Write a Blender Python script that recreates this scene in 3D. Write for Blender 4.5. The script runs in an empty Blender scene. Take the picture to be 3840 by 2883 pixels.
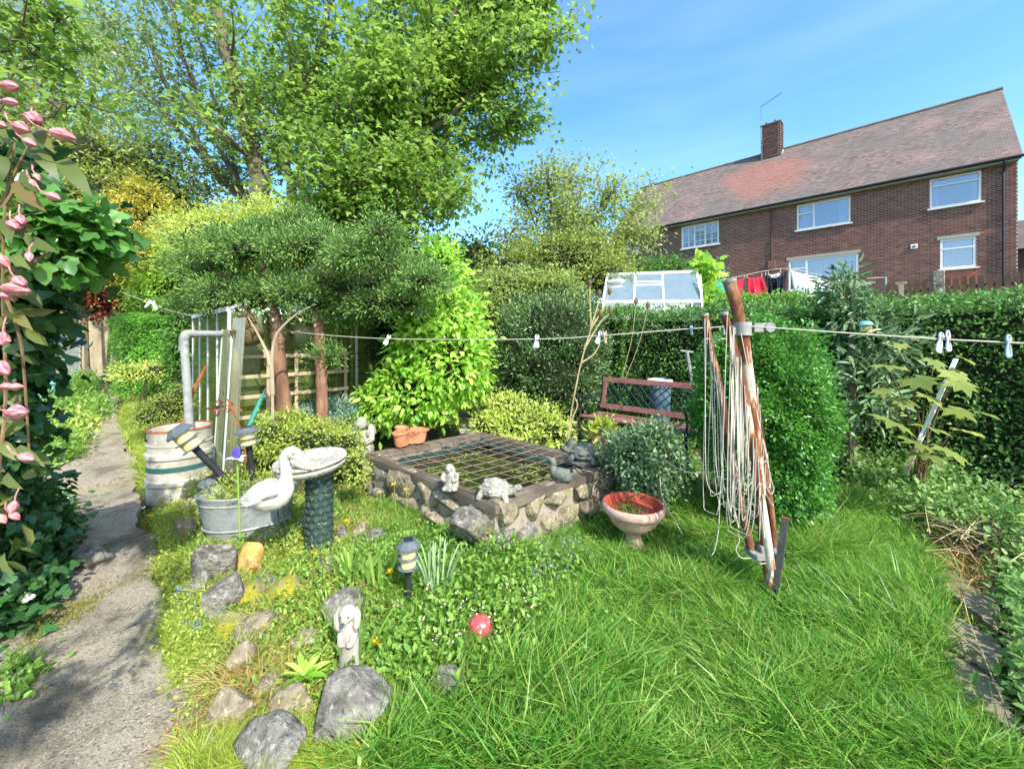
import bpy, bmesh, math, random
import numpy as np
from mathutils import Vector, Matrix, Euler

SC = bpy.context.scene
COL = SC.collection
# ---------------------------------------------------------------- camera, sky, sun, exposure
EYE = 1.5; F = 1500.0; HY = 1266.0            # eye height, focal length and eye-level row in photograph pixels
cam_d = bpy.data.cameras.new('camera'); cam = bpy.data.objects.new('camera', cam_d); COL.objects.link(cam)
cam.location = (0, 0, EYE); cam.rotation_euler = (math.radians(90), 0, 0)
cam_d.sensor_width = 36; cam_d.lens = F/3840*36; cam_d.shift_y = -175.5/3840
cam_d.clip_start = .05; cam_d.clip_end = 2000
SC.camera = cam
SUN_AZ = math.radians(148); SUN_EL = math.radians(44)
world = bpy.data.worlds.new('World'); SC.world = world; world.use_nodes = True
wn = world.node_tree; wn.nodes.clear()
def WN(t, **k):
    n = wn.nodes.new(t)
    for a, b in k.items(): setattr(n, a, b)
    return n
wo = WN('ShaderNodeOutputWorld'); wb = WN('ShaderNodeBackground'); wb.inputs[1].default_value = .135
sky = WN('ShaderNodeTexSky', sky_type='NISHITA', sun_disc=False, sun_elevation=SUN_EL, sun_rotation=SUN_AZ,
         altitude=100, air_density=1.0, dust_density=1.3, ozone_density=1.2)
wtc = WN('ShaderNodeTexCoord'); wmp = WN('ShaderNodeMapping'); wmp.inputs['Scale'].default_value = (.8, 1.4, 6)
wmp.inputs['Rotation'].default_value = (0, .16, .5)
wno = WN('ShaderNodeTexNoise'); wno.inputs['Scale'].default_value = 1.3; wno.inputs['Detail'].default_value = 7; wno.inputs['Roughness'].default_value = .55
wra = WN('ShaderNodeValToRGB'); wra.color_ramp.elements[0].position = .46; wra.color_ramp.elements[1].position = .78
wra.color_ramp.elements[1].color = (.09, .09, .09, 1)
wmx = WN('ShaderNodeMix', data_type='RGBA'); wmx.inputs[7].default_value = (5.2, 5.6, 6.2, 1)
whs = WN('ShaderNodeHueSaturation'); whs.inputs['Saturation'].default_value = 1.3; whs.inputs['Hue'].default_value = .495; whs.inputs['Value'].default_value = 1.0
for a, b in ((wtc.outputs['Generated'], wmp.inputs[0]), (wmp.outputs[0], wno.inputs[0]), (wno.outputs[0], wra.inputs[0]),
             (wra.outputs[0], wmx.inputs[0]), (sky.outputs[0], whs.inputs['Color']), (whs.outputs[0], wmx.inputs[6]), (wmx.outputs[2], wb.inputs[0]), (wb.outputs[0], wo.inputs[0])):
    wn.links.new(a, b)
sun_d = bpy.data.lights.new('sun', 'SUN'); sun_d.energy = 2.65; sun_d.angle = math.radians(.8); sun_d.color = (1, .965, .90)
sun = bpy.data.objects.new('sun', sun_d); COL.objects.link(sun)
TO_SUN = Vector((math.sin(SUN_AZ)*math.cos(SUN_EL), math.cos(SUN_AZ)*math.cos(SUN_EL), math.sin(SUN_EL)))
sun.rotation_euler = TO_SUN.to_track_quat('Z', 'Y').to_euler()
SC.view_settings.view_transform = 'Standard'; SC.view_settings.look = 'None'
SC.view_settings.exposure = 1.6; SC.view_settings.gamma = 1
SC.cycles.max_bounces = 6; SC.cycles.transparent_max_bounces = 12
SC.cycles.diffuse_bounces = 3; SC.cycles.glossy_bounces = 2; SC.cycles.transmission_bounces = 4

# ---------------------------------------------------------------- geometry of the plot: u runs down the garden, v across it
D1 = np.array([-.7176, .6967]); D2 = np.array([.6967, .7176]); RZ = math.atan2(-.6967, .7176)
def UV(u, v): p = D1*u + D2*v; return float(p[0]), float(p[1])
def gz(x, y):
    x = np.asarray(x, float); y = np.asarray(y, float)
    v = x*D2[0] + y*D2[1]
    z = .03*np.clip(y-1.4, 0, 9)
    z = z + .10*np.exp(-(((x+.95)/.75)**2 + ((y-2.25)/.8)**2))
    t = np.clip(v-6.2, 0, 60); z = z + .155*np.where(t < 1, t*t*.5, t-.5)*(np.clip(26-t, 0, 26)/26*.15+.85)
    t = np.clip(-v-1.0, 0, 40); z = z + .05*t
    s = np.clip(1-np.abs(v)/.6, 0, 1)
    z = z + (1-s)*(.012*np.sin(3.1*x+1.3*y)+.01*np.sin(5.3*y-2.2*x+1))
    return z
def g(x, y): return float(gz(x, y))
def P(px, py, Y): return Vector(((px-1920)/F*Y, Y, EYE+(HY-py)/F*Y))
def G(px, py):
    a, b = .6, 90.
    for _ in range(50):
        m = (a+b)/2; p = P(px, py, m)
        if p.z > g(p.x, p.y): a = m
        else: b = m
    return P(px, py, a)

# ---------------------------------------------------------------- helpers: objects
def obj(name, me, mat=None, parent=None, loc=None, rot=None):
    o = bpy.data.objects.new(name, me); COL.objects.link(o)
    if mat is not None and me is not None and not me.materials: me.materials.append(mat)
    if parent is not None: o.parent = parent
    if loc is not None: o.location = loc
    if rot is not None: o.rotation_euler = rot
    return o
def tag(o, label, cat, group=None, kind=None):
    if label: o['label'] = label
    if cat: o['category'] = cat
    if group: o['group'] = group
    if kind: o['kind'] = kind
    return o
def thing(name, label, cat, loc=(0, 0, 0), rz=0, group=None, rot=None):
    o = bpy.data.objects.new(name, None); COL.objects.link(o); o.empty_display_size = .1
    o.location = loc; o.rotation_euler = rot if rot else (0, 0, rz)
    return tag(o, label, cat, group)
def stuff(o): o['kind'] = 'stuff'; return o
def copy_tree(o, parent=None):
    c = o.copy(); COL.objects.link(c)
    if parent is not None: c.parent = parent
    for ch in list(o.children): copy_tree(ch, c)
    return c
def fast_mesh(name, V, T, smooth=False):
    V = np.ascontiguousarray(V, np.float32); T = np.ascontiguousarray(T, np.int32)
    me = bpy.data.meshes.new(name); n, k = T.shape
    me.vertices.add(len(V)); me.vertices.foreach_set('co', V.ravel())
    me.loops.add(n*k); me.loops.foreach_set('vertex_index', T.ravel())
    me.polygons.add(n); me.polygons.foreach_set('loop_start', np.arange(0, n*k, k, dtype=np.int32))
    if smooth: me.polygons.foreach_set('use_smooth', np.ones(n, bool))
    me.update(calc_edges=True)
    return me
def catmull(pts, n=6):
    p = [Vector(q) for q in pts]; p = [2*p[0]-p[1]]+p+[2*p[-1]-p[-2]]; out = []
    for i in range(1, len(p)-2):
        a, b, c, d = p[i-1:i+3]
        for j in range(n):
            t = j/n
            out.append(.5*((2*b)+(c-a)*t+(2*a-5*b+4*c-d)*t*t+(3*b-a-3*c+d)*t**3))
    out.append(p[-2]); return out
class MB:
    def __init__(s): s.v = []; s.f = []
    def add(s, vs, fs):
        k = len(s.v); s.v += [tuple(q) for q in vs]; s.f += [tuple(i+k for i in q) for q in fs]; return s
    def box(s, c, d, rot=None, taper=1, bevel=0):
        x, y, z = d[0]/2, d[1]/2, d[2]/2
        vs = [Vector((a*x*(taper if e > 0 else 1), b*y*(taper if e > 0 else 1), e*z)) for e in (-1, 1) for a, b in ((-1, -1), (1, -1), (1, 1), (-1, 1))]
        if rot is not None:
            R = rot if isinstance(rot, Matrix) else Euler(rot).to_matrix(); vs = [R @ q for q in vs]
        c = Vector(c)
        return s.add([q+c for q in vs], [(3, 2, 1, 0), (4, 5, 6, 7), (0, 1, 5, 4), (1, 2, 6, 5), (2, 3, 7, 6), (3, 0, 4, 7)])
    def bar(s, a, b, w, h, up=(0, 0, 1)):
        a = Vector(a); b = Vector(b); d = b-a; L = d.length; d.normalize()
        y = Vector(up).cross(d)
        if y.length < 1e-4: y = Vector((0, 1, 0)).cross(d)
        y.normalize(); z = d.cross(y)
        R = Matrix((d, y, z)).transposed()
        return s.box((a+b)/2, (L, w, h), R)
    def tube(s, pts, r, n=8, cap=True, ell=None):
        pts = [Vector(q) for q in pts]; m = len(pts)
        if not hasattr(r, '__len__'): r = [r]*m
        elif len(r) != m:
            rr = np.interp(np.linspace(0, 1, m), np.linspace(0, 1, len(r)), r); r = list(rr)
        ref = None; vs = []
        for i, p in enumerate(pts):
            t = (pts[min(i+1, m-1)]-pts[max(i-1, 0)])
            if t.length < 1e-9: t = Vector((0, 0, 1))
            t.normalize()
            if ref is None:
                ref = Vector((0, 1, 0)) if abs(t.y) < .9 else Vector((1, 0, 0))
            a = (ref - t*ref.dot(t)).normalized(); ref = a; b = t.cross(a)
            e = ell[i] if ell is not None else 1
            for j in range(n):
                w = 2*math.pi*j/n
                vs.append(p + a*(math.cos(w)*r[i]*e) + b*(math.sin(w)*r[i]))
        fs = [(i*n+j, i*n+(j+1) % n, (i+1)*n+(j+1) % n, (i+1)*n+j) for i in range(m-1) for j in range(n)]
        if cap: fs += [tuple(range(n-1, -1, -1)), tuple(range((m-1)*n, m*n))]
        return s.add(vs, fs)
    def lathe(s, prof, n=24, c=(0, 0, 0), sx=1, sy=1, wob=0, flute=0, nf=0, caps=False):
        c = Vector(c); vs = []; m = len(prof)
        for i, (r, z) in enumerate(prof):
            for j in range(n):
                w = 2*math.pi*j/n; rr = r*(1+wob*math.sin(3*w+z*9)+flute*math.cos(nf*w))
                vs.append(c+Vector((math.cos(w)*rr*sx, math.sin(w)*rr*sy, z)))
        fs = [(i*n+j, i*n+(j+1) % n, (i+1)*n+(j+1) % n, (i+1)*n+j) for i in range(m-1) for j in range(n)]
        if caps and prof[0][0] > 1e-6: fs.append(tuple(range(n-1, -1, -1)))
        if caps and prof[-1][0] > 1e-6: fs.append(tuple(range((m-1)*n, m*n)))
        return s.add(vs, fs)
    def prism(s, poly, t, M=None):
        n = len(poly); vs = [Vector((x, y, -t/2)) for x, y in poly]+[Vector((x, y, t/2)) for x, y in poly]
        if M is not None: vs = [M @ q for q in vs]
        return s.add(vs, [tuple(range(n-1, -1, -1)), tuple(range(n, 2*n))]+[(i, (i+1) % n, n+(i+1) % n, n+i) for i in range(n)])
    def ball(s, c, r, nu=12, nv=8, rot=None, lump=0, seed=0):
        c = Vector(c); r = (r, r, r) if not hasattr(r, '__len__') else r; rg = random.Random(seed)
        ph = [rg.uniform(0, 6) for _ in range(6)]; vs = []; R = Euler(rot).to_matrix() if rot else None
        for i in range(nv+1):
            th = math.pi*i/nv
            for j in range(nu):
                w = 2*math.pi*j/nu; q = Vector((math.sin(th)*math.cos(w), math.sin(th)*math.sin(w), math.cos(th)))
                k = 1+lump*(math.sin(4*q.x+ph[0])*math.sin(3.3*q.y+ph[1])+.6*math.sin(7*q.z+ph[2]+2*q.x)+.4*math.sin(9*q.y+ph[3]))
                q = Vector((q.x*r[0], q.y*r[1], q.z*r[2]))*k
                vs.append(c+(R @ q if R else q))
        fs = [(i*nu+j, (i+1)*nu+j, (i+1)*nu+(j+1) % nu, i*nu+(j+1) % nu) for i in range(nv) for j in range(nu)]
        return s.add(vs, fs)
    def mesh(s, name, smooth=True, bevel=0):
        me = bpy.data.meshes.new(name); me.from_pydata(s.v, [], s.f)
        bm = bmesh.new(); bm.from_mesh(me); bmesh.ops.remove_doubles(bm, verts=bm.verts, dist=1e-5)
        if bevel: bmesh.ops.bevel(bm, geom=bm.edges[:], offset=bevel, segments=1, affect='EDGES', profile=.6)
        bmesh.ops.recalc_face_normals(bm, faces=bm.faces)
        if smooth:
            for f in bm.faces: f.smooth = True
            for e in bm.edges:
                if len(e.link_faces) == 2 and e.calc_face_angle(0) > .75: e.smooth = False
        bm.to_mesh(me); bm.free(); return me
    def build(s, name, mat, parent=None, smooth=True, bevel=0, loc=None, rot=None):
        return obj(name, s.mesh(name, smooth, bevel), mat, parent, loc, rot)
def rock_mesh(seed, r=(1, 1, 1), sub=3, rough=.28, flat=.0):
    bm = bmesh.new(); bmesh.ops.create_icosphere(bm, subdivisions=sub, radius=1)
    rg = np.random.default_rng(seed); K = rg.normal(size=(10, 3))*np.linspace(1.2, 6, 10)[:, None]; ph = rg.uniform(0, 6.28, 10); am = 1/np.linspace(1.2, 6, 10)
    pl = rg.normal(size=(15, 3)); pl /= np.linalg.norm(pl, axis=1)[:, None]; pd = rg.uniform(.48, .82, 15)
    K2 = rg.normal(size=(8, 3))*np.linspace(5, 16, 8)[:, None]; a2 = 1/np.linspace(5, 16, 8)
    for q in bm.verts:
        p = np.array(q.co)
        if flat: p = np.sign(p)*np.abs(p)**(1-flat)
        p = p*(1+rough*.35*float(np.sum(am*np.sin(K@p+ph)))/2)
        for n_, d_ in zip(pl, pd):
            e = p@n_-d_
            if e > 0: p = p-n_*e*.97
        w = np.sin(K2@p+ph[:8]); p = p*(1.12-rough*.55*float(np.sum(a2*np.abs(w))))
        q.co = (p[0]*r[0], p[1]*r[1], p[2]*r[2])
    for f in bm.faces: f.smooth = True
    me = bpy.data.meshes.new('rock'); bm.to_mesh(me); bm.free(); return me

# ---------------------------------------------------------------- helpers: leaves
T_DIA = (np.array([(0, 0, 0), (.45, .5, .07), (1, 0, -.03), (.45, -.5, .07)]), np.array([(0, 1, 2), (0, 2, 3)]))
T_OVA = (np.array([(0, 0, 0), (.3, .46, .08), (.68, .40, .06), (1, 0, -.08), (.68, -.40, .06), (.3, -.46, .08)]), np.array([(0, 1, 2), (0, 2, 3), (0, 3, 4), (0, 4, 5)]))
T_IVY = (np.array([(0, 0, 0), (-.17, .22, .03), (.02, .50, -.02), (.26, .54, -.05), (.42, .32, .04), (.72, .27, -.02), (1, 0, -.10), (.72, -.27, -.02), (.42, -.32, .04), (.26, -.54, -.05), (.02, -.50, -.02), (-.17, -.22, .03)]),
         np.array([(0, i, i+1) for i in range(1, 11)]))
T_SYC = (np.array([(0, 0, 0), (-.1, .34, .0), (.22, .56, -.06), (.42, .27, .05), (1, 0, -.10), (.42, -.27, .05), (.22, -.56, -.06), (-.1, -.34, .0)]),
         np.array([(0, i, i+1) for i in range(1, 7)]))
T_MAP = (np.array([(0, 0, 0), (-.2, .22, 0), (-.1, .42, -.06), (.1, .40, 0), (.22, .66, -.12), (.42, .34, .02), (.68, .40, -.08), (.66, .16, .03), (1, 0, -.14),
                   (.66, -.16, .03), (.68, -.40, -.08), (.42, -.34, .02), (.22, -.66, -.12), (.1, -.40, 0), (-.1, -.42, -.06), (-.2, -.22, 0)]),
         np.array([(0, i, i+1) for i in range(1, 15)]))
T_NEE = (np.array([(0, -.5, 0), (0, .5, 0), (1, 0, 0)]), np.array([(0, 1, 2)]))
T_BLA = (np.array([(0, -.5, 0), (0, .5, 0), (.5, .42, .05), (.5, -.42, .05), (1, 0, -.10)]), np.array([(0, 1, 2), (0, 2, 3), (3, 2, 4)]))
T_STR = (np.array([(0, -.35, 0), (0, .35, 0), (.35, .5, .10), (.35, -.5, .10), (.7, .42, .08), (.7, -.42, .08), (1, 0, -.12)]), np.array([(0, 1, 2), (0, 2, 3), (3, 2, 4), (3, 4, 5), (5, 4, 6)]))
def nrm(a): return a/np.maximum(np.linalg.norm(a, axis=1), 1e-9)[:, None]
def frame(D, N):
    D = nrm(D); S = np.cross(N, D); bad = np.linalg.norm(S, axis=1) < 1e-3
    S[bad] = np.cross(np.array([1., .3, .2]), D[bad]); S = nrm(S); return D, S, np.cross(D, S)
def leaf_geo(P_, D, N, L, W, shape):
    D, S, N = frame(D, N); tv, tf = shape; n = len(P_); k = len(tv)
    L = np.broadcast_to(L, (n,)); W = np.broadcast_to(W, (n,))
    V = (P_[:, None, :] + D[:, None, :]*(tv[None, :, 0]*L[:, None])[..., None] + S[:, None, :]*(tv[None, :, 1]*W[:, None])[..., None]
         + N[:, None, :]*(tv[None, :, 2]*L[:, None])[..., None]).reshape(-1, 3)
    T = (tf[None]+(np.arange(n)*k)[:, None, None]).reshape(-1, tf.shape[1]); return V, T
def leaf_dirs(P_, O, rng, jit=.7, droop=0., flat=.5, out=.6):
    n = len(P_); R = nrm(rng.normal(size=(n, 3)))
    D = nrm(O+R*jit+np.array([0, 0, -droop])); N = nrm(np.array([0, 0, 1.])*flat+O*out+nrm(rng.normal(size=(n, 3)))*.55); return D, N
def leaves(name, P_, O, size, ratio, shape, mat, parent, rng, jit=.7, droop=0., flat=.5, out=.6, var=.35, smooth=False):
    D, N = leaf_dirs(P_, O, rng, jit, droop, flat, out); L = size*(1+var*rng.uniform(-1, 1, len(P_)))
    V, T = leaf_geo(P_, D, N, L, L*ratio, shape); o = obj(name, fast_mesh(name, V, T, smooth), mat, parent); return o
def leaf_objs(name, P_, O, size, ratio, shape, mat, parent, rng, jit=.7, droop=0., flat=.5, out=.6, var=.35):
    tv, tf = shape; me = fast_mesh(name, tv*np.array([1, ratio, 1]), tf); me.materials.append(mat)
    D, N = leaf_dirs(P_, O, rng, jit, droop, flat, out); D, S, N = frame(D, N); L = size*(1+var*rng.uniform(-1, 1, len(P_))); out_ = []
    for i in range(len(P_)):
        o = bpy.data.objects.new(name, me); COL.objects.link(o); o.parent = parent
        M = Matrix(((D[i][0]*L[i], S[i][0]*L[i], N[i][0]*L[i], P_[i][0]), (D[i][1]*L[i], S[i][1]*L[i], N[i][1]*L[i], P_[i][1]), (D[i][2]*L[i], S[i][2]*L[i], N[i][2]*L[i], P_[i][2]), (0, 0, 0, 1)))
        o.matrix_basis = M; out_.append(o)
    return out_
def lump(d, seed, freq):
    rg = np.random.default_rng(seed); K = rg.normal(size=(7, 3)); K = K/np.linalg.norm(K, axis=1)[:, None]*freq*rg.uniform(.6, 1.7, 7)[:, None]; ph = rg.uniform(0, 6.28, 7)
    return np.sin(d@K.T+ph).sum(1)/3.2
def shell(c, r, n, rng, depth=.25, amp=.15, freq=3., seed=0, zcut=-.75):
    d = nrm(rng.normal(size=(int(n*1.5), 3))); d = d[d[:, 2] > zcut][:n]; r = np.array(r, float)
    k = (1+amp*lump(d, seed, freq))*(1-depth*rng.random(len(d))**1.4)
    return np.array(c)+d*r*k[:, None], nrm(d/r)
def multi_shell(ells, n, rng, **k):
    A = [max(e[1])**2+sum(e[1])**2/9 for e in ells]; s = sum(A); Ps = []; Os = []
    for i, (e, a) in enumerate(zip(ells, A)):
        p, o = shell(e[0], e[1], max(10, int(n*a/s)), rng, seed=i+11, **k); Ps.append(p); Os.append(o)
    return np.concatenate(Ps), np.concatenate(Os)
def clump(P_, O, k, spread, rng):
    p = np.repeat(P_, k, 0); o = np.repeat(O, k, 0); e = rng.normal(size=p.shape)*spread
    return p+e, nrm(o+e/spread*.5)
def core(name, ells, mat, parent, s=.8, lumpy=.06, zc=None):  # solid lumps added so gaps between leaves look dark
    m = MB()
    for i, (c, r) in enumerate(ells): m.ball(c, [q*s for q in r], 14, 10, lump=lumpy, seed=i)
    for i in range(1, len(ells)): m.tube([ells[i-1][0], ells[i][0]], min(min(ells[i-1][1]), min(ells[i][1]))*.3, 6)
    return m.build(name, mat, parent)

# ---------------------------------------------------------------- helpers: materials
def C(h):
    h = h.lstrip('#'); c = [int(h[i:i+2], 16)/255 for i in (0, 2, 4)]
    return tuple((x/12.92 if x <= .04045 else ((x+.055)/1.055)**2.4) for x in c)+(1,)
def ramp(nt, cols, lo=.3, hi=.7, interp='LINEAR'):
    r = nt.nodes.new('ShaderNodeValToRGB'); e = r.color_ramp; e.interpolation = interp
    cs = [C(c) if isinstance(c, str) else tuple(c)+(1,)*(4-len(c)) for c in cols]
    while len(e.elements) < len(cs): e.elements.new(.5)
    for i, c in enumerate(cs):
        e.elements[i].position = lo+(hi-lo)*i/max(1, len(cs)-1); e.elements[i].color = c
    return r
def base_mat(name):
    m = bpy.data.materials.new(name); m.use_nodes = True; nt = m.node_tree; b = nt.nodes['Principled BSDF']; return m, nt, b
def noise(nt, scale, detail=5, rough=.6, coord='Object', stretch=None, dist=0):
    tc = nt.nodes.new('ShaderNodeTexCoord'); n = nt.nodes.new('ShaderNodeTexNoise')
    n.inputs['Scale'].default_value = scale; n.inputs['Detail'].default_value = detail; n.inputs['Roughness'].default_value = rough; n.inputs['Distortion'].default_value = dist
    src = tc.outputs[coord]
    if stretch:
        mp = nt.nodes.new('ShaderNodeMapping'); mp.inputs['Scale'].default_value = stretch; nt.links.new(src, mp.inputs[0]); src = mp.outputs[0]
    nt.links.new(src, n.inputs['Vector']); return n
def bumpn(nt, b, h, strength, dist=.01):
    bp = nt.nodes.new('ShaderNodeBump'); bp.inputs['Strength'].default_value = strength; bp.inputs['Distance'].default_value = dist
    nt.links.new(h, bp.inputs['Height']); nt.links.new(bp.outputs[0], b.inputs['Normal'])
def mixc(nt, fac, a, b, mode='MIX'):
    m = nt.nodes.new('ShaderNodeMix'); m.data_type = 'RGBA'; m.blend_type = mode
    for s, q in ((0, fac), (6, a), (7, b)):
        if hasattr(q, 'links'): nt.links.new(q, m.inputs[s])
        elif isinstance(q, str): m.inputs[s].default_value = C(q)
        else: m.inputs[s].default_value = q
    return m.outputs[2]
def mat(name, cols, scale=8, rough=.85, bump=.0, bscale=60, metal=0, lo=.3, hi=.7, stretch=None, spots=None, coord='Object', spec=.3, detail=6, bdist=.01, dist=0):
    m, nt, b = base_mat(name); n = noise(nt, scale, detail, .62, coord, stretch, dist); r = ramp(nt, cols, lo, hi); nt.links.new(n.outputs[0], r.inputs[0]); c = r.outputs[0]
    if spots:                                                # (colour, scale, threshold, amount)
        for sc_, (col, s2, th, am) in enumerate(spots):
            n2 = noise(nt, s2, 4, .6, coord); n2.inputs['Vector'].links and None
            r2 = ramp(nt, [(0, 0, 0), (am, am, am)], th, th+.08); nt.links.new(n2.outputs[0], r2.inputs[0]); c = mixc(nt, r2.outputs[0], c, col)
    nt.links.new(c, b.inputs['Base Color']); b.inputs['Roughness'].default_value = rough; b.inputs['Metallic'].default_value = metal
    b.inputs['Specular IOR Level'].default_value = spec
    if bump:
        n3 = noise(nt, bscale, 6, .65, coord, stretch); bumpn(nt, b, n3.outputs[0], bump, bdist)
    return m
def leafmat(name, cols, trans=.35, rough=.45, patch=.35, pscale=2.5, dark=.75, spec=.35):
    m, nt, b = base_mat(name); ge = nt.nodes.new('ShaderNodeNewGeometry'); oi = nt.nodes.new('ShaderNodeObjectInfo')
    ad = nt.nodes.new('ShaderNodeMath'); ad.operation = 'ADD'; nt.links.new(ge.outputs['Random Per Island'], ad.inputs[0]); nt.links.new(oi.outputs['Random'], ad.inputs[1])
    fr = nt.nodes.new('ShaderNodeMath'); fr.operation = 'FRACT'; nt.links.new(ad.outputs[0], fr.inputs[0])
    tc = nt.nodes.new('ShaderNodeNewGeometry'); n = nt.nodes.new('ShaderNodeTexNoise'); n.inputs['Scale'].default_value = pscale; n.inputs['Detail'].default_value = 3
    nt.links.new(tc.outputs['Position'], n.inputs['Vector'])
    mm = nt.nodes.new('ShaderNodeMix'); mm.data_type = 'FLOAT'; mm.inputs[0].default_value = patch
    nt.links.new(fr.outputs[0], mm.inputs[2]); nt.links.new(n.outputs[0], mm.inputs[3])
    r = ramp(nt, cols, .12, .85); nt.links.new(mm.outputs[0], r.inputs[0])
    nt.links.new(r.outputs[0], b.inputs['Base Color']); b.inputs['Roughness'].default_value = rough; b.inputs['Specular IOR Level'].default_value = spec
    if trans > 0:
        t = nt.nodes.new('ShaderNodeBsdfTranslucent'); nt.links.new(mixc(nt, .5, r.outputs[0], (.55, .75, .12, 1), 'MULTIPLY'), t.inputs[0])
        cc = nt.nodes.new('ShaderNodeMix'); cc.data_type = 'RGBA'; cc.inputs[0].default_value = .5
        ms = nt.nodes.new('ShaderNodeMixShader'); ms.inputs[0].default_value = trans
        hs = nt.nodes.new('ShaderNodeHueSaturation'); hs.inputs['Value'].default_value = 1.6; hs.inputs['Hue'].default_value = .485; nt.links.new(r.outputs[0], hs.inputs['Color']); nt.links.new(hs.outputs[0], t.inputs[0])
        nt.links.new(b.outputs[0], ms.inputs[1]); nt.links.new(t.outputs[0], ms.inputs[2]); nt.links.new(ms.outputs[0], nt.nodes['Material Output'].inputs[0])
    return m
def flat(name, col, rough=.6, metal=0, spec=.4): return mat(name, [col, tuple(x*.86 for x in C(col)[:3])], 14, rough, .05, 90, metal, spec=spec)
def islandmat(name, cols, rough=.9, bump=.3, bscale=50, grime=None, gscale=.7, gth=.5):
    m, nt, b = base_mat(name); ge = nt.nodes.new('ShaderNodeNewGeometry'); oi = nt.nodes.new('ShaderNodeObjectInfo')
    ad = nt.nodes.new('ShaderNodeMath'); ad.operation = 'ADD'; nt.links.new(ge.outputs['Random Per Island'], ad.inputs[0]); nt.links.new(oi.outputs['Random'], ad.inputs[1])
    fr = nt.nodes.new('ShaderNodeMath'); fr.operation = 'FRACT'; nt.links.new(ad.outputs[0], fr.inputs[0])
    r = ramp(nt, cols, 0.05, .95); nt.links.new(fr.outputs[0], r.inputs[0]); c = r.outputs[0]
    for (col, gs, th, am) in (grime or []):
        n = nt.nodes.new('ShaderNodeTexNoise'); n.inputs['Scale'].default_value = gs; n.inputs['Detail'].default_value = 4; nt.links.new(ge.outputs['Position'], n.inputs['Vector'])
        r2 = ramp(nt, [(0, 0, 0), (am, am, am)], th-.08, th+.12); nt.links.new(n.outputs[0], r2.inputs[0]); c = mixc(nt, r2.outputs[0], c, col)
    nt.links.new(c, b.inputs['Base Color']); b.inputs['Roughness'].default_value = rough; b.inputs['Specular IOR Level'].default_value = .25
    if bump:
        n3 = noise(nt, bscale, 4, .6); bumpn(nt, b, n3.outputs[0], bump, .004)
    return m
# ================================================================ materials
M = {}
M['soil'] = mat('soil', ['#3a2e1f', '#4a3f28', '#3f4a22', '#55602c'], 5, .95, .5, 40, spots=[('#46601f', 3, .5, .7)])
M['concrete'] = mat('concrete', ['#857b68', '#9c917b', '#aca088', '#8f8571'], 3.5, .95, .9, 130, spots=[('#d2cab8', 110, .56, .75), ('#4c473d', 80, .55, .75), ('#5a5240', 2.4, .54, .6), ('#6d7030', 3.6, .60, .6), ('#4a4536', 9, .60, .5)], bdist=.02)
M['moss'] = leafmat('moss', ['#6a5a18', '#8a8a22', '#7d7a28', '#5f7a1c'], .15, .9)
M['rock_grey'] = mat('rock_grey', ['#45433b', '#6d695f', '#918d82', '#5c584e'], 8, .95, 1.0, 18, spots=[('#b9b6ac', 34, .56, .6), ('#3b3933', 22, .58, .7), ('#77783c', 4, .58, .6), ('#a8a69a', 9, .6, .5)], bdist=.06)
M['rock_tan'] = mat('rock_tan', ['#5f5642', '#857960', '#a0967e', '#6f654e'], 8, .95, 1.0, 18, spots=[('#c9bd9f', 28, .57, .55), ('#5c4d36', 18, .58, .6), ('#84803a', 5, .58, .6)], bdist=.05)
M['rock_ochre'] = mat('rock_ochre', ['#8a6a34', '#b58d4a', '#c7a564', '#9c7a3e'], 7, .95, .8, 24, spots=[('#d3bd86', 26, .55, .6), ('#6d5026', 16, .58, .6)], bdist=.02)
M['rock_moss'] = mat('rock_moss', ['#7d7a55', '#8d8660', '#8f8a2c', '#a39a2a'], 6, .98, 1.0, 60, spots=[('#a59c26', 8, .46, .8), ('#6e6a28', 30, .56, .6)], bdist=.02)
M['mortar'] = mat('mortar', ['#82796a', '#9a9080', '#8a8070'], 6, .95, .6, 40, spots=[('#6f6049', 12, .56, .5)])
M['bark'] = mat('bark', ['#4a4336', '#6b6250', '#5a5443', '#767058'], 6, .9, .8, 30, stretch=(1, 1, .3))
M['bark_red'] = mat('bark_red', ['#4f3a2c', '#765643', '#92725a', '#5c4334'], 7, .9, 1.0, 26, stretch=(1, 1, .22), bdist=.02)
M['twig'] = mat('twig', ['#4f4330', '#6d5c40', '#82704e'], 9, .9, .4, 60)
M['core_shade'] = mat('core_shade', ['#161a0d', '#20260f', '#1b2410'], 5, .95, .4, 40)  # near-black: the shade inside foliage put into the colour
M['straw'] = leafmat('straw', ['#8a6a42', '#b08c58', '#c6a873', '#7a4f30'], .2, .8)
M['white_paint'] = mat('white_paint', ['#d8d8d4', '#e4e4e0'], 6, .45, .02, 40)
M['grey_fascia'] = flat('grey_fascia', '#a9a79c', .7)
M['black_gutter'] = flat('black_gutter', '#1c2126', .45)
M['dark_pipe'] = flat('dark_pipe', '#2b2f38', .45)
M['brown_pipe'] = flat('brown_pipe', '#5a4038', .6)
BR = [('#3d2420', .9, .56, .35), ('#8a6a5c', 2.3, .62, .25)]
M['brick'] = islandmat('brick', ['#5f3c35', '#6e473e', '#7a5147', '#523430', '#845a4e', '#654038'], .9, .3, 50, BR)
M['brick_old'] = islandmat('brick_old', ['#4e3a34', '#61483f', '#564038', '#6d5448', '#463430'], .9, .3, 50, BR)
M['brick_orange'] = islandmat('brick_orange', ['#a5543e', '#b4634a', '#95492f'], .9, .3, 50)
M['mortar_brown'] = mat('mortar_brown', ['#b5a294', '#c8b8aa'], 6, .95)
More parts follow.
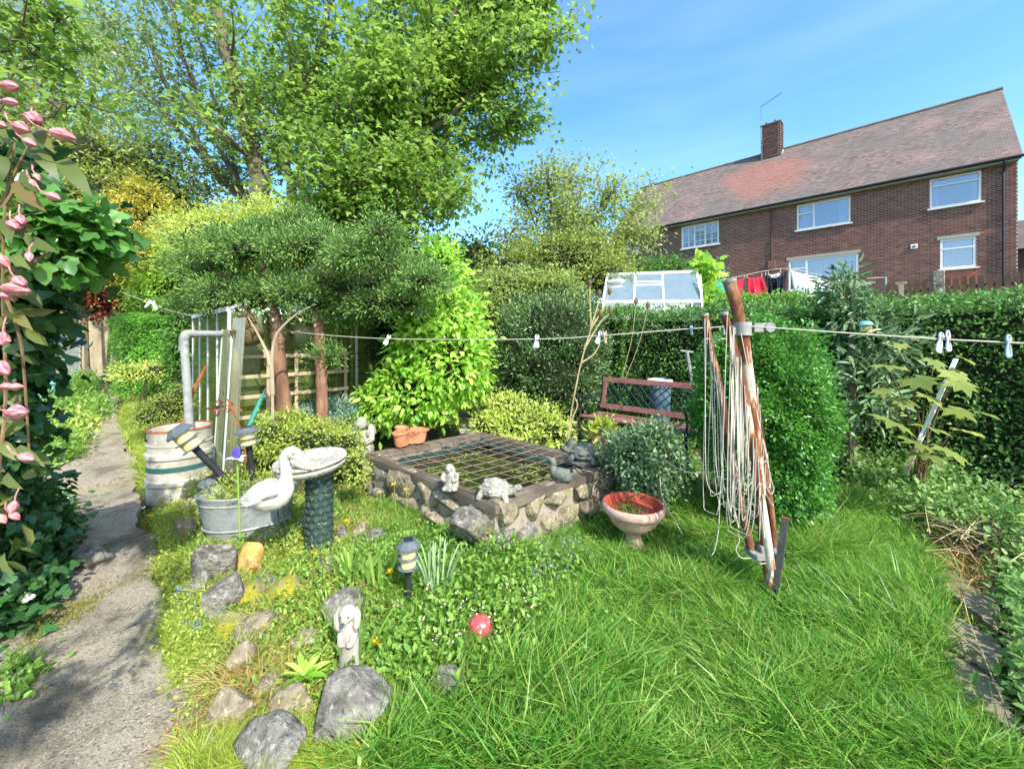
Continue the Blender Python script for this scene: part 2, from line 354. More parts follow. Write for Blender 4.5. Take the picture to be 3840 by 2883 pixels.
M['mortar_pale'] = mat('mortar_pale', ['#c4b49e', '#d2c4ae'], 6, .95)
M['chimney_brick'] = islandmat('chimney_brick', ['#4a3330', '#5d4440', '#3e2b29', '#6a4d45'], .9, .3, 50)
def roofmat():
    m = islandmat('roof_tile', ['#6b5a53', '#7a6860', '#827068', '#6f625b', '#8a776f', '#5f534d'], .9, .3, 30, [('#6b6660', .45, .50, .7), ('#57524c', 1.6, .55, .5), ('#a0807a', .8, .62, .4)])
    nt = m.node_tree; b = nt.nodes['Principled BSDF']; src = b.inputs['Base Color'].links[0].from_socket
    tc = nt.nodes.new('ShaderNodeNewGeometry'); px, py = H2W(-8.9, 2.1)
    vd = nt.nodes.new('ShaderNodeVectorMath'); vd.operation = 'DISTANCE'; vd.inputs[1].default_value = (px, py, 10.7); nt.links.new(tc.outputs['Position'], vd.inputs[0])
    n = nt.nodes.new('ShaderNodeTexNoise'); n.inputs['Scale'].default_value = .9; nt.links.new(tc.outputs['Position'], n.inputs['Vector'])
    a = nt.nodes.new('ShaderNodeMath'); a.operation = 'MULTIPLY_ADD'; a.inputs[1].default_value = -3.2; nt.links.new(n.outputs[0], a.inputs[0]); nt.links.new(vd.outputs['Value'], a.inputs[2])
    r = ramp(nt, [(.42, .42, .42), (0, 0, 0)], .0, 1.2); nt.links.new(a.outputs[0], r.inputs[0])
    nt.links.new(mixc(nt, r.outputs[0], src, '#a86655'), b.inputs['Base Color']); return m
def glassmat(name, tint=(.78, .84, .88), refl=.35, rough=.04, dirt=0, dcol='#b9c4c0'):
    m, nt, b = base_mat(name); nt.nodes.remove(b)
    t = nt.nodes.new('ShaderNodeBsdfTransparent'); t.inputs[0].default_value = tint+(1,); gl = nt.nodes.new('ShaderNodeBsdfGlossy'); gl.inputs['Roughness'].default_value = rough
    gl.inputs[0].default_value = (.95, .97, 1, 1)
    ms = nt.nodes.new('ShaderNodeMixShader'); ms.inputs[0].default_value = refl; nt.links.new(t.outputs[0], ms.inputs[1]); nt.links.new(gl.outputs[0], ms.inputs[2]); last = ms
    if dirt:
        df = nt.nodes.new('ShaderNodeBsdfDiffuse'); df.inputs[0].default_value = C(dcol); n = noise(nt, 5, 4, .6); r = ramp(nt, [(dirt*.75,)*3, (dirt, dirt, dirt)], .35, .7); nt.links.new(n.outputs[0], r.inputs[0])
        m2 = nt.nodes.new('ShaderNodeMixShader'); nt.links.new(r.outputs[0], m2.inputs[0]); nt.links.new(ms.outputs[0], m2.inputs[1]); nt.links.new(df.outputs[0], m2.inputs[2]); last = m2
    nt.links.new(last.outputs[0], nt.nodes['Material Output'].inputs[0]); return m
M['glass'] = glassmat('glass', (.62, .66, .74), .22)
M['glass_green'] = glassmat('glass_green', (.66, .74, .46), .14, .12, .28, '#8a9658')
M['glass_sheet'] = glassmat('glass_sheet', (.74, .78, .62), .14, .12, .25, '#9aa088')
M['glass_dirty'] = glassmat('glass_dirty', (.74, .79, .82), .30, .12, .32, '#9fb0ae')
M['curtain'] = mat('curtain', ['#b9c2d2', '#d8dde6'], 30, .9, .2, 60, stretch=(3, 1, .6))
M['curtain_print'] = mat('curtain_print', ['#7f9bc9', '#aebfdf', '#d3dcec'], 26, .9, lo=.4, hi=.6)

# ================================================================ ground
def build_ground():
    n = 190; t = np.linspace(-1, 1, n); s = np.sign(t)*(np.abs(t)*7+np.abs(t)**5*260)
    X, Y = np.meshgrid(s, s+3); Z = gz(X, Y); V = np.stack([X, Y, Z], -1).reshape(-1, 3)
    i = np.arange(n-1); a = (i[:, None]*n+i[None]).ravel(); T = np.stack([a, a+1, a+n+1, a+n], 1)
    o = obj('ground', fast_mesh('ground', V, T, True), M['soil']); o['kind'] = 'structure'
build_ground()
def slab_geo(u0, u1, v0, v1, lift, th, seed, gap=.02, wob=.02):
    rg = np.random.default_rng(seed); nu = max(4, int((u1-u0)/.07)); nv = max(3, int((v1-v0)/.07))
    us = np.linspace(u0+gap/2, u1-gap/2, nu); vs = np.linspace(v0, v1, nv); ph = rg.uniform(0, 6, 8)
    V = []; 
    for i, u in enumerate(us):
        for j, v in enumerate(vs):
            eu = 0; ev = 0
            if j in (0, nv-1): ev = wob*(math.sin(9*u+ph[0])+.7*math.sin(23*u+ph[1]))
            if i in (0, nu-1): eu = .5*wob*(math.sin(11*v+ph[2])+.7*math.sin(29*v+ph[3]))
            x, y = UV(u+eu, v+ev); V.append((x, y, g(x, y)+lift+.004*math.sin(7*u+ph[4])*math.sin(6*v+ph[5])))
    m = MB(); k = len(V); Fc = [(i*nv+j, i*nv+j+1, (i+1)*nv+j+1, (i+1)*nv+j) for i in range(nu-1) for j in range(nv-1)]
    rim = [j for j in range(nv)]+[i*nv+nv-1 for i in range(1, nu)]+[(nu-1)*nv+j for j in range(nv-2, -1, -1)]+[i*nv for i in range(nu-2, 0, -1)]
    V2 = [(V[i][0], V[i][1], V[i][2]-th) for i in rim]
    Fs = [(rim[a], k+a, k+(a+1) % len(rim), rim[(a+1) % len(rim)]) for a in range(len(rim))]
    return m.add(V+V2, Fc+Fs)
path = thing('path', None, None); path['kind'] = 'structure'
us = [.35, 1.35, 2.12, 2.75, 3.35, 3.9, 4.7, 5.35, 6.5, 7.3, 8.6, 9.4, 10.6, 11.6, 13]
for i in range(len(us)-1):
    slab_geo(us[i], us[i+1], -.62, .235+.03*math.sin(i*2.1), .035+.012*math.sin(i*1.7)+(.05 if i == 7 else 0), .09, i, .035).build('slab', M['concrete'], path)
side = thing('paving', None, None); side['kind'] = 'structure'
M['slab_brown'] = mat('slab_brown', ['#6f6452', '#857a66', '#777060'], 5, .95, .7, 90, spots=[('#6d6a2c', 3.4, .54, .8), ('#a39a88', 60, .58, .5), ('#4f4a3a', 8, .56, .5)])
def slab_px(poly, lift, seed):
    q = [G(*c) for c in poly]; n = 9; V = []
    for i in range(n):
        for j in range(n):
            a = q[0].lerp(q[1], i/(n-1)); b = q[3].lerp(q[2], i/(n-1)); p = a.lerp(b, j/(n-1)); e = .012*math.sin(seed+5*i+3*j)
            V.append((p.x+e*(i in (0, n-1)), p.y+e*(j in (0, n-1)), g(p.x, p.y)+lift))
    rim = list(range(n))+[i*n+n-1 for i in range(1, n)]+[(n-1)*n+j for j in range(n-2, -1, -1)]+[i*n for i in range(n-2, 0, -1)]; k = len(V)
    return MB().add(V+[(V[i][0], V[i][1], V[i][2]-.06) for i in rim], [(i*n+j, i*n+j+1, (i+1)*n+j+1, (i+1)*n+j) for i in range(n-1) for j in range(n-1)]+[(rim[a], k+a, k+(a+1) % len(rim), rim[(a+1) % len(rim)]) for a in range(len(rim))])
for i, pl in enumerate(([(3520, 2440), (3560, 2330), (3760, 2440), (3740, 2570)], [(3530, 2470), (3735, 2600), (3830, 2800), (3610, 2680)], [(3500, 2190), (3560, 2160), (3740, 2290), (3740, 2400)], [(3760, 2450), (3780, 2360), (3960, 2520), (3940, 2760)])):
    slab_px(pl, .045+.01*(i % 2), i).build('slab', M['slab_brown'], side)

# ================================================================ the pair of brick houses across the hedge
HO = (19.6, 15.5); HZ = 3.05; EZ = 8.42; RIDGE = 12.95; HD = 4.2; HL = -17.5
def H2W(x, y): return HO[0]+x*.7176+y*.6967, HO[1]-x*.6967+y*.7176
M['roof_tile'] = roofmat()
house = thing('brick_house', 'long brick house pair with brown tiled roof across the hedge', 'house', (HO[0], HO[1], 0), RZ)
WIN = [(-2.36, -.92, 7.0, 8.25), (-2.05, -1.06, 4.38, 5.62), (-7.05, -4.96, 6.95, 8.2), (-7.4, -4.68, 3.9, 5.47), (-12.85, -10.75, 6.9, 8.2), (-16.85, -15.66, 7.2, 8.2), (-11.3, -10.4, 3.9, 5.5)]
def inwin(x, z, e=.0): return any(a-e < x < b+e and c-e < z < d+e for a, b, c, d in WIN)
# wall behind the bricks, with openings
def wall_cells(x0, x1, mt):
    xs = sorted({x0, x1}|{q for w in WIN for q in w[:2] if x0 < q < x1}); zs = sorted({HZ-1, EZ+.1}|{q for w in WIN for q in w[2:]}); m = MB()
    for a, b in zip(xs, xs[1:]):
        for c, d in zip(zs, zs[1:]):
            if not inwin((a+b)/2, (c+d)/2): m.box(((a+b)/2, .102, (c+d)/2), (b-a, .2, d-c))
    m.build('wall', mt, house, False)
wall_cells(HL, -9.29, M['mortar_pale']); wall_cells(-9.29, 0, M['mortar_brown'])
m = MB(); m.box((-.12, HD, (HZ+EZ)/2), (.22, 2*HD-.45, EZ-HZ)); m.add([(-.01, .0, EZ), (-.01, 2*HD, EZ), (-.01, HD, RIDGE-.15), (-.23, .0, EZ), (-.23, 2*HD, EZ), (-.23, HD, RIDGE-.15)], [(0, 1, 2), (5, 4, 3), (0, 2, 5, 3), (1, 4, 5, 2)])
m.build('gable_wall', M['mortar_brown'], house, False)
m = MB(); m.box((HL+.12, HD, (HZ+EZ)/2), (.22, 2*HD-.45, EZ-HZ)); m.add([(HL+.01, .0, EZ), (HL+.01, 2*HD, EZ), (HL+.01, HD, RIDGE-.15), (HL+.23, .0, EZ), (HL+.23, 2*HD, EZ), (HL+.23, HD, RIDGE-.15)], [(2, 1, 0), (3, 4, 5), (3, 5, 2, 0), (2, 5, 4, 1)])
m.build('gable_wall', M['mortar_pale'], house, False)
MB().box((HL/2, 2*HD-.1, (HZ+EZ)/2), (-HL, .2, EZ-HZ)).build('rear_wall', M['mortar_brown'], house, False)
bw, bh = .213, .061; boxm = None
rgb = random.Random(4); new = MB(); old = MB(); oran = MB(); singles = []
row = 0; z = HZ-.6
while z < EZ-.05:
    x = HL+(.1125 if row % 2 else 0)
    cuts = [(p, q) for p, q, c, d in WIN if c-.02 < z+bh-.01 and z+.01 < d+.015]
    while x < -.02:
        segs = [(x, min(x+bw, -.001))]
        for p, q in cuts:
            ns = []
            for s0, s1 in segs:
                if s1 <= p or s0 >= q: ns.append((s0, s1))
                else:
                    if s0 < p: ns.append((s0, p-.004))
                    if s1 > q: ns.append((q+.004, s1))
            segs = ns
        for s0, s1 in segs:
            w = s1-s0; cx, cz = (s0+s1)/2, z+bh/2
            if w < .025: continue
            full = w > bw-.002
            fr = (-2.15 < cx < -.95 and cz < 4.38) or (-.86 < cx < -.5 and 5.6 < cz < 5.85)
            if -2.4 < cx < 0 and 5.66 < cz < 6.99 and len(singles) < 150 and not fr and full: singles.append((cx, cz))
            elif -4.6 < cx < -2.6 and 5.9 < cz < 7.2 and len(singles) < 285 and full: singles.append((cx, cz))
            else: (oran if fr else old if cx < -10.2 else new).box((cx, .010+rgb.uniform(-.002, .002), cz), (w, .03, bh))
        x += bw+.0125
    z += bh+.0145; row += 1
bme = MB().box((0, 0, 0), (bw, .03, bh)).mesh('brick', False)
for cx, cz in singles: obj('brick', bme, M['brick'], house, (cx, .010, cz))
stuff(new.build('brick_courses', M['brick'], house, False)); stuff(old.build('old_brick_courses', M['brick_old'], house, False)); stuff(oran.build('orange_brick_panel', M['brick_orange'], house, False))
# roof: tiles laid in courses over a deck
m = MB(); th = math.atan2(RIDGE-EZ, HD+.28)
for s in (0, 1):
    y0 = -.28 if s == 0 else 2*HD+.28
    m.add([(HL-.1, y0, EZ-.02), (.1, y0, EZ-.02), (.1, HD, RIDGE-.05), (HL-.1, HD, RIDGE-.05)], [(0, 1, 2, 3) if s == 0 else (3, 2, 1, 0)])
roof = m.build('roof', M['roof_tile'], house, False)
sl = math.hypot(RIDGE-EZ, HD+.28); tiles = MB(); tsing = []; tw = .167; R = Euler((th-.03, 0, 0)).to_matrix(); k = 0; s = 0; row = 0
while s < sl-.02:
    x = HL-.1+(tw/2 if row % 2 else 0)
    while x < .1:
        y = -.28+math.cos(th)*(s+.06); zz = EZ+math.sin(th)*(s+.06)+.012
        if -2.6 < x < -.1 and 1.2 < s < 3.2 and len(tsing) < 290: tsing.append((x+tw/2, y, zz))
        else:
            x1_ = min(x+tw, .1); x0_ = max(x, HL-.1); tiles.box(((x0_+x1_)/2, y, zz+rgb.uniform(-.004, .004)), (x1_-x0_-.006, .13, .016), R)
        x += tw
    s += .105; row += 1
tme = MB().box((0, 0, 0), (tw-.006, .13, .016)).mesh('tile', False)
for q in tsing: obj('tile', tme, M['roof_tile'], roof, q, (th-.03, 0, 0))
stuff(tiles.build('tile_courses', M['roof_tile'], roof, False))
x = HL-.1; i = 0; rmat = mat('ridge', ['#5b514a', '#746a60', '#6a5750'], 4, .9, .4, 40)
while x < .1: MB().tube([(x, HD, RIDGE), (min(x+.44, .12), HD, RIDGE)], .10+.006*(i % 2), 8).build('ridge_tile', rmat, roof); x += .45; i += 1
m = MB(); m.box((HL/2, -.16, EZ-.1), (-HL, .3, .03)); m.box((HL/2, -.30, EZ-.03), (-HL+.1, .025, .14)); m.build('fascia', M['grey_fascia'], house, False)
m = MB(); m.tube([(HL-.1, -.37, EZ), (.1, -.37, EZ)], .062, 8); m.build('gutter', M['black_gutter'], house)
m = MB(); m.tube(catmull([(-.36, -.37, EZ-.02), (-.36, -.34, EZ-.2), (-.36, -.08, EZ-.42), (-.36, -.07, EZ-.7), (-.36, -.07, 4.5), (-.36, -.07, HZ)], 4), .042, 8)
for zz in (7.3, 6.2, 5.0): m.tube([(-.36, -.07, zz-.04), (-.36, -.07, zz+.04)], .052, 8)
m.build('downpipe', M['dark_pipe'], house)
m = MB(); m.tube([(-8.14, -.05, EZ-.1), (-8.14, -.05, HZ)], .033, 8); m.build('downpipe', M['brown_pipe'], house)
MB().box((-8.15, -.06, 5.35), (.34, .1, .42)).build('service_box', flat('service_box', '#7d5a50', .7), house, bevel=.01)
m = MB(); m.box((-2.84, -.02, 5.47), (.22, .08, .2)); vb = m.build('air_vent', M['white_paint'], house, bevel=.01); MB().box((-2.84, -.065, 5.46), (.1, .012, .06)).build('vent_slot', M['black_gutter'], vb)
m = MB(); m.prism([(-.18, .2), (.18, .2), (.22, .04), (.0, -.2), (-.22, .04)], .09, Matrix.Translation((-14.57, -.04, 8.0)) @ Matrix.Rotation(math.pi/2, 4, 'X')); m.build('alarm_box', flat('alarm_red', '#b34a48', .5), house, False)
# windows
def window(i, vs, hs, curtain=None, cm='curtain', top=None, grid=None):
    a, b, c, d = WIN[i]; w = MB(); t = .075; y = .045
    def fr(x0, x1, z0, z1): w.box(((x0+x1)/2, y, (z0+z1)/2), (x1-x0, .07, z1-z0))
    fr(a, b, c, c+t); fr(a, b, d-t, d); fr(a, a+t, c+t, d-t); fr(b-t, b, c+t, d-t)
    for x in vs: w.box((x, y-.002, (c+d)/2), (t*.9, .074, d-c-2*t))
    for (x0, x1, z) in hs: w.box(((x0+x1)/2, y-.004, z), (x1-x0, .078, t*.85))
    if grid:
        for x in grid[0]: w.box((x, y-.006, (c+d)/2), (.022, .05, d-c-2*t))
        for z_ in grid[1]: w.box(((a+b)/2, y-.008, z_), (b-a-2*t, .046, .022))
    f = w.build('window', M['white_paint'], house, False)
    MB().box(((a+b)/2, -.045, c-.04), (b-a+.16, .14, .06)).build('sill', M['white_paint'], f, False)
    xs = [a+t]+sorted(vs)+[b-t]
    for q in range(len(xs)-1): MB().box(((xs[q]+xs[q+1])/2, y+.012, (c+d)/2), (xs[q+1]-xs[q]-.03, .008, d-c-2*t)).build('pane', M['glass'], f, False)
    for (x0, x1) in curtain or []:
        n = int((x1-x0)/.03); vsx = [(x0+(x1-x0)*q/n, .17+.02*math.sin(q*1.1), z_) for z_ in (c+.05, d-.05) for q in range(n+1)]
        MB().add(vsx, [(q, q+1, n+2+q, n+1+q) for q in range(n)]).build('curtain', M[cm], f)
    MB().box(((a+b)/2, .75, (c+d)/2), (b-a+.3, .02, d-c+.3)).build('room_wall', M['room'], f, False)
M['room'] = mat('room', ['#b5b2ac', '#c8c5be'], 3, .9)
window(0, [], [(-2.28, -1.0, 7.92)], [(-2.3, -2.1), (-1.15, -.98)])
window(1, [], [(-2.0, -1.1, 5.22)], [(-2.0, -1.1)], 'curtain')
window(2, [-6.36], [(-7.0, -6.36, 7.75)], [(-6.95, -6.55), (-5.4, -5.05)])
window(3, [-6.66], [(-7.3, -6.66, 5.02)], [(-7.3, -4.75)], 'curtain_print')
window(4, [-12.1, -11.5], [(-12.1, -11.5, 7.85)], [(-12.8, -10.8)], 'curtain', grid=([-12.45, -11.8, -11.13], [7.25, 7.6, 7.95]))
window(5, [-16.2], [], [(-16.8, -15.7)], 'curtain', grid=([-16.5, -15.95], [7.5, 7.85]))
window(6, [], [], [(-11.2, -10.5)])
for (a, b, z_) in ((-2.15, -.96, 5.70), (-7.5, -4.6, 5.55)): MB().box(((a+b)/2, -.004, z_), (b-a, .05, .14)).build('lintel', flat('lintel', '#a8a493', .9), house, False)
# chimney
ch = MB().box((-8.93, HD-.25, 12.9), (1.0, .66, 3.1)).build('chimney', M['mortar_brown'], house, False)
m = MB(); z = 11.9; row = 0
while z < 14.42:
    for sgn in (0, 1):
        x = -9.44+(.11 if row % 2 else 0)
        while x < -8.5: m.box((x+.1, HD-.25-.33 if sgn == 0 else HD-.25+.33, z+.03), (min(.215, -8.42-x), .03, bh)); x += .226
    for sx in (-9.43, -8.43):
        y = HD-.57+(.11 if row % 2 else 0)
        while y < HD+.02: m.box((sx, y+.1, z+.03), (.03, .2, bh)); y += .226
    z += .0755; row += 1
stuff(m.build('chimney_bricks', M['chimney_brick'], ch, False))
m = MB(); m.box((-8.93, HD-.25, 14.5), (1.1, .76, .08)); m.build('chimney_cap', mat('cap', ['#5f5a52', '#78736a'], 5, .9, .4), ch, bevel=.01)
for x in (-9.2, -8.75):
    m = MB(); m.lathe([(.09, 14.5), (.07, 14.74), (.075, 14.76), (.0, 14.77)], 10, (x, HD-.25, 0)); m.build('chimney_pot', flat('pot%d' % (x < -9), '#6b4a3c'), ch)
m = MB(); m.box((-8.95, HD-.62, 12.28), (1.12, .05, .14)); m.bar((-8.36, HD-.6, 12.25), (-8.36, HD-.1, 12.85), .05, .1); m.build('flashing', flat('lead', '#c3c6c2', .6), ch, False)
aer = MB(); aer.tube([(-9.40, HD-.6, 13.6), (-9.42, HD-.62, 15.75)], .018, 6); aer.tube([(-9.42, HD-.62, 15.7), (-8.3, HD-.9, 15.95)], .014, 6)
for t in np.linspace(.05, 1, 11):
    p = Vector((-9.42, HD-.62, 15.7)).lerp(Vector((-8.3, HD-.9, 15.95)), t); aer.tube([p+Vector((-.04, -.16, 0)), p+Vector((.04, .16, 0))], .007, 5)
aer.build('aerial', flat('aerial', '#8f8f90', .4, .6), ch)
# a corner of the next house, beyond the gable
nb = thing('neighbour_house', 'corner of a tiled brick house beyond the gable, at the picture edge', 'house', (P(3840, 1266, 26).x+3.6, 26, 3.0), RZ)
MB().box((0, 0, 2.0), (8, 6, 4.6)).build('wall', M['brick_old'], nb, False)
m = MB(); m.add([(-4.2, -3.3, 4.2), (4.2, -3.3, 4.2), (4.2, 0, 6.6), (-4.2, 0, 6.6), (-4.2, 3.3, 4.2), (4.2, 3.3, 4.2)], [(0, 1, 2, 3), (3, 2, 5, 4), (0, 3, 4), (1, 5, 2)]); m.build('roof', M['roof_tile'], nb, False)
# ================================================================ leaf materials
def soft(h, k=.10):
    c = C(h) if isinstance(h, str) else h; l = .25*c[0]+.65*c[1]+.1*c[2]; return tuple(x*(1-k)+l*k for x in c[:3])
LM = lambda n, *c, **k: M.__setitem__(n, leafmat(n, [soft(q, 0 if n.startswith('pet') else .10) for q in c], **k))
LM('l_syc', '#527a22', '#729a30', '#92b442', '#628c2a', trans=.45, pscale=.7)
LM('l_syc_b', '#527032', '#6c8c40', '#88a650', trans=.45, pscale=.7)
LM('l_birch', '#6a8434', '#8aa046', '#a3b45a', '#7a9240', trans=.4, pscale=.6)
LM('l_gold', '#8a8f1e', '#b3ad28', '#c9bd34', '#6f7d1e', trans=.3, pscale=1.2)
LM('l_olive', '#5f7428', '#829636', '#a4b048', trans=.3, pscale=1)
LM('l_dark', '#1f3316', '#2f4a1e', '#3d5a26', trans=.25, pscale=1)
LM('l_mid', '#3c6a1e', '#54862a', '#6a9a34', trans=.35, pscale=1.2)
LM('l_privet', '#4a7a1c', '#62962a', '#7aae36', '#558422', trans=.35, pscale=1.6)
LM('l_box', '#4a8a1c', '#66a828', '#86c23a', '#5a981e', trans=.4, pscale=2)
LM('l_hedge', '#3a641a', '#528226', '#6c9c34', '#446e1e', trans=.3, pscale=1.0, spec=.5)
LM('l_yew', '#3e6826', '#568634', '#72a048', trans=.25, pscale=1.2)
LM('l_topi', '#316c18', '#468a22', '#5ea230', '#3a761c', trans=.3, pscale=2, rough=.35, spec=.5)
LM('l_laurel', '#5f9a1c', '#86bd28', '#a5d038', '#c0dc58', trans=.42, pscale=2.2, rough=.35)
LM('l_pieris', '#2a4a1e', '#3f632c', '#587a3c', '#84a05e', trans=.2, pscale=1.4, rough=.3, spec=.5)
LM('l_euon', '#8fae2c', '#b4c844', '#cfd86a', '#7a9c2a', trans=.35, pscale=3)
LM('l_junip', '#335a26', '#4f7c34', '#789e46', '#a4be62', trans=.2, pscale=3, rough=.7, spec=.15)
LM('l_junip_low', '#5a8068', '#77a088', '#93b89c', trans=.15, pscale=2, rough=.6)
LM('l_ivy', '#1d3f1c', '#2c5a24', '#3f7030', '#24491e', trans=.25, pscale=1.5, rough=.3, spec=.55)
LM('l_ivy_lit', '#386a22', '#50882c', '#6ca43c', trans=.35, pscale=1.5, rough=.3, spec=.55)  # lighter copy of the ivy green, sunlight put into the colour
LM('l_clem', '#42561e', '#586a28', '#6f7c34', '#7a6a34', trans=.35, pscale=2)
LM('l_weed', '#4f7d22', '#6d9a2c', '#8ab238', '#5b8426', trans=.35, pscale=3)
LM('l_weed_y', '#7a9426', '#98ae34', '#b2bf48', '#6d8a24', trans=.35, pscale=3)
LM('l_grey', '#46663a', '#5f8450', '#7c9c66', '#9db488', trans=.25, pscale=3)
LM('l_bed', '#446e28', '#608e3a', '#80a850', '#a2bc70', trans=.35, pscale=2)
LM('l_vari', '#5c8a50', '#8fb07c', '#c4d0a8', trans=.3, pscale=3)
LM('l_red', '#6a2420', '#8a3a2a', '#9c5a34', trans=.3, pscale=2)
LM('l_brown', '#5a4628', '#7a6238', '#8a7a48', trans=.2, pscale=2)
LM('g_lawn', '#2f6a10', '#478a16', '#66a222', '#8cb038', '#a8b858', trans=.4, pscale=1.6, rough=.4)
LM('g_verge', '#7f9a20', '#9ab02c', '#b5bf44', '#6f9420', trans=.35, pscale=2.2)
LM('g_dry', '#b09a5c', '#c9b678', '#9c8a4c', trans=.25, pscale=2)
LM('pet_y', '#e0b814', '#f0cc20', trans=.2)
LM('pet_w', '#e8e6e0', '#f4f2ee', trans=.2)
LM('pet_blue', '#6f8ad0', '#90a8e0', trans=.2)
LM('pet_pale', '#b7b0d8', '#d0cae6', trans=.2)
LM('pet_purple', '#4a3fa8', '#6a5cc4', trans=.2)
LM('pet_red', '#b83a30', '#cf5a44', trans=.2)
LM('pet_cream', '#d8cf9c', '#e6deb8', trans=.2)
RNG = np.random.default_rng(7)

# ================================================================ hedges and far plants
def box_pts(L, Wd, Hh, n, rng, amp=.05, depth=.12, faces=('f', 't', 'l', 'r'), seed=0):
    ar = {'f': L*Hh, 't': L*Wd, 'l': Wd*Hh, 'r': Wd*Hh, 'b': L*Hh}; s = sum(ar[q] for q in faces); Ps = []; Os = []
    for q in faces:
        k = int(n*ar[q]/s); a = rng.random(k); b = rng.random(k); z0 = np.zeros(k)
        if q == 'f': p = np.stack([a*L, z0, b*Hh], 1); o = (0, -1, 0)
        if q == 'b': p = np.stack([a*L, z0+Wd, b*Hh], 1); o = (0, 1, 0)
        if q == 't': p = np.stack([a*L, b*Wd, z0+Hh], 1); o = (0, 0, 1)
        if q == 'l': p = np.stack([z0, a*Wd, b*Hh], 1); o = (-1, 0, 0)
        if q == 'r': p = np.stack([z0+L, a*Wd, b*Hh], 1); o = (1, 0, 0)
        o = np.repeat(np.array([o], float), k, 0); p = p+o*(amp*lump(p, seed, 4.)+.5*amp*lump(p, seed+1, 11.)-depth*rng.random(k)**1.6)[:, None]; Ps.append(p); Os.append(o)
    return np.concatenate(Ps), np.concatenate(Os)
def hedge(name, label, x, y, z, L, Wd, Hh, n, size, lm, seed, amp=.05, faces=('f', 't', 'l', 'r'), ratio=.5, rz=RZ, group=None, shape=T_DIA, sprigs=0, corem='core_shade'):
    t = thing(name, label, 'hedge', (x, y, z), rz, group); rg = np.random.default_rng(seed)
    p, o = box_pts(L, Wd, Hh, n, rg, amp, .14, faces, seed); ok = p[:, 2] > 0; p = p[ok]; o = o[ok]
    leaves('foliage', p, o, size, ratio, shape, M[lm], t, rg, jit=.9, flat=.4)
    if sprigs:
        k = sprigs; fq = np.stack([rg.random(k)*L, np.zeros(k), rg.random(k)*Hh], 1); fq, fo = clump(fq, np.repeat([[0, -1., .5]], k, 0), 8, .022, rg); fq += nrm(fo)*(rg.random(len(fq))*.09)[:, None]; leaves('side_shoots', fq, fo, size*1.05, ratio, shape, M[lm], t, rg, jit=.7)
        q = np.stack([rg.random(k)*L, rg.random(k)*Wd*.9, np.full(k, Hh)], 1); q, oo = clump(q, np.repeat([[0, 0, 1.]], k, 0), 7, .03, rg); q[:, 2] += rg.random(len(q))*.07
        leaves('new_shoots', q, oo, size*1.1, ratio, shape, M[lm], t, rg, jit=.6)
    m = MB(); m.box((L/2, Wd/2, Hh/2-.02), (L-.26, Wd-.22, Hh-.2)); m.build('branches', M[corem], t, False); return t  # solid box in the dark shade colour, filling the hedge
# clipped boundary hedge behind the bench (runs down the garden)
HV = 5.35
x, y = UV(9.5, HV); hedge('privet_hedge', 'clipped glossy hedge behind the bench below the far greenhouse', x, y, .1, 6.6, .75, 1.80, 52000, .042, 'l_hedge', 3, .05, sprigs=260)
x, y = UV(2.88, HV+.12); hedge('boundary_hedge', 'long dark clipped hedge along the shaded bed, wider part nearer the camera', x, y, .05, 5.6, .95, 1.80, 48000, .042, 'l_yew', 5, .09, sprigs=300)
x, y = UV(2.2, 7.3); hedge('rear_hedge', 'lighter hedge with feathery top standing behind the long clipped hedge', x, y, .25, 6.6, .8, 1.66, 24000, .06, 'l_privet', 6, .12, faces=('f', 't', 'l'), sprigs=300)
# square clipped bush by the path
bx = P(410, 1470, 8.6); hedge('box_hedge', 'square clipped bright green hedge block beside the garden path', bx.x+.05, bx.y, g(bx.x, bx.y)-.05, 1.55, 1.3, 1.78, 26000, .05, 'l_box', 8, .07, rz=-.25)

def far_bush(name, label, cat, ells, n, size, lm, seed, ratio=.6, shape=T_DIA, per=5, spread=.12, amp=.22, depth=.35, corem='core_shade', cs=.62, base=None, group=None, droop=.1, trunk=None, freq=3.5):
    rg = np.random.default_rng(seed); c0 = ells[0][0]; b = base or (c0[0], c0[1], g(c0[0], c0[1])); t = thing(name, label, cat, b, 0, group)
    E = [(tuple(np.array(c)-np.array(b)), r) for c, r in ells]
    p, o = multi_shell(E, max(20, n//per), rg, depth=depth, amp=amp, freq=freq, zcut=-.85); p, o = clump(p, o, per, spread, rg)
    ok = p[:, 2] > .0; fo = leaves('foliage', p[ok], o[ok], size, ratio, shape, M[lm], t, rg, jit=.8, droop=droop)
    if cs: core('branches', E, M[corem], t, cs, .1)  # solid dark filler, the inner shade of the bush as colour
    m = MB(); tp = Vector(E[0][0])
    for k in range(trunk or 1):
        a = rg.uniform(0, 6.28); e = Vector(E[k % len(E)][0])+Vector((math.cos(a), math.sin(a), .2))*.3*E[0][1][0]
        m.tube(catmull([(math.cos(a)*.05*k, math.sin(a)*.05*k, -.1), tuple(Vector((e.x*.4, e.y*.4, e.z*.45))), tuple(e)], 5), [.035+.05*max(E[0][1])*.4, .015], 7)
    m.build('trunk', M['bark'], t); return t
def el(px, py, Y, rx, rz, ry=None):
    p = P(px, py, Y); k = Y/F; return ((p.x, p.y, p.z), (rx*k, (ry if ry else (rx+rz)/2)*k, rz*k))
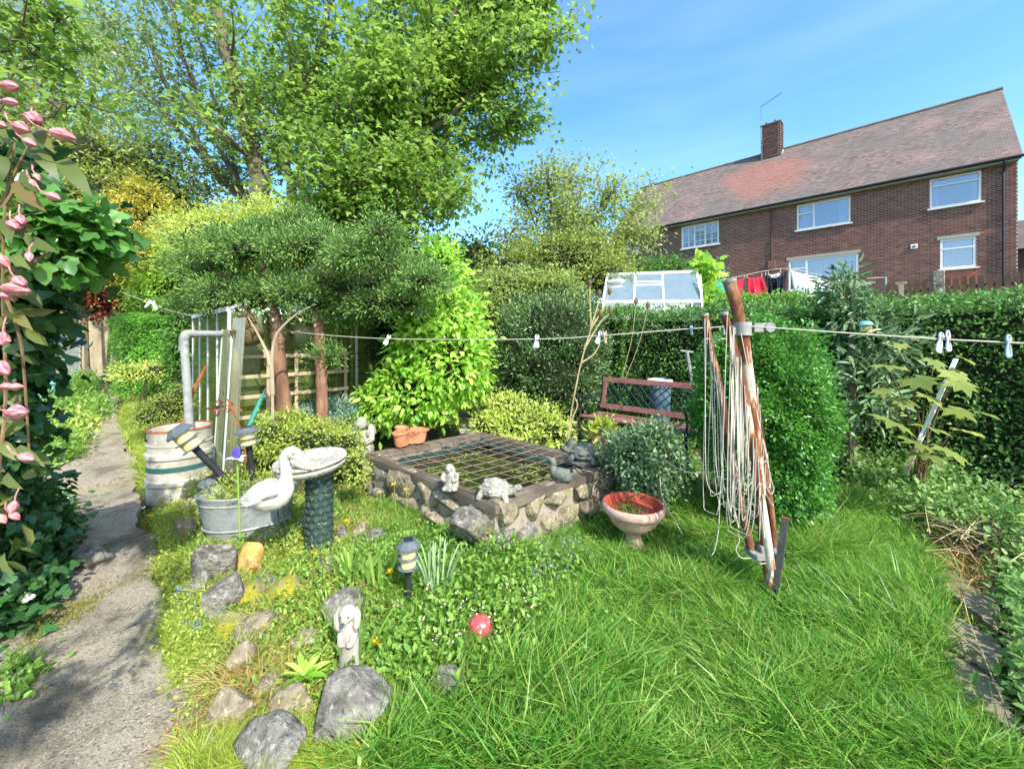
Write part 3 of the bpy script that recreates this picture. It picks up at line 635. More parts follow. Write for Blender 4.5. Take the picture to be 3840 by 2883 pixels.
# left-hand wall of trees
far_bush('birch_tree', 'tall pale feathery tree filling the upper corner behind the clematis', 'tree', [el(120, 420, 14, 330, 330), el(380, 330, 14, 230, 260), el(230, 120, 14.5, 250, 160), el(430, 560, 13.5, 200, 200), el(-150, 300, 13, 250, 330), el(40, 680, 13.5, 260, 220)], 30000, .13, 'l_birch', 21, per=6, spread=.3, amp=.3, depth=.6, cs=0, trunk=6)
far_bush('olive_conifer', 'olive feathery conifer below the pale tree, beside the clematis', 'tree', [el(330, 660, 11.5, 180, 190), el(200, 760, 11.5, 190, 160), el(430, 760, 11.2, 150, 120)], 13000, .15, 'l_olive', 22, per=6, spread=.16, ratio=.35, cs=.72, droop=.35)
far_bush('dark_conifer', 'dark conifer tree standing between the olive conifer and the sycamore stems', 'tree', [el(560, 720, 13, 130, 180), el(640, 830, 12.5, 130, 110)], 9000, .16, 'l_dark', 23, per=5, spread=.2, ratio=.35, droop=.3)
far_bush('golden_conifer', 'golden yellow conifer behind the square clipped hedge', 'tree', [el(500, 880, 10.0, 150, 160), el(430, 1000, 9.8, 130, 110), el(600, 990, 9.6, 120, 120), el(540, 770, 10.1, 70, 80)], 18000, .11, 'l_gold', 24, per=6, spread=.14, ratio=.35, cs=.62, droop=.1)
far_bush('mixed_shrub', 'light green shrub between golden conifer and small greenhouse', 'shrub', [el(660, 1060, 9.6, 100, 130), el(560, 1090, 9.8, 100, 70), el(700, 970, 9.6, 80, 100)], 13000, .075, 'l_laurel', 25, per=6, spread=.1, cs=.62)
far_bush('photinia_shrub', 'shrub with red and orange young leaves left of golden conifer', 'shrub', [el(400, 1080, 9.6, 75, 75), el(340, 1130, 9.6, 60, 70)], 2600, .09, 'l_red', 26, per=5, spread=.1, cs=.6)
far_bush('feathery_shrub', 'pale feathery evergreen shrub rising behind the small greenhouse', 'shrub', [el(820, 900, 8.6, 190, 120), el(1000, 880, 8.9, 190, 110), el(780, 970, 8.4, 90, 90)], 17000, .09, 'l_euon', 27, per=6, spread=.12, ratio=.3, cs=.62)
# trees behind the middle of the garden
far_bush('round_bush', 'dense yellow green bush in front of the airy tree', 'shrub', [el(2130, 990, 10.5, 230, 130), el(1950, 1040, 10.2, 150, 110), el(2280, 1050, 10, 120, 90)], 19000, .075, 'l_olive', 32, per=6, spread=.1, cs=.66, base=tuple(P(2130, 1150, 10.4)))
far_bush('silver_bush', 'silvery green bush with pale flower spikes left of the far greenhouse', 'shrub', [el(1900, 1110, 8.2, 130, 110), el(2060, 1110, 8.2, 130, 90), el(1830, 1190, 8, 90, 90)], 13000, .07, 'l_birch', 33, per=6, spread=.09, cs=.66)
far_bush('elder_bush', 'green leafy bush against the house wall above the far greenhouse', 'shrub', [el(2520, 1025, 14, 60, 50), el(2420, 1040, 14, 70, 45), el(2640, 1035, 14, 50, 35)], 3500, .13, 'l_mid', 34, per=5, spread=.15, cs=.7)
far_bush('backdrop_tree', 'green tree closing the gap behind the juniper and the laurel', 'tree', [el(1500, 1030, 13.5, 330, 150), el(1180, 1000, 13.5, 300, 180), el(900, 1010, 13, 250, 160), el(1790, 1010, 13.5, 140, 130)], 17000, .15, 'l_mid', 35, per=6, spread=.2, cs=.66)
far_bush('back_hedge_tree', 'dark green trees closing the end of the path', 'tree', [el(250, 1120, 17, 300, 190), el(0, 1050, 16, 260, 250), el(520, 1180, 18, 200, 160)], 11000, .2, 'l_mid', 36, per=6, spread=.25, cs=.66)
far_bush('screen_shrub', 'dark shrub seen through the trellis and greenhouse panes', 'shrub', [el(1000, 1330, 8.3, 200, 190), el(1300, 1330, 8.3, 220, 190), el(1480, 1380, 8, 120, 170), el(820, 1330, 8.8, 120, 170)], 12000, .09, 'l_dark', 37, per=6, spread=.1, cs=.75)
far_bush('low_shrubs', 'low bushy shrubs under the red towels behind the long hedge', 'shrub', [el(2760, 1150, 7.8, 90, 36), el(2900, 1148, 7.8, 100, 36), el(3040, 1145, 7.6, 90, 36)], 7000, .06, 'l_privet', 38, per=6, spread=.07, cs=.7)
# ================================================================ the big sycamore
def stem_tree(name, label, stems, Y, lm, seed, leaf=.17, nsub=20, sub=(1.0, 2.4), tw=6, per=13, spr=.2, rz_=.25, base=None, shape=T_SYC, ratio=.95):
    rg = np.random.default_rng(seed); b = Vector(base); t = thing(name, label, 'tree', b); wood = MB(); br = MB(); tips = []; outs = []
    for si, (pts, r0, r1, dens, dy) in enumerate(stems):
        w = [P(px, py, Y+dy*k/(len(pts)-1))-b for k, (px, py) in enumerate(pts)]; c = catmull(w, 6)
        c = [q+Vector(rg.normal(size=3)*.03) if 0 < i < len(c)-1 else q for i, q in enumerate(c)]
        wood.tube(c, [r0, r1], 8)
        for k in range(int(nsub*dens)):
            f = rg.uniform(.16, .99)**.9; i = min(int(f*(len(c)-1)), len(c)-2); p = c[i].lerp(c[i+1], f*(len(c)-1)-i); tg = (c[i+1]-c[i]).normalized()
            h = Vector(rg.normal(size=3)); h.z *= .5; h.normalize(); d = (tg*.45+h*.9+Vector((0, 0, rz_))).normalized(); L = rg.uniform(*sub)*(1.15-.5*f)
            q = catmull([p, p+d*L*.5+Vector(rg.normal(size=3)*.08), p+(d+Vector((0, 0, rg.uniform(-.15, .3)))).normalized()*L], 3); r = max(.012, (r0+(r1-r0)*f)*.28)
            br.tube(q, [r, .006], 5, False)
            for j in range(tw):
                s = rg.uniform(.25, 1); a = q[min(int(s*(len(q)-1)), len(q)-1)]; e = Vector(rg.normal(size=3)).normalized(); e.z = e.z*.6+.1
                tip = a+e*rg.uniform(.15, .5); br.tube([a, tip], [.006, .003], 3, False); tips.append(tuple(tip)); outs.append(tuple((e+d*.5).normalized()))
    wood.build('trunk', M['bark'], t); br.build('branches', M['bark'], t)
    p, o = clump(np.array(tips), np.array(outs), per, spr, rg)
    leaves('crown', p, o, leaf, ratio, shape, M[lm], t, rg, jit=.8, droop=.45, flat=.7, out=.3, var=.45); return t
SY = 10.8
st = [([(1010, 900), (965, 650), (905, 420), (850, 200), (790, -100), (760, -350)], .29, .07, 1.0, .5),
      ([(1130, 900), (1085, 650), (1060, 480), (1090, 250), (1060, 0), (1050, -300)], .15, .04, 1.3, 1.2),
      ([(1150, 900), (1130, 600), (1160, 350), (1230, 100), (1250, -250)], .13, .04, 1.4, -.6),
      ([(1180, 900), (1250, 620), (1310, 420), (1420, 200), (1480, -50), (1520, -300)], .14, .04, 1.6, .5),
      ([(1200, 900), (1380, 720), (1470, 560), (1600, 430), (1720, 360), (1850, 330)], .11, .02, 1.5, .2),
      ([(1200, 900), (1330, 650), (1500, 350), (1640, 150), (1780, -50), (1900, -250)], .13, .03, 1.9, -.5),
      ([(1210, 900), (1360, 790), (1520, 740), (1680, 640)], .07, .02, 1.4, .6),
      ([(1210, 900), (1400, 600), (1620, 300), (1830, 120), (1960, 40)], .10, .02, 1.8, 1.0),
      ([(1220, 900), (1400, 860), (1560, 800), (1680, 760)], .05, .015, 1.0, -.8),
      ([(1170, 900), (1230, 740), (1330, 560), (1390, 420), (1440, 260)], .09, .02, 1.6, -1.4),
      ([(1160, 920), (1300, 840), (1380, 700), (1460, 640)], .06, .02, 1.2, -1.6),
      ([(1140, 950), (1200, 870), (1280, 790), (1330, 690)], .05, .02, 1.0, -1.8),
      ([(1220, 900), (1480, 620), (1720, 400), (1900, 240), (2040, 120)], .09, .015, 1.5, -.3),
      ([(1220, 900), (1500, 680), (1700, 560), (1850, 500), (1930, 470)], .07, .015, 1.2, .9),
      ([(1400, 500), (1700, 180), (1900, 60), (2060, -30)], .07, .02, 1.3, .6)]
stem_tree('sycamore_tree', 'large many stemmed sycamore filling the sky above the juniper', st, SY, 'l_syc', 41, leaf=.125, nsub=23, base=P(1130, 1150, SY), per=17, spr=.19, tw=6)
st = [([(1000, 880), (860, 700), (700, 530), (560, 350), (430, 150), (330, -50)], .11, .03, .8, 1.2),
      ([(990, 880), (800, 620), (640, 360), (560, 150), (500, -100)], .10, .03, .8, .4),
      ([(985, 880), (830, 560), (720, 300), (650, 50), (600, -200)], .09, .03, .9, -.4),
      ([(960, 900), (880, 830), (800, 720), (690, 640)], .05, .02, .8, -.4),
      ([(995, 880), (870, 600), (800, 350), (740, 100), (700, -150)], .08, .03, .9, .8)]
stem_tree('leaning_sycamore', 'sparse leaning tree with thin bare branches left of the large sycamore', st, SY+1.5, 'l_syc_b', 42, leaf=.11, nsub=22, sub=(1.2, 2.8), per=11, spr=.26, base=P(990, 1150, SY+1.5))
hs = [([(2140, 1160), (2060, 950), (1990, 800), (1950, 720)], .05, .012, 1.0, .4), ([(2145, 1160), (2090, 900), (2060, 740), (2050, 640)], .06, .012, 1.2, -.3), ([(2150, 1160), (2150, 900), (2150, 740), (2140, 650)], .06, .012, 1.2, .5), ([(2155, 1160), (2200, 950), (2240, 800), (2270, 690)], .06, .012, 1.2, -.4), ([(2160, 1160), (2260, 980), (2330, 870), (2390, 760)], .05, .01, 1.0, .3), ([(2160, 1160), (2270, 1020), (2370, 940), (2430, 880)], .04, .01, 1.0, -.2), ([(2140, 1160), (2000, 1010), (1940, 920), (1890, 880)], .04, .01, .9, -.3), ([(2150, 1160), (2120, 980), (2110, 870), (2180, 800)], .04, .01, 1.0, -.7)]
stem_tree('hawthorn_tree', 'airy light green tree left of the brick house', hs, 12.4, 'l_birch', 44, leaf=.105, nsub=22, sub=(.6, 1.5), tw=6, per=12, spr=.19, base=P(2150, 1165, 12.4), shape=T_DIA, ratio=.7)
# overhanging branch in the top corner
st = [([(-120, 520), (40, 300), (150, 160), (260, 60)], .035, .01, 1.0, .5), ([(-150, 300), (20, 180), (110, 80), (190, 10)], .03, .01, 1.0, .3), ([(-150, 700), (60, 520), (220, 420), (360, 380)], .03, .008, .9, .4)]
stem_tree('maple_sapling', 'bright lobed leaf branches reaching in at the top corner', st, 5.4, 'l_syc', 43, leaf=.10, nsub=13, sub=(.3, .8), tw=4, per=7, spr=.1, base=P(-250, 1500, 5.4))

# ================================================================ juniper with two reddish trunks
JY = 4.55; jb = P(1060, 1700, JY); jt = thing('juniper_tree', 'spreading grey green juniper on two bare reddish trunks', 'tree', (jb.x, jb.y, g(jb.x, jb.y)))
JB = jt.location.copy()
for pts, r in (([(1075, 1700), (1062, 1500), (1045, 1330), (1035, 1220), (1010, 1080)], .078), ([(1205, 1690), (1207, 1480), (1200, 1290), (1195, 1180), (1230, 1050)], .062)):
    m = MB(); w = catmull([P(px, py, JY)-JB for px, py in pts], 8); rg = random.Random(1); w = [q+Vector((rg.uniform(-.008, .008), rg.uniform(-.008, .008), 0)) for q in w]
    w[0].z = -.1; m.tube(w, [r*1.15, r, r*.95, r*.8, r*.5], 14); tr = m.build('trunk', M['bark_red'], jt)
m = MB()
for a in [(1010, 1150, 900, 1080), (1010, 1120, 820, 1020), (1030, 1130, 1130, 1000), (1220, 1130, 1350, 1040), (1230, 1120, 1480, 1000), (1210, 1150, 1330, 1150), (1220, 1050, 1250, 930), (1010, 1100, 980, 930)]:
    p, q = P(a[0], a[1], JY)-JB, P(a[2], a[3], JY)-JB; m.tube(catmull([p, p.lerp(q, .5)+Vector((0, 0, -.05)), q], 4), [.035, .012], 6)
m.build('limbs', M['bark_red'], jt)
rj = random.Random(5); E_ = []
for k in range(34):
    px = 770+ (k % 17)*50+rj.uniform(-25, 25); tp = 850+((px-1180)/430)**2*130+40*math.sin(px*.021+1); bt_ = 1185-60*math.exp(-((px-1130)/110)**2); py = tp+(bt_-tp)*(rj.uniform(0, .42) if k < 17 else rj.uniform(.5, 1))
    E_.append(el(px, py, JY+rj.uniform(-.45, .5), rj.uniform(75, 120), rj.uniform(32, 52)))
E_.append(el(1240, 1330, 4.47, 45, 25))
E_ = [(tuple(Vector(c)-JB), r) for c, r in E_]; rg = np.random.default_rng(51)
p, o = multi_shell(E_, 1150, rg, depth=.5, amp=.3, freq=6); o = nrm(o+np.array([0, -.1, .45])); kq = 70; e = rg.normal(size=(len(p)*kq, 3))*.048; oo = np.repeat(o, kq, 0); pp_ = np.repeat(p, kq, 0)+e+oo*(rg.random(len(e))*.07)[:, None]
dd = nrm(e/.048*.5+oo*1.0)
leaves('foliage', pp_, dd, .042, .3, T_DIA, M['l_junip'], jt, rg, jit=.4, flat=.3, out=.3)
core('shade_core', E_[:-1], M['core_shade'], jt, .55, .12)  # solid dark filler so gaps in the crown look shaded

# ================================================================ near shrubs
def shrub(name, label, E, n, size, lm, seed, shape=T_OVA, ratio=.5, per=5, spread=.05, amp=.2, depth=.3, cs=.75, singles=0, droop=.15, corem='core_shade', jit=.8, freq=4, cat='shrub', stems=6, flat=.5):
    rg = np.random.default_rng(seed); c0 = E[0][0]; zb = g(c0[0], c0[1]); b = Vector((c0[0], c0[1], zb)); t = thing(name, label, cat, b); E = [(tuple(Vector(c)-b), r) for c, r in E]
    p, o = multi_shell(E, n//per, rg, depth=depth, amp=amp, freq=freq, zcut=-.9); p, o = clump(p, o, per, spread, rg); ok = p[:, 2] > .01; p, o = p[ok], o[ok]
    if singles:
        sc_ = np.linalg.norm(p+np.array(b)-np.array([0, 0, EYE]), axis=1); idx = np.argsort(sc_)[:singles*3]; idx = rg.choice(idx, min(singles, len(idx)), replace=False); mk = np.ones(len(p), bool); mk[idx] = False
        leaf_objs('leaf', p[idx], o[idx], size*1.1, ratio, shape, M[lm], t, rg, jit=jit, droop=droop, flat=flat); p, o = p[mk], o[mk]
    stuff(leaves('foliage', p, o, size, ratio, shape, M[lm], t, rg, jit=jit, droop=droop, flat=flat))
    if cs: core('branches', E, M[corem], t, cs, .1)  # solid dark filler painted as the shade between leaves
    m = MB()
    for k in range(stems):
        a = rg.uniform(0, 6.28); e = Vector(E[k % len(E)][0]); q = e+Vector((math.cos(a)*.4*E[k % len(E)][1][0], math.sin(a)*.4*E[k % len(E)][1][1], .3*E[k % len(E)][1][2]))
        m.tube(catmull([(math.cos(a)*.05, math.sin(a)*.05, -.05), (q.x*.5, q.y*.5, q.z*.4), tuple(q)], 4), [.016, .006], 5)
    if stems: m.build('stems', M['twig'], t)
    return t
shrub('laurel_bush', 'bright yellow green broad leaved bush behind the pond', [el(1640, 1180, 5.15, 140, 180), el(1680, 1360, 4.95, 160, 190), el(1560, 1480, 4.85, 150, 130), el(1430, 1520, 4.9, 80, 90), el(1655, 1010, 5.25, 75, 100), el(1730, 1230, 5.1, 90, 120), el(1570, 1330, 4.95, 110, 110)], 10500, .085, 'l_laurel', 61, per=6, spread=.07, amp=.25, depth=.4, cs=.55, singles=300, droop=.35)
shrub('dark_laurel', 'dark green broad leaved bush at the side of the bright bush', [el(1480, 1260, 5.4, 70, 110), el(1500, 1140, 5.5, 70, 70)], 1500, .09, 'l_dark', 62, per=5, spread=.07, cs=.7)
shrub('pieris_bush', 'dark glossy upright bush between the bright bush and the bench', [el(2070, 1230, 5.9, 180, 150), el(2080, 1420, 5.75, 185, 150), el(1930, 1340, 5.85, 80, 150), el(2170, 1330, 5.8, 100, 190)], 24000, .05, 'l_pieris', 63, ratio=.36, per=9, spread=.045, amp=.3, depth=.35, cs=.62, droop=-.35, shape=T_DIA)
shrub('euonymus_mound', 'low pale yellow leaved mound behind the pond', [el(1960, 1590, 4.95, 150, 60), el(1840, 1600, 4.9, 80, 45), el(2070, 1620, 4.75, 80, 45), el(1900, 1545, 5.2, 120, 60), el(1990, 1660, 4.6, 90, 30)], 9000, .045, 'l_euon', 64, per=6, spread=.04, amp=.3, cs=.75, singles=60)
shrub('topiary_bush', 'rounded clipped bright green bush behind the rotary dryer', [el(2850, 1540, 3.1, 215, 330, 240), el(2890, 1770, 3.0, 165, 180, 170)], 60000, .027, 'l_topi', 65, shape=T_DIA, ratio=.6, per=9, spread=.024, amp=.13, depth=.16, cs=.8, droop=-.1, freq=10)
tb_ = [o for o in bpy.data.objects if o.name == 'topiary_bush'][0]; rg = np.random.default_rng(651); Et = [(tuple(Vector(c)-tb_.location), r) for c, r in (el(2850, 1540, 3.1, 215, 330, 240), el(2890, 1770, 3.0, 165, 180, 170))]
p, o = multi_shell(Et, 420, rg, depth=.02, amp=.13, freq=10); p, o = clump(p, o, 7, .014, rg); p = p+o*(rg.random(len(p))*.075)[:, None]; leaves('stray_shoots', p, o, .028, .55, T_DIA, M['l_topi'], tb_, rg, jit=.6)
shrub('variegated_shrub', 'small grey green leaved shrub beside the pink urn', [el(2390, 1710, 3.15, 130, 100), el(2450, 1640, 3.2, 90, 60), el(2320, 1700, 3.25, 70, 70), el(2430, 1810, 3.1, 110, 80), el(2500, 1730, 3.2, 60, 90)], 6500, .034, 'l_grey', 66, shape=T_OVA, ratio=.55, per=8, spread=.04, amp=.45, depth=.6, cs=.4, stems=16, droop=-.1)
shrub('blue_juniper', 'low blue grey juniper spreading in front of the trellis', [el(1230, 1550, 5.0, 110, 45), el(1130, 1580, 4.8, 90, 40), el(1300, 1590, 4.7, 60, 40)], 9000, .06, 'l_junip_low', 67, shape=T_DIA, ratio=.2, per=9, spread=.03, amp=.35, cs=.6, jit=.5)
shrub('golden_cover', 'low yellow green small leaved mound beside the bird bath', [el(1150, 1650, 4.0, 170, 60), el(1280, 1670, 3.7, 80, 60), el(1020, 1650, 3.9, 90, 70), el(1060, 1600, 4.3, 120, 50), el(1330, 1760, 3.2, 40, 60)], 15000, .028, 'l_weed_y', 68, shape=T_DIA, ratio=.6, per=8, spread=.035, amp=.35, cs=.72)
shrub('leafy_climber', 'light green bush right of the square clipped hedge', [el(700, 1330, 7.6, 40, 110), el(690, 1420, 7.4, 50, 50), el(700, 1230, 7.8, 40, 100)], 5000, .06, 'l_mid', 69, per=6, spread=.06, cs=.75)
shrub('buff_shrub', 'low shrub with buff pink young leaves under the square clipped hedge', [el(520, 1395, 7.6, 110, 32), el(600, 1390, 7.5, 90, 30)], 2200, .05, 'l_euon', 70, per=5, spread=.05, cs=.6)
shrub('potentilla_shrub', 'dark leaved shrub behind the steel keg', [el(620, 1530, 5.3, 80, 50), el(560, 1560, 5.2, 60, 40), el(680, 1500, 5.4, 40, 60)], 4500, .03, 'l_olive', 71, shape=T_DIA, per=7, spread=.04, cs=.7)
shrub('grape_vine', 'lobed pale green vine growing at the end of the far greenhouse', [el(2640, 1030, 9.6, 26, 60), el(2640, 1120, 9.4, 30, 45)], 400, .17, 'l_laurel', 72, shape=T_MAP, ratio=.9, per=4, spread=.1, cs=0, stems=3)
# buddleia with long grey leaves
shrub('buddleia_shrub', 'tall grey green long leaved shrub carrying the bird feeder', [el(3160, 1120, 4.3, 80, 70), el(3210, 1200, 4.2, 90, 90), el(3290, 1310, 4.0, 100, 130), el(3170, 1060, 4.35, 40, 60), el(3230, 1480, 3.9, 80, 140), el(3380, 1330, 4.0, 60, 80)], 2300, .11, 'l_grey', 73, shape=T_OVA, ratio=.26, per=6, spread=.05, amp=.3, depth=.7, cs=0, stems=12, droop=.2, singles=200)
m = MB(); bt = P(3190, 1700, 4.0)
budd = thing('tree_stump_trunk', 'bare brown leaning trunk under the long leaved shrub', 'trunk', (bt.x, bt.y, g(bt.x, bt.y)))
m.tube(catmull([Vector((0, 0, -.05)), P(3190, 1500, 4.0)-budd.location, P(3195, 1300, 4.05)-budd.location, P(3200, 1180, 4.1)-budd.location], 5), [.05, .04, .035, .02], 8); m.build('wood', M['bark'], budd)

# sycamore seedling with big leaves
sb = G(3440, 1890); sd = thing('sycamore_seedling', 'young plant with very large pale lobed leaves in the shaded bed', 'plant', sb)
m = MB(); LFS = [(3330, 1370, 3.2, .17), (3430, 1420, 3.1, .2), (3560, 1390, 3.2, .15), (3390, 1500, 3.1, .15), (3350, 1580, 3.0, .2), (3470, 1480, 3.2, .16), (3590, 1430, 3.1, .16), (3480, 1600, 3.0, .17), (3560, 1530, 3.1, .18), (3600, 1610, 3.0, .15), (3420, 1650, 2.95, .2), (3540, 1680, 2.95, .17), (3660, 1540, 3.1, .13), (3500, 1350, 3.2, .13), (3380, 1290, 3.25, .1), (3610, 1340, 3.2, .1), (3300, 1460, 3.15, .12), (3460, 1700, 2.9, .16)]
rg = np.random.default_rng(81); Pp = []; Oo = []
for px, py, Y, s in LFS:
    q = P(px, py, Y)-Vector(sb); root = Vector((rg.uniform(-.04, .04), rg.uniform(-.04, .04), max(.05, q.z*.35))); m.tube(catmull([Vector((root.x*.6, root.y*.6, 0)), root, root.lerp(q, .6)+Vector((0, 0, .05)), q], 4), [.008, .003], 5); Pp.append(tuple(q)); d = Vector((q.x, q.y-.3, -.15)).normalized(); Oo.append(tuple(d))
m.build('stems', M['twig'], sd); LM('l_seed', '#6d8434', '#8a9c40', '#a3ae52', '#5c7430', trans=.45, pscale=3)
for i, (q, o, lf) in enumerate(zip(Pp, Oo, LFS)): leaf_objs('leaf', np.array([q]), np.array([o]), lf[3]*1.15, .95, T_MAP, M['l_seed'], sd, rg, jit=.35, droop=.1, flat=1.2, out=.1, var=.1)

# ================================================================ ivy bank and clematis on the near side of the path
E = [el(200, 900, 1.45, 120, 85, 120), el(30, 1060, 1.5, 130, 140, 160), el(-120, 1300, 1.55, 110, 200, 180), el(-60, 700, 1.5, 130, 170, 160), el(-170, 1600, 1.7, 130, 220, 200), el(-200, 1000, 1.5, 220, 300, 220), el(-220, 1500, 1.7, 220, 400, 220), el(-130, 1900, 2.1, 170, 160, 220), el(-40, 2080, 2.5, 150, 120, 220), el(-100, 2250, 2.1, 140, 150, 200)]
iv = shrub('ivy_bank', 'dark glossy ivy climbing beside the concrete path', E, 15000, .05, 'l_ivy', 91, shape=T_IVY, ratio=.95, per=5, spread=.06, amp=.22, depth=.4, cs=.62, singles=300, droop=.35, stems=0, flat=.3, jit=1.2, cat='ivy')
iv2 = shrub('sunlit_ivy', 'bright ivy shoots coloured as sunlit at the top of the ivy bank', [el(270, 850, 1.3, 120, 60, 120), el(180, 930, 1.3, 130, 90, 150), el(330, 910, 1.35, 60, 50, 80)], 900, .045, 'l_ivy_lit', 92, shape=T_IVY, ratio=.95, per=4, spread=.03, amp=.2, depth=.5, cs=0, singles=150, droop=.4, stems=0, cat='ivy')
# clematis: twining stems, long drooping leaves, pink buds
cb = P(-60, 2400, 1.2); cl = thing('clematis_vine', 'pink budded clematis vine at the near edge of the picture', 'vine', (cb.x, cb.y, g(cb.x, cb.y)))
m = MB(); CB = cl.location.copy()
for pts in ([(-60, 2400), (-20, 1900), (20, 1500), (10, 1100), (20, 760), (60, 520)], [(-80, 2400), (-60, 1700), (-30, 1200), (-10, 800), (-30, 500), (20, 380)], [(10, 760), (60, 640), (120, 520)], [(10, 780), (120, 620), (210, 570)], [(15, 1100), (70, 1250), (90, 1400), (110, 1700)], [(0, 900), (60, 830), (150, 790)], [(0, 1000), (100, 1000), (200, 930)]):
    m.tube(catmull([P(px, py, .85 if py < 2000 else 1.1)-CB for px, py in pts], 6), [.0038, .002], 6)
M['clem_stem'] = mat('clem_stem', ['#5a4630', '#75603f', '#8a7450'], 12, .7); m.build('stems', M['clem_stem'], cl)
LV = [(130, 560, 210, 660), (230, 600, 330, 720), (60, 680, 150, 780), (20, 590, -20, 700), (110, 760, 60, 850), (0, 820, 40, 900), (90, 640, 130, 720), (10, 1130, 70, 1200), (60, 1170, 110, 1230), (20, 1290, 60, 1330), (0, 1660, 60, 1720), (60, 1680, 150, 1740), (20, 1780, 70, 1830), (120, 900, 200, 940), (40, 960, 100, 1000), (0, 460, 30, 540), (140, 480, 190, 560), (10, 2080, 40, 2150), (30, 1560, 90, 1590)]
lme = None; rg = np.random.default_rng(93)
for a, b, c_, d_ in LV:
    p = P(a, b, .84)-CB; q = P(c_, d_, .82)-CB; dd = q-p
    V_, T_ = leaf_geo(np.array([p]), np.array([dd]), np.array([[.2, -.9, .4]])+rg.normal(size=(1, 3))*.35, np.array([dd.length*1.05]), np.array([dd.length*.3]), T_STR)
    obj('leaf', fast_mesh('leaf', V_, T_), M['l_clem'], cl)
BUD = [(35, 325, 35, 0), (40, 383, 26, .1), (125, 445, 42, .45), (80, 480, 38, .4), (235, 507, 38, .15), (113, 535, 26, .5), (5, 470, 24, .3), (200, 738, 26, .4), (55, 845, 34, .5), (80, 825, 26, .8), (10, 980, 30, 1), (60, 1085, 44, .15), (75, 1055, 30, .6), (25, 1110, 26, .2), (110, 965, 22, 1.2), (10, 1270, 32, .9), (28, 1450, 24, .2), (60, 1450, 22, 0), (65, 1545, 46, 0), (100, 1715, 30, .3), (5, 1380, 40, .7), (50, 1900, 24, 1.2), (10, 1945, 22, .9), (55, 1935, 22, 1), (125, 688, 18, 1), (140, 665, 18, .9), (15, 1275, 24, .2)]
M['bud'] = mat('bud', ['#96424f', '#b96a74', '#d0968f', '#a04c5c'], 90, .75, .3, 120, spec=.15, stretch=(1, 1, .12), lo=.35, hi=.65)
for i, (px, py, r, a) in enumerate(BUD):
    k = r/F*.8*.88; m = MB(); n = 7; pr = [(0, -1.0), (.3, -.85), (.62, -.35), (.66, 0), (.5, .45), (.22, .85), (0, 1.05)]
    m.lathe([(q*k*1.0, z_*k*1.12) for q, z_ in pr], 20, flute=.13, nf=4)
    m.tube([(0, 0, -k*1.1), (-k*.2, 0, -k*2.2), (-k*.9, 0, -k*3)], .0014, 5)
    m.build('bud', M['bud'], cl, loc=P(px, py, .8)-CB, rot=(.3*math.sin(i), math.pi/2+a, .4*math.sin(i*2)))
# unseen clematis leaves added past the picture edge to shade the path
rg = np.random.default_rng(94); p, o = multi_shell([((-.95, -.1, 2.0), (.32, .3, .4)), ((-1.05, -.5, 1.7), (.3, .4, .6)), ((-.75, -.35, 2.25), (.35, .25, .25))], 60, rg, depth=.8, amp=.3); p, o = clump(p-np.array(CB), o, 5, .05, rg)
leaves('shade_foliage', p, o, .11, .3, T_STR, M['l_clem'], cl, rg, jit=.8, droop=.5)
rg = np.random.default_rng(95); q = np.array([tuple(P(a, b_, .9)-CB) for a, b_ in zip(rg.uniform(-90, 110, 110), rg.uniform(380, 2150, 110))]); leaf_objs('leaf', q, np.repeat([[.5, -.4, -.5]], 110, 0), .05, .42, T_OVA, M['l_clem'], cl, rg, jit=.9, flat=.4, out=.5)
# ================================================================ grass and ground cover
def proj(x, y, z): return 1920+x/y*F, HY-(z-EYE)/y*F
def inpoly(px, py, poly):
    r = np.zeros(len(px), bool); n = len(poly)
    for i in range(n):
        x1, y1 = poly[i]; x2, y2 = poly[(i+1) % n]
        c = ((y1 > py) != (y2 > py)) & (px < (x2-x1)*(py-y1)/(y2-y1+1e-9)+x1); r ^= c
    return r
def area_pts(poly, n, rng, falloff=1.0):
    ps = [G(*q) for q in poly]; x0, x1 = min(p.x for p in ps), max(p.x for p in ps); y0, y1 = min(p.y for p in ps), max(p.y for p in ps); out = []; tot = 0
    wp = [(p.x, p.y) for p in ps]
    while tot < n:
        x = rng.uniform(x0, x1, n*3); y = rng.uniform(y0, y1, n*3); k = inpoly(x, y, wp) & (rng.random(n*3) < (y0/np.maximum(y, .3))**falloff); out.append(np.stack([x[k], y[k]], 1)); tot += int(k.sum())
        if k.sum() < 3: break
    q = np.concatenate(out)[:n]; return np.stack([q[:, 0], q[:, 1], gz(q[:, 0], q[:, 1])], 1)
POND_XY = [(-.105, 2.52), (-1.42, 3.70), (-.40, 4.6), (.96, 3.4)]
def off_pond(p): return ~inpoly(p[:, 0], p[:, 1], POND_XY)
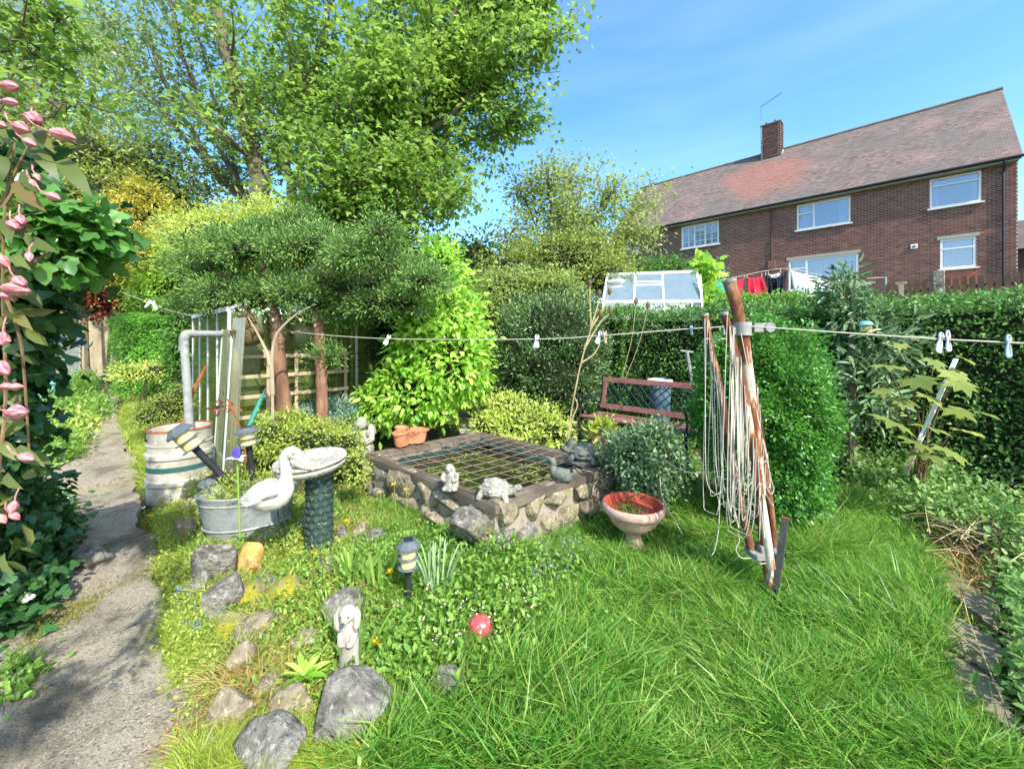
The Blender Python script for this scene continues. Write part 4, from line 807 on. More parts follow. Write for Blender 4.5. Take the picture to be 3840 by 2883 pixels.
def blades(name, poly, n, h, w, lm, rng, lean=.6, flow=.5, falloff=1.0, parent=None, hvar=.5, label=None, cat='grass', patch=0):
    p = area_pts(poly, n, rng, falloff); p = p[off_pond(p)]
    fx = np.sin(1.7*p[:, 0]+.9*p[:, 1])+.6*np.sin(4.1*p[:, 1]-2.3*p[:, 0]); fy = np.cos(1.3*p[:, 1]-1.1*p[:, 0]+.5)+.6*np.sin(3.7*p[:, 0]+2.9*p[:, 1])
    cl = .85+.30*lump(p*np.array([1, 1, 0]), 5, 5.)+.25*lump(p*np.array([1, 1, 0]), 9, 14.)
    D = np.stack([fx*flow*.6, fy*flow*.6, np.ones(len(p))], 1)+nrm(rng.normal(size=(len(p), 3)))*lean
    D[:, 2] = np.abs(D[:, 2])+.25; D = nrm(D); L = h*np.clip(cl, .5, 1.6)*(1+hvar*rng.uniform(-1, 1, len(p)))
    tv = np.array([(0, -.5, 0), (0, .5, 0), (.55, .42, 0), (.55, -.42, 0), (1, 0, 0)]); n_ = len(p)
    S = nrm(np.cross(D, rng.normal(size=(n_, 3)))); ww = w*(1+.4*rng.uniform(-1, 1, n_))
    bend = nrm(D*np.array([1, 1, 0])+rng.normal(size=(n_, 3))*.25*np.array([1, 1, 0])); b = L*rng.uniform(.15, .6, n_)
    V = p[:, None]+D[:, None]*(tv[None, :, 0]*L[:, None])[..., None]+S[:, None]*(tv[None, :, 1]*ww[:, None])[..., None]+bend[:, None]*((tv[None, :, 0]**2.2)*b[:, None])[..., None]
    V[:, :, 2] -= (tv[None, :, 0]**2.2)*(b*.45)[:, None]
    tf = np.array([(0, 1, 2), (0, 2, 3), (3, 2, 4)]); T = (tf[None]+(np.arange(n_)*5)[:, None, None]).reshape(-1, 3)
    o = obj(name, fast_mesh(name, V.reshape(-1, 3), T), M[lm], parent); o['kind'] = 'stuff'
    if label: tag(o, label, cat)
    return o
def cover(name, label, poly, n, size, lm, rng, shape=T_OVA, ratio=.55, height=.06, per=5, spread=.03, falloff=1., cat='ground cover', thr=None, droop=0., hole=None):
    p = area_pts(poly, max(10, n//per), rng, falloff); p = p[off_pond(p)]
    if hole is not None: p = p[np.hypot(p[:, 0]-hole[0], p[:, 1]-hole[1]) > hole[2]]
    if thr is not None: p = p[lump(p*np.array([1, 1, 0]), thr[0], thr[1]) > thr[2]]
    hh = height*(.6+.5*lump(p*np.array([1, 1, 0]), 3, 6.)); p[:, 2] += np.clip(hh, .01, None)*rng.random(len(p))
    p, o = clump(p, np.repeat([[0, 0, 1.]], len(p), 0), per, spread, rng); p[:, 2] = np.maximum(p[:, 2], gz(p[:, 0], p[:, 1])+.004)
    q = leaves(name, p, o, size, ratio, shape, M[lm], None, rng, jit=1.3, flat=1., out=.4, droop=droop); return tag(q, label, cat, kind='stuff')
LAWN = [(1230, 2990), (1420, 2800), (1560, 2640), (1850, 2520), (2060, 2330), (2230, 2160), (2300, 2070), (2440, 2010), (2560, 1960), (2650, 1880), (3060, 1900), (3130, 1840), (3300, 1880), (3440, 2050), (3530, 2230), (3560, 2380), (3540, 2500), (3620, 2680), (3760, 2860), (3900, 3000)]
rg = np.random.default_rng(101)
blades('lawn_grass', LAWN, 105000, .145, .0058, 'g_lawn', rg, .85, .6, 1.1, label='long uncut green lawn grass in front of the urn and dryer')
rg = np.random.default_rng(102)
blades('lawn_tall_grass', LAWN, 9000, .22, .0055, 'g_lawn', rg, 1.0, .8, 1.1, label='taller pale blades standing out of the lawn')
blades('dry_grass', LAWN, 11000, .11, .0032, 'g_dry', rg, .9, .6, 1.0, label='pale dry blades scattered through the long lawn')
cover('lawn_weeds', 'broad leaved weeds and clover dotted through the lawn', LAWN, 5200, .024, 'l_weed', rng=rg, height=.09, thr=(21, 3., .25), per=6, spread=.03)
VERGE = [(580, 1880), (700, 1900), (640, 2060), (770, 2260), (800, 2450), (850, 2620), (770, 2800), (700, 2890), (690, 2640), (640, 2470), (610, 2250), (590, 2100)]
blades('verge_grass', VERGE, 42000, .045, .003, 'g_verge', rg, .8, .4, 1.0, label='short mossy grass strip along the concrete path')
cover('verge_clover', 'small yellow green weeds growing in the strip along the path', VERGE, 9000, .018, 'l_weed_y', rng=rg, height=.03)
ROCKY = [(640, 1900), (760, 1830), (1000, 1890), (1300, 1830), (1420, 1830), (1560, 1950), (1880, 2090), (2250, 2060), (2200, 2190), (2040, 2350), (1840, 2540), (1560, 2660), (1200, 2760), (860, 2720), (820, 2480), (760, 2250), (650, 2040)]
cover('rockery_weeds', 'mixed small green weeds covering the rockery between the stones', ROCKY, 28000, .024, 'l_weed', rng=rg, height=.08, thr=(3, 4., -.5))
cover('rockery_tall_weeds', 'taller leafy weeds crowding the rockery stones', [(1250, 1900), (1560, 1950), (1880, 2090), (2200, 2190), (2040, 2350), (1840, 2540), (1560, 2660), (1400, 2600), (1300, 2300)], 6000, .036, 'l_weed', rng=rg, height=.2, thr=(13, 5., .25), per=6, spread=.03, droop=.2)
cover('tub_foot_weeds', 'yellow green weeds hiding the foot of the galvanised tub', [(700, 1880), (860, 1850), (1060, 1880), (1100, 1960), (900, 2000), (720, 1970)], 6500, .026, 'l_weed_y', rng=rg, height=.24, per=6)
cover('rockery_yellow_weeds', 'yellow green creeping weeds on the sunny side of the rockery', [(640, 1900), (1100, 1900), (1300, 2100), (1350, 2500), (1200, 2760), (860, 2720), (760, 2250)], 17000, .022, 'l_weed_y', rng=rg, height=.06, thr=(8, 5., -.1))
blades('rockery_grass', ROCKY, 17000, .10, .0032, 'g_verge', rg, .8, .5, 1.0, label='thin grass tufts growing through the rockery')
blades('rockery_dry_grass', ROCKY, 9000, .10, .0028, 'g_dry', rg, 1.1, .5, 1.0, label='dry straw coloured blades lying through the rockery')
blades('rockery_green_grass', [(1400, 1850), (1880, 2090), (2250, 2060), (2200, 2190), (2040, 2350), (1840, 2540), (1560, 2600), (1400, 2200)], 15000, .12, .0038, 'g_lawn', rg, .7, .5, 1.0, label='green grass growing round the foot of the pond wall')
cover('vinca_patch', 'dense oval leaved cover around the pink ball', [(1400, 2380), (1560, 2330), (1750, 2230), (2050, 2300), (2120, 2420), (1950, 2560), (1700, 2640), (1480, 2600), (1370, 2480)], 5200, .036, 'l_weed', rng=rg, height=.16, per=6, spread=.03, droop=.2, hole=(-.15, 1.83, .12))
blades('garden_grass', [(440, 1590), (470, 1500), (690, 1470), (720, 1600), (560, 1830), (520, 1800)], 16000, .14, .007, 'g_verge', rg, .6, .5, .6, label='sunlit grass between the path and the steel keg')
blades('path_edge_grass', [(200, 1850), (330, 1760), (520, 1700), (620, 1780), (560, 1830), (380, 1860)], 5000, .06, .004, 'g_verge', rg, .9, .4, .6, label='grass tufts growing in a joint across the path')
cover('left_bed_plants', 'mixed leafy plants along the far side of the path', [(180, 1480), (330, 1400), (370, 1480), (420, 1560), (330, 1620), (300, 1740), (200, 1800), (120, 1750)], 9000, .06, 'l_weed', rng=rg, height=.3, per=6, spread=.07, falloff=.5)
cover('left_bed_leaves', 'yellow and russet leaves of low plants near the teal planter', [(230, 1600), (330, 1540), (360, 1600), (300, 1680), (220, 1680)], 1200, .06, 'l_euon', rng=rg, height=.25, per=5, spread=.07)
cover('ground_ivy', 'ivy leaves trailing on the ground at the path edge', [(-20, 1980), (230, 1900), (290, 2030), (230, 2200), (150, 2330), (30, 2430), (-60, 2430)], 3000, .05, 'l_ivy', rng=rg, shape=T_IVY, ratio=.95, height=.16, per=4, spread=.06, cat='ivy', droop=.2)
cover('corner_weeds', 'small weeds on the path in the bottom corner', [(-20, 2500), (110, 2480), (180, 2560), (100, 2640), (-20, 2720)], 700, .03, 'l_weed', rng=rg, height=.05)
cover('path_moss', 'rust and olive moss patches growing over the path joints', [(150, 2330), (600, 2140), (610, 2180), (420, 2230), (330, 2330), (150, 2440), (60, 2480)], 5000, .009, 'moss', rng=rg, shape=T_DIA, height=.045, per=9, spread=.02)
cover('edge_moss', 'rust coloured moss creeping from the grass strip onto the path', [(540, 1960), (590, 1960), (600, 2160), (560, 2170), (520, 2060)], 4000, .009, 'moss', rng=rg, shape=T_DIA, height=.045, per=9, spread=.02)
# shaded bed on the right
BED = [(3060, 1620), (3330, 1580), (3600, 1640), (3900, 1640), (3900, 2050), (3620, 2080), (3420, 1990), (3280, 1860), (3100, 1800)]
blades('bed_strap_leaves', [(3060, 1660), (3400, 1640), (3560, 1760), (3560, 1960), (3380, 1920), (3160, 1800)], 4200, .30, .011, 'l_bed', rg, .8, 1.0, .8, label='arching strap leaves in the shaded bed', cat='plants')
cover('bed_leaves', 'mixed green leaves filling the shaded bed', BED, 15000, .05, 'l_bed', rng=rg, height=.34, per=6, spread=.06, falloff=.6)
cover('variegated_cover', 'pale variegated leaves at the picture edge of the shaded bed', [(3560, 1730), (3700, 1680), (3900, 1700), (3900, 1900), (3700, 1900), (3580, 1840)], 3600, .035, 'l_vari', rng=rg, height=.42, per=6, spread=.05)
cover('edge_plants', 'leafy plants crowding the slabs in the bottom corner', [(3740, 2120), (3900, 2060), (4000, 2990), (3900, 2760), (3870, 2560), (3810, 2330)], 3200, .042, 'l_bed', rng=rg, height=.36, per=6, spread=.05, droop=.2)
blades('bed_edge_grass', [(3400, 2000), (3640, 2080), (3720, 2400), (3800, 2700), (3860, 2900), (3640, 2800), (3530, 2520), (3560, 2300)], 1600, .05, .0035, 'g_verge', rg, .9, .6, .8, label='thin grass creeping over the edge slabs')
blades('bed_straw', [(3560, 2080), (3700, 2060), (3900, 1860), (3900, 2160), (3720, 2260), (3600, 2320)], 600, .2, .004, 'straw', rg, 1.0, .5, .5, label='dead brown stems beside the edge slabs', cat='dead stems')
cover('bench_foot_plants', 'low green plants around the feet of the bench', [(2200, 1780), (2320, 1700), (2620, 1720), (2640, 1900), (2450, 1990), (2320, 1960)], 6000, .03, 'l_weed', rng=rg, height=.14)
cover('hedge_foot_plants', 'shaded leaves at the foot of the clipped hedge behind the bench', [(2130, 1690), (2300, 1600), (2620, 1560), (2650, 1680), (2300, 1740)], 4500, .05, 'l_bed', rng=rg, height=.3)
blades('wall_foot_grass', [(1860, 2110), (2100, 1990), (2340, 1905), (2470, 1980), (2330, 2090), (2230, 2180), (2060, 2330), (1900, 2250)], 14000, .12, .004, 'g_lawn', rg, .8, .5, .8, label='green grass between the pond wall and the urn')
cover('wall_foot_weeds', 'small leaved weeds along the sunny pond wall beside the urn', [(1860, 2110), (2100, 1990), (2340, 1905), (2400, 1960), (2230, 2100), (2060, 2230), (1900, 2250)], 7000, .022, 'l_weed', rng=rg, height=.09)
blades('boulder_grass', [(690, 2900), (760, 2780), (900, 2760), (1180, 2760), (1420, 2720), (1560, 2650), (1700, 2600), (1600, 2760), (1300, 2990), (690, 2990)], 17000, .09, .004, 'g_verge', rg, .9, .5, .5, label='pale grass round the bottom boulders')
# russet pine-like debris at the foot of the rockery
blades('rockery_straw', [(800, 2600), (900, 2540), (1190, 2570), (1200, 2690), (1060, 2750), (900, 2790), (790, 2760)], 1700, .11, .003, 'straw', rg, 1.3, .4, .5, label='dead russet stems between the rockery boulders', cat='dead stems')
blades('path_end_straw', [(640, 2800), (700, 2760), (740, 2810), (730, 2890), (640, 2890)], 260, .08, .003, 'straw', rg, 1.3, .4, .5, label='dead russet stems at the foot of the path edge', cat='dead stems')

# ---------------------------------------------------------------- single plants
def tuft(name, label, px, py, n, L, w, lm, seed, spread=.05, lean=.45, cat='plant', droop=.3):
    b = G(px, py); t = thing(name, label, cat, b); rg = np.random.default_rng(seed); tv = T_STR
    a = rg.uniform(0, 6.28, n); rr = spread*np.sqrt(rg.random(n)); p = np.stack([np.cos(a)*rr, np.sin(a)*rr, np.zeros(n)], 1)
    D = np.stack([np.cos(a)*lean*rg.random(n), np.sin(a)*lean*rg.random(n), np.ones(n)], 1)+rg.normal(size=(n, 3))*.12; Ls = L*rg.uniform(.6, 1.1, n)
    for i in range(n):
        d = Vector(D[i]).normalized(); p0 = Vector(p[i]); h = Vector((d.x, d.y, 0)); pts = [p0, p0+d*Ls[i]*.5, p0+d*Ls[i]*.85+h*Ls[i]*droop*.3, p0+d*Ls[i]*(1-droop*.25)+h*Ls[i]*droop]
        s = d.cross(Vector(rg.normal(size=3))).normalized(); c = catmull(pts, 3); k = len(c); ws = [w*(1-.15*abs(j/k-.35))*(1 if j < k-3 else (k-1-j)/3+.02) for j in range(k)]
        V = []; nn = s.cross(d)
        for q, wd in zip(c, ws): V += [q-s*wd/2, q+nn*wd*.12, q+s*wd/2]
        Fc = []
        for j in range(k-1): Fc += [(3*j, 3*j+1, 3*j+4, 3*j+3), (3*j+1, 3*j+2, 3*j+5, 3*j+4)]
        MB().add(V, Fc).build('blade', M[lm], t)
    return t
LM('l_iris', '#6f9a34', '#88b040', '#a0c04c', trans=.35, pscale=3); LM('l_strap', '#7a9c5c', '#9ab880', '#b4ca98', trans=.3, pscale=3)
tuft('crocosmia_tuft', 'broad sword leaved tuft between the bird bath and front lamp', 1330, 2190, 16, .26, .015, 'l_iris', 1, .06, .5)
tuft('crocosmia_tuft', 'broad sword leaved tuft just left of the front lamp', 1420, 2200, 12, .27, .016, 'l_iris', 2, .05, .5)
tuft('bluebell_tuft', 'grey green fine leaved tuft just right of the front lamp', 1640, 2230, 34, .30, .008, 'l_strap', 3, .05, .55)
tuft('grass_tuft', 'pale grass tuft on the rockery below the bird bath', 1240, 2330, 40, .14, .006, 'l_iris', 4, .07, .8)
tuft('day_lily', 'long arching leaf tuft beside the white hare figurine', 1340, 2480, 12, .3, .014, 'l_iris', 5, .05, 1.1, droop=.6)
tuft('iris_plant', 'iris leaves beside the galvanised tub', 905, 1960, 8, .34, .02, 'l_iris', 6, .06, .35)
# iris bloom
ib = P(890, 1720, 2.75); ir = thing('iris_flower', 'purple and white iris bloom in front of the galvanised tub', 'flower', (ib.x, ib.y, g(ib.x, ib.y))); m = MB(); z0 = ib.z-ir.location.z
m.tube([(0.02, 0, 0), (.01, 0, z0*.5), (0, 0, z0)], .006, 6); m.build('stem', M['l_iris'], ir)
for k in range(3):
    a = k*2.1+.4; V_, T_ = leaf_geo(np.array([[0, 0, z0]]), np.array([[math.cos(a)*.3, math.sin(a)*.3, 1.]]), np.array([[math.cos(a), math.sin(a), 0.]]), .085, .05, T_STR); obj('petal', fast_mesh('petal', V_, T_), M['pet_purple'], ir)
    a += 1.05; V_, T_ = leaf_geo(np.array([[0, 0, z0]]), np.array([[math.cos(a), math.sin(a), .05]]), np.array([[0, 0, 1.]]), .085, .05, T_STR); obj('petal', fast_mesh('petal', V_, T_), M['pet_w'], ir)
def dandelion(label, px, py, hpx, s=.022, lm='pet_y', name='dandelion'):
    q0 = G(px, py+hpx); q = P(px, py, q0.y); t = thing(name, label, 'flower', q0); h = q.z-q0.z
    m = MB(); m.tube(catmull([(.0, 0, 0), (.01, 0, h*.5), (0, 0, h)], 3), .0022, 5); m.build('stem', M['l_iris'], t)
    rg = np.random.default_rng(int(px)); n = 34; a = rg.uniform(0, 6.28, n); O = np.stack([np.cos(a), np.sin(a)-.6, rg.uniform(.1, 1.2, n)], 1)
    leaves('petals', np.repeat([[0, 0, h]], n, 0), nrm(O), s, .28, T_DIA, M[lm], t, rg, jit=.1, var=.2); return t
DAN = [('yellow dandelion low on the rockery below the mossy stones', 985, 2350, 60), ('yellow dandelion beside the white hare figurine', 1412, 2405, 70), ('yellow dandelion just left of the front lamp', 1465, 2143, 70), ('tall yellow dandelion against the pond wall', 1478, 1818, 150), ('small yellow dandelion leaning by the pond wall', 1425, 1848, 100), ('half open dandelion right of the tall one by the pond wall', 1522, 1838, 110), ('small yellow flower at the foot of the bird bath', 1178, 2072, 40), ('yellow flower just behind the bird bath column', 1300, 1955, 60), ('yellow flower above the steel keg by the small greenhouse', 815, 1590, 130), ('yellow flower in the golden mound beside the lamps', 1025, 1607, 60), ('yellow flower at the path edge below the keg', 565, 1935, 40), ('yellow flower nearest the keg foot', 600, 1875, 40)]
for d in DAN: dandelion(*d)
for lab, px, py in (('red primula bloom in front of the leaning lamp', 860, 1932), ('dark red primula bloom on the ochre stone', 960, 2135)): dandelion(lab, px, py, 50, .022, 'pet_red', 'primula')
for i, (px, py) in enumerate(((540, 1905), (700, 1850), (640, 1870))): dandelion(['small white flower cluster at the path edge', 'white flower cluster nearest the low lamp', 'white flower cluster under the keg'][i], px, py, 40, .018, 'pet_w', 'arabis')
def speckle(name, label, poly, n, s, lm, seed, h, cat='flowers'):
    rg = np.random.default_rng(seed); p = area_pts(poly, n, rg, .5); p[:, 2] += h*rg.uniform(.6, 1.1, len(p)); p, o = clump(p, np.repeat([[0, -.4, 1.]], len(p), 0), 5, s*.7, rg)
    return tag(leaves(name, p, nrm(o), s, .7, T_DIA, M[lm], None, rg, jit=1.0), label, cat, kind='stuff')
speckle('forget_me_nots', 'tiny blue flowers in the strip along the path', [(640, 2200), (720, 2180), (760, 2450), (690, 2480)], 26, .010, 'pet_blue', 1, .07)
speckle('forget_me_nots', 'tiny blue flowers beside the boulder at the bottom edge', [(1060, 2790), (1140, 2780), (1150, 2850), (1070, 2850)], 8, .011, 'pet_blue', 2, .06)
speckle('bugle_flowers', 'small purple flower spikes on the mossy stones', [(900, 2260), (1010, 2160), (1050, 2230), (960, 2330)], 22, .010, 'pet_purple', 3, .07)
speckle('phlox_flowers', 'pale lilac flowers at the foot of the pond wall', [(1900, 2110), (2150, 2040), (2220, 2110), (2080, 2220), (1960, 2190)], 170, .009, 'pet_pale', 4, .08)
speckle('vinca_flowers', 'cream tubular flowers dotted through the oval leaved cover', [(1450, 2380), (1700, 2280), (2050, 2300), (2100, 2420), (1800, 2560), (1500, 2560)], 50, .011, 'pet_cream', 5, .17)
speckle('bed_flowers', 'small white and blue flowers in the shaded bed', [(3300, 1640), (3700, 1650), (3700, 1800), (3400, 1850)], 40, .012, 'pet_w', 6, .3)
speckle('bed_blue_flowers', 'tiny blue flowers below the long leaved shrub', [(3340, 1600), (3480, 1600), (3480, 1680), (3340, 1680)], 24, .012, 'pet_blue', 7, .3)
# rosette
rb = G(1140, 2600); ro = thing('foxglove_rosette', 'bright green leaf rosette above the bottom boulders', 'plant', rb); rg = np.random.default_rng(5); n = 18; a = np.arange(n)*2.4
leaf_objs('leaf', np.repeat([[0, 0, .07]], n, 0), np.stack([np.cos(a), np.sin(a), .2+.04*np.arange(n)], 1), .085, .3, T_OVA, M['l_laurel'], ro, rg, jit=.15, flat=1.5, out=0)
# ================================================================ things in the garden
M['zinc'] = mat('zinc', ['#6f7270', '#8c8f8c', '#9ea19e', '#7d807e'], 9, .55, .15, 40, .3, spots=[('#b8b8b2', 5, .56, .4), ('#5f5c52', 14, .6, .5)])
M['keg'] = mat('keg', ['#8a8474', '#a8a290', '#bdb7a6', '#989180'], 5, .6, .25, 50, .15, spots=[('#8a6a42', 4, .63, .6), ('#d8d3c6', 8, .58, .5), ('#6f685a', 11, .62, .5)])
M['rust'] = mat('rust', ['#5c3220', '#7e4628', '#96582f', '#6a3a26'], 11, .9, .5, 60)
M['rust_paint'] = mat('rust_paint', ['#d3cdbd', '#c4b89e', '#8a5330', '#6b3a22'], 5, .7, .4, 50, lo=.38, hi=.56, stretch=(1, 1, .45), detail=8)
M['rust_dark'] = mat('rust_dark', ['#3c261c', '#6b4430', '#8f6444', '#b5a184'], 11, .85, .5, 50, lo=.35, hi=.72, stretch=(1, 1, .5), detail=8)
M['cord'] = mat('cord', ['#b5ae9c', '#cac4b4'], 30, .7)
M['green_band'] = flat('green_band', '#2f5a55', .6)
M['black_plastic'] = mat('black_plastic', ['#26282a', '#35383a'], 20, .55, .05, 60)
M['grey_plastic'] = mat('grey_plastic', ['#4c5458', '#626a6e'], 20, .5, .05, 60)
M['lamp_lens'] = mat('lamp_lens', ['#d8c67a', '#e4d796'], 12, .4, .03, 60)
M['pipe_grey'] = mat('pipe_grey', ['#6f716c', '#888a84', '#9a9b94'], 10, .7, .15, 50, spots=[('#b4b3aa', 18, .56, .5), ('#55544a', 9, .6, .5)])
M['white_stone'] = mat('white_stone', ['#8c877a', '#a6a194', '#b6b1a5'], 9, .85, .35, 60, spots=[('#8a8578', 26, .60, .6)], bdist=.006)
M['bird_white'] = mat('bird_white', ['#a09d92', '#b6b4a9', '#c2c0b6'], 12, .8, .8, 38, stretch=(.4, 1, 1), spots=[('#8f8c82', 14, .66, .5)], bdist=.006)
M['stone_statue'] = mat('stone_statue', ['#6f6c62', '#8f8c80', '#a9a698', '#7f7c70'], 14, .95, .9, 42, spots=[('#c0bdb0', 38, .56, .6), ('#4a4840', 24, .58, .6)], bdist=.012)
M['stone_dark'] = mat('stone_dark', ['#55584e', '#6c7064', '#80847a'], 12, .9, .8, 42, spots=[('#9fa294', 34, .58, .5), ('#3c3e36', 20, .58, .6)], bdist=.01)
M['bath_stone'] = mat('bath_stone', ['#8a8478', '#a8a295', '#bdb7aa'], 14, .95, .9, 70, spots=[('#d6d1c6', 60, .56, .7), ('#5f5a50', 45, .57, .7)], bdist=.008)
M['bath_green'] = mat('bath_green', ['#26342f', '#36493f', '#4a5f55'], 9, .55, .4, 50, spots=[('#a9bdb6', 30, .60, .6)])
M['terra'] = mat('terra', ['#a9694a', '#bd7c5a', '#c98c6a'], 7, .85, .2, 50)
M['terra_pale'] = mat('terra_pale', ['#a88474', '#b99686', '#c7a898'], 9, .9, .4, 70, spots=[('#d3c3b6', 50, .56, .6)])
M['terra_red'] = mat('terra_red', ['#8f3a2a', '#a84a36', '#b55a44'], 9, .8, .2, 60)
M['wood_deck'] = mat('wood_deck', ['#4a4238', '#5f564a', '#736a5c', '#554c40'], 2.5, .9, .3, 30, spots=[('#8f4f48', 1.9, .62, .7), ('#5f8f8a', 2.2, .64, .6)])
M['wood_grey'] = mat('wood_grey', ['#8d8168', '#a89a7e', '#b9ac90'], 6, .9, .4, 40, stretch=(1, 1, .3))
M['wood_bench'] = mat('wood_bench', ['#6b4540', '#82564f', '#91655d', '#764c46'], 5, .75, .4, 50, spots=[('#9a7a70', 9, .62, .5)])
M['iron'] = flat('iron', '#1c2826', .5); M['lattice'] = flat('lattice', '#24403e', .5)
M['teal'] = mat('teal', ['#5f9a96', '#7ab0aa', '#8dbfb8'], 6, .55, .1)
M['alu'] = mat('alu', ['#b4b8b6', '#ccd0ce', '#d8dbd8'], 7, .5, .08, 50, .2, spots=[('#8a8e84', 9, .6, .5)])
M['white_frame'] = mat('white_frame', ['#c9cdc8', '#dde0dc'], 8, .5, .06, 50, spots=[('#7f8a70', 7, .62, .6)])
M['peg_white'] = flat('peg_white', '#d5d8e0', .4); M['peg_blue'] = flat('peg_blue', '#a8bccb', .4); M['peg_wood'] = flat('peg_wood', '#a89a80', .8)

# ---------------------------------------------------------------- rocks
def rock(label, px, py, wpx, hpx, mt, seed, depth=1.0, rot=0, name='rock', tilt=0, sub=4):
    wpx *= 1.15; hpx *= 1.15; b = G(px, py+hpx*.42); k = b.y/F; me = rock_mesh(seed, (wpx*k/2, wpx*k/2*depth, hpx*k/2), sub); o = obj(name, me, M[mt], None, (b.x, b.y+wpx*k/8*depth, b.z+hpx*k*.31), (0, tilt, rot)); return tag(o, label, 'rock')
RK = [('large grey boulder at the bottom edge beside the dark plastic strip', 1290, 2680, 320, 250, 'rock_grey', 1, .8), ('grey speckled boulder at the very bottom edge', 980, 2810, 270, 170, 'rock_grey', 2, .8), ('tan angular stone left of the dead stems', 850, 2660, 150, 170, 'rock_tan', 3, .8),
      ('tan stone standing below the yellow dandelion', 890, 2470, 130, 150, 'rock_tan', 4, .8), ('pale stone half hidden behind the yellow dandelion', 950, 2360, 170, 90, 'rock_tan', 5, .8), ('upper grey slab leaning at the rockery edge', 790, 2090, 150, 210, 'rock_grey', 6, .7), ('lower grey slab leaning at the rockery edge', 815, 2230, 140, 210, 'rock_grey', 7, .7),
      ('ochre pointed stone beside the red primula', 930, 2090, 95, 150, 'rock_ochre', 8, .8), ('mossy yellow stone in the middle of the rockery', 905, 2240, 130, 100, 'rock_moss', 9, .9), ('mossy stone with bare top right of the mossy yellow one', 1050, 2220, 140, 90, 'rock_moss', 10, .9), ('grey stone behind the white hare figurine', 1270, 2260, 170, 120, 'rock_grey', 11, .9),
      ('small brown stone behind the bird bath foot', 1240, 2130, 130, 60, 'rock_grey', 12, .9), ('pale stone in the grass strip below the low lamp', 690, 1980, 95, 95, 'rock_tan', 13, .8), ('brown stone under the low lamp', 740, 1880, 150, 80, 'rock_tan', 14, .8), ('dark stone left of the bird bath column', 1130, 1970, 50, 90, 'rock_tan', 15, .8),
      ('grey stone on the path beside the ivy', 328, 2085, 150, 105, 'rock_grey', 16, .8), ('grey stone half buried at the lawn edge under the vinca', 1660, 2580, 150, 120, 'rock_grey', 17, .8), ('tan stone between the big boulder and the lawn', 1510, 2700, 150, 110, 'rock_tan', 18, .8), ('small grey stone among the sword leaves', 1410, 2010, 75, 70, 'rock_grey', 19, .9),
      ('small tan stone near the pond wall foot', 1350, 1990, 60, 70, 'rock_tan', 20, .9), ('grey stone between bottom boulders and dead stems', 1080, 2650, 160, 130, 'rock_tan', 21, .8), ('small grey stone beside the bird bath base', 1280, 1995, 40, 60, 'rock_grey', 22, .9), ('flat mossy stone under the dandelion stone', 850, 2350, 150, 80, 'rock_moss', 23, .9), ('grey wedge stone between the leaning slabs and the path grass', 740, 2190, 80, 90, 'rock_grey', 24, .9),
      ('tan stone peeping behind the ochre pointed stone', 1010, 2010, 90, 70, 'rock_tan', 25, .9), ('buff stone between hare figurine and dandelion stone', 1130, 2400, 130, 70, 'rock_tan', 26, .9), ('tan cracked block left of the leaf rosette', 1010, 2560, 120, 110, 'rock_tan', 27, .9), ('brown stone just left of the grey bottom boulder', 780, 2800, 110, 90, 'rock_tan', 28, .9)]
for r in RK: rock(*r)

# ---------------------------------------------------------------- steel keg used as a water butt, with the drain pipe
kb = G(678, 1862); keg = thing('steel_keg', 'weathered steel keg with green painted band beside the path', 'keg', kb); keg.scale = (.88, .88, .98)
m = MB(); R0 = .262
m.lathe([(.25, 0), (.262, .015), (.262, .05), (R0, .09), (R0, .155), (.276, .165), (.278, .185), (.276, .205), (R0, .215), (R0, .385), (.276, .395), (.278, .415), (.276, .435), (R0, .445), (.26, .5), (.266, .505), (.266, .515), (.26, .52), (.258, .61), (.262, .625), (.256, .635), (.244, .632), (.242, .56), (0, .56)], 40); m.build('barrel', M['keg'], keg)
MB().lathe([(R0+.001, .285), (R0+.0035, .287), (R0+.0035, .328), (R0+.001, .33)], 40).build('painted_band', M['green_band'], keg)
MB().lathe([(.25, .625), (.268, .632), (.262, .645), (.248, .642)], 40).build('rusty_rim', M['rust'], keg)
a = -2.25; m = MB(); c = (math.cos(a)*.26, math.sin(a)*.26, .56); m.tube([Vector(c)+Vector((math.sin(a)*q*-.05, math.cos(a)*q*.05, .012*math.sin(q*3.1)))+Vector((math.cos(a), math.sin(a), 0))*.004 for q in np.linspace(-1, 1, 12)], .006, 6); m.build('handle_slot', M['black_plastic'], keg)
pb = P(712, 1600, 3.62); pp = thing('drain_pipe', 'grey plastic drain pipe elbowed from the small greenhouse into the keg', 'pipe', pb)
m = MB(); A = P(690, 1275, 3.75)-pb; B_ = P(705, 1252, 3.78)-pb; E2 = P(880, 1252, 4.25)-pb
m.tube([Vector((0, 0, -.06)), A.lerp(Vector((0, 0, 0)), .5), A], .034, 12); m.build('vertical_pipe', M['pipe_grey'], pp)
m = MB(); m.tube(catmull([A+Vector((0, 0, -.06)), A, A+Vector((.01, .005, .045)), B_, B_.lerp(E2, .12)], 5), .040, 12); m.build('elbow', M['pipe_grey'], pp)
m = MB(); m.tube([B_, E2], .033, 12); m.build('horizontal_pipe', M['pipe_grey'], pp)
m = MB(); m.tube([A+Vector((0, 0, -.1)), A+Vector((0, 0, -.05))], .043, 12); m.build('collar', M['pipe_grey'], pp)
# brown stick leaning in the keg
s0 = P(675, 1600, 3.65); st_ = thing('rusty_bar', 'rusty bent bar leaning out of the steel keg', 'bar', s0); m = MB(); m.tube(catmull([Vector((0, 0, -.1)), P(720, 1480, 3.9)-s0, P(772, 1375, 4.1)-s0], 5), [.018, .014], 6); m.build('bar', M['rust'], st_)

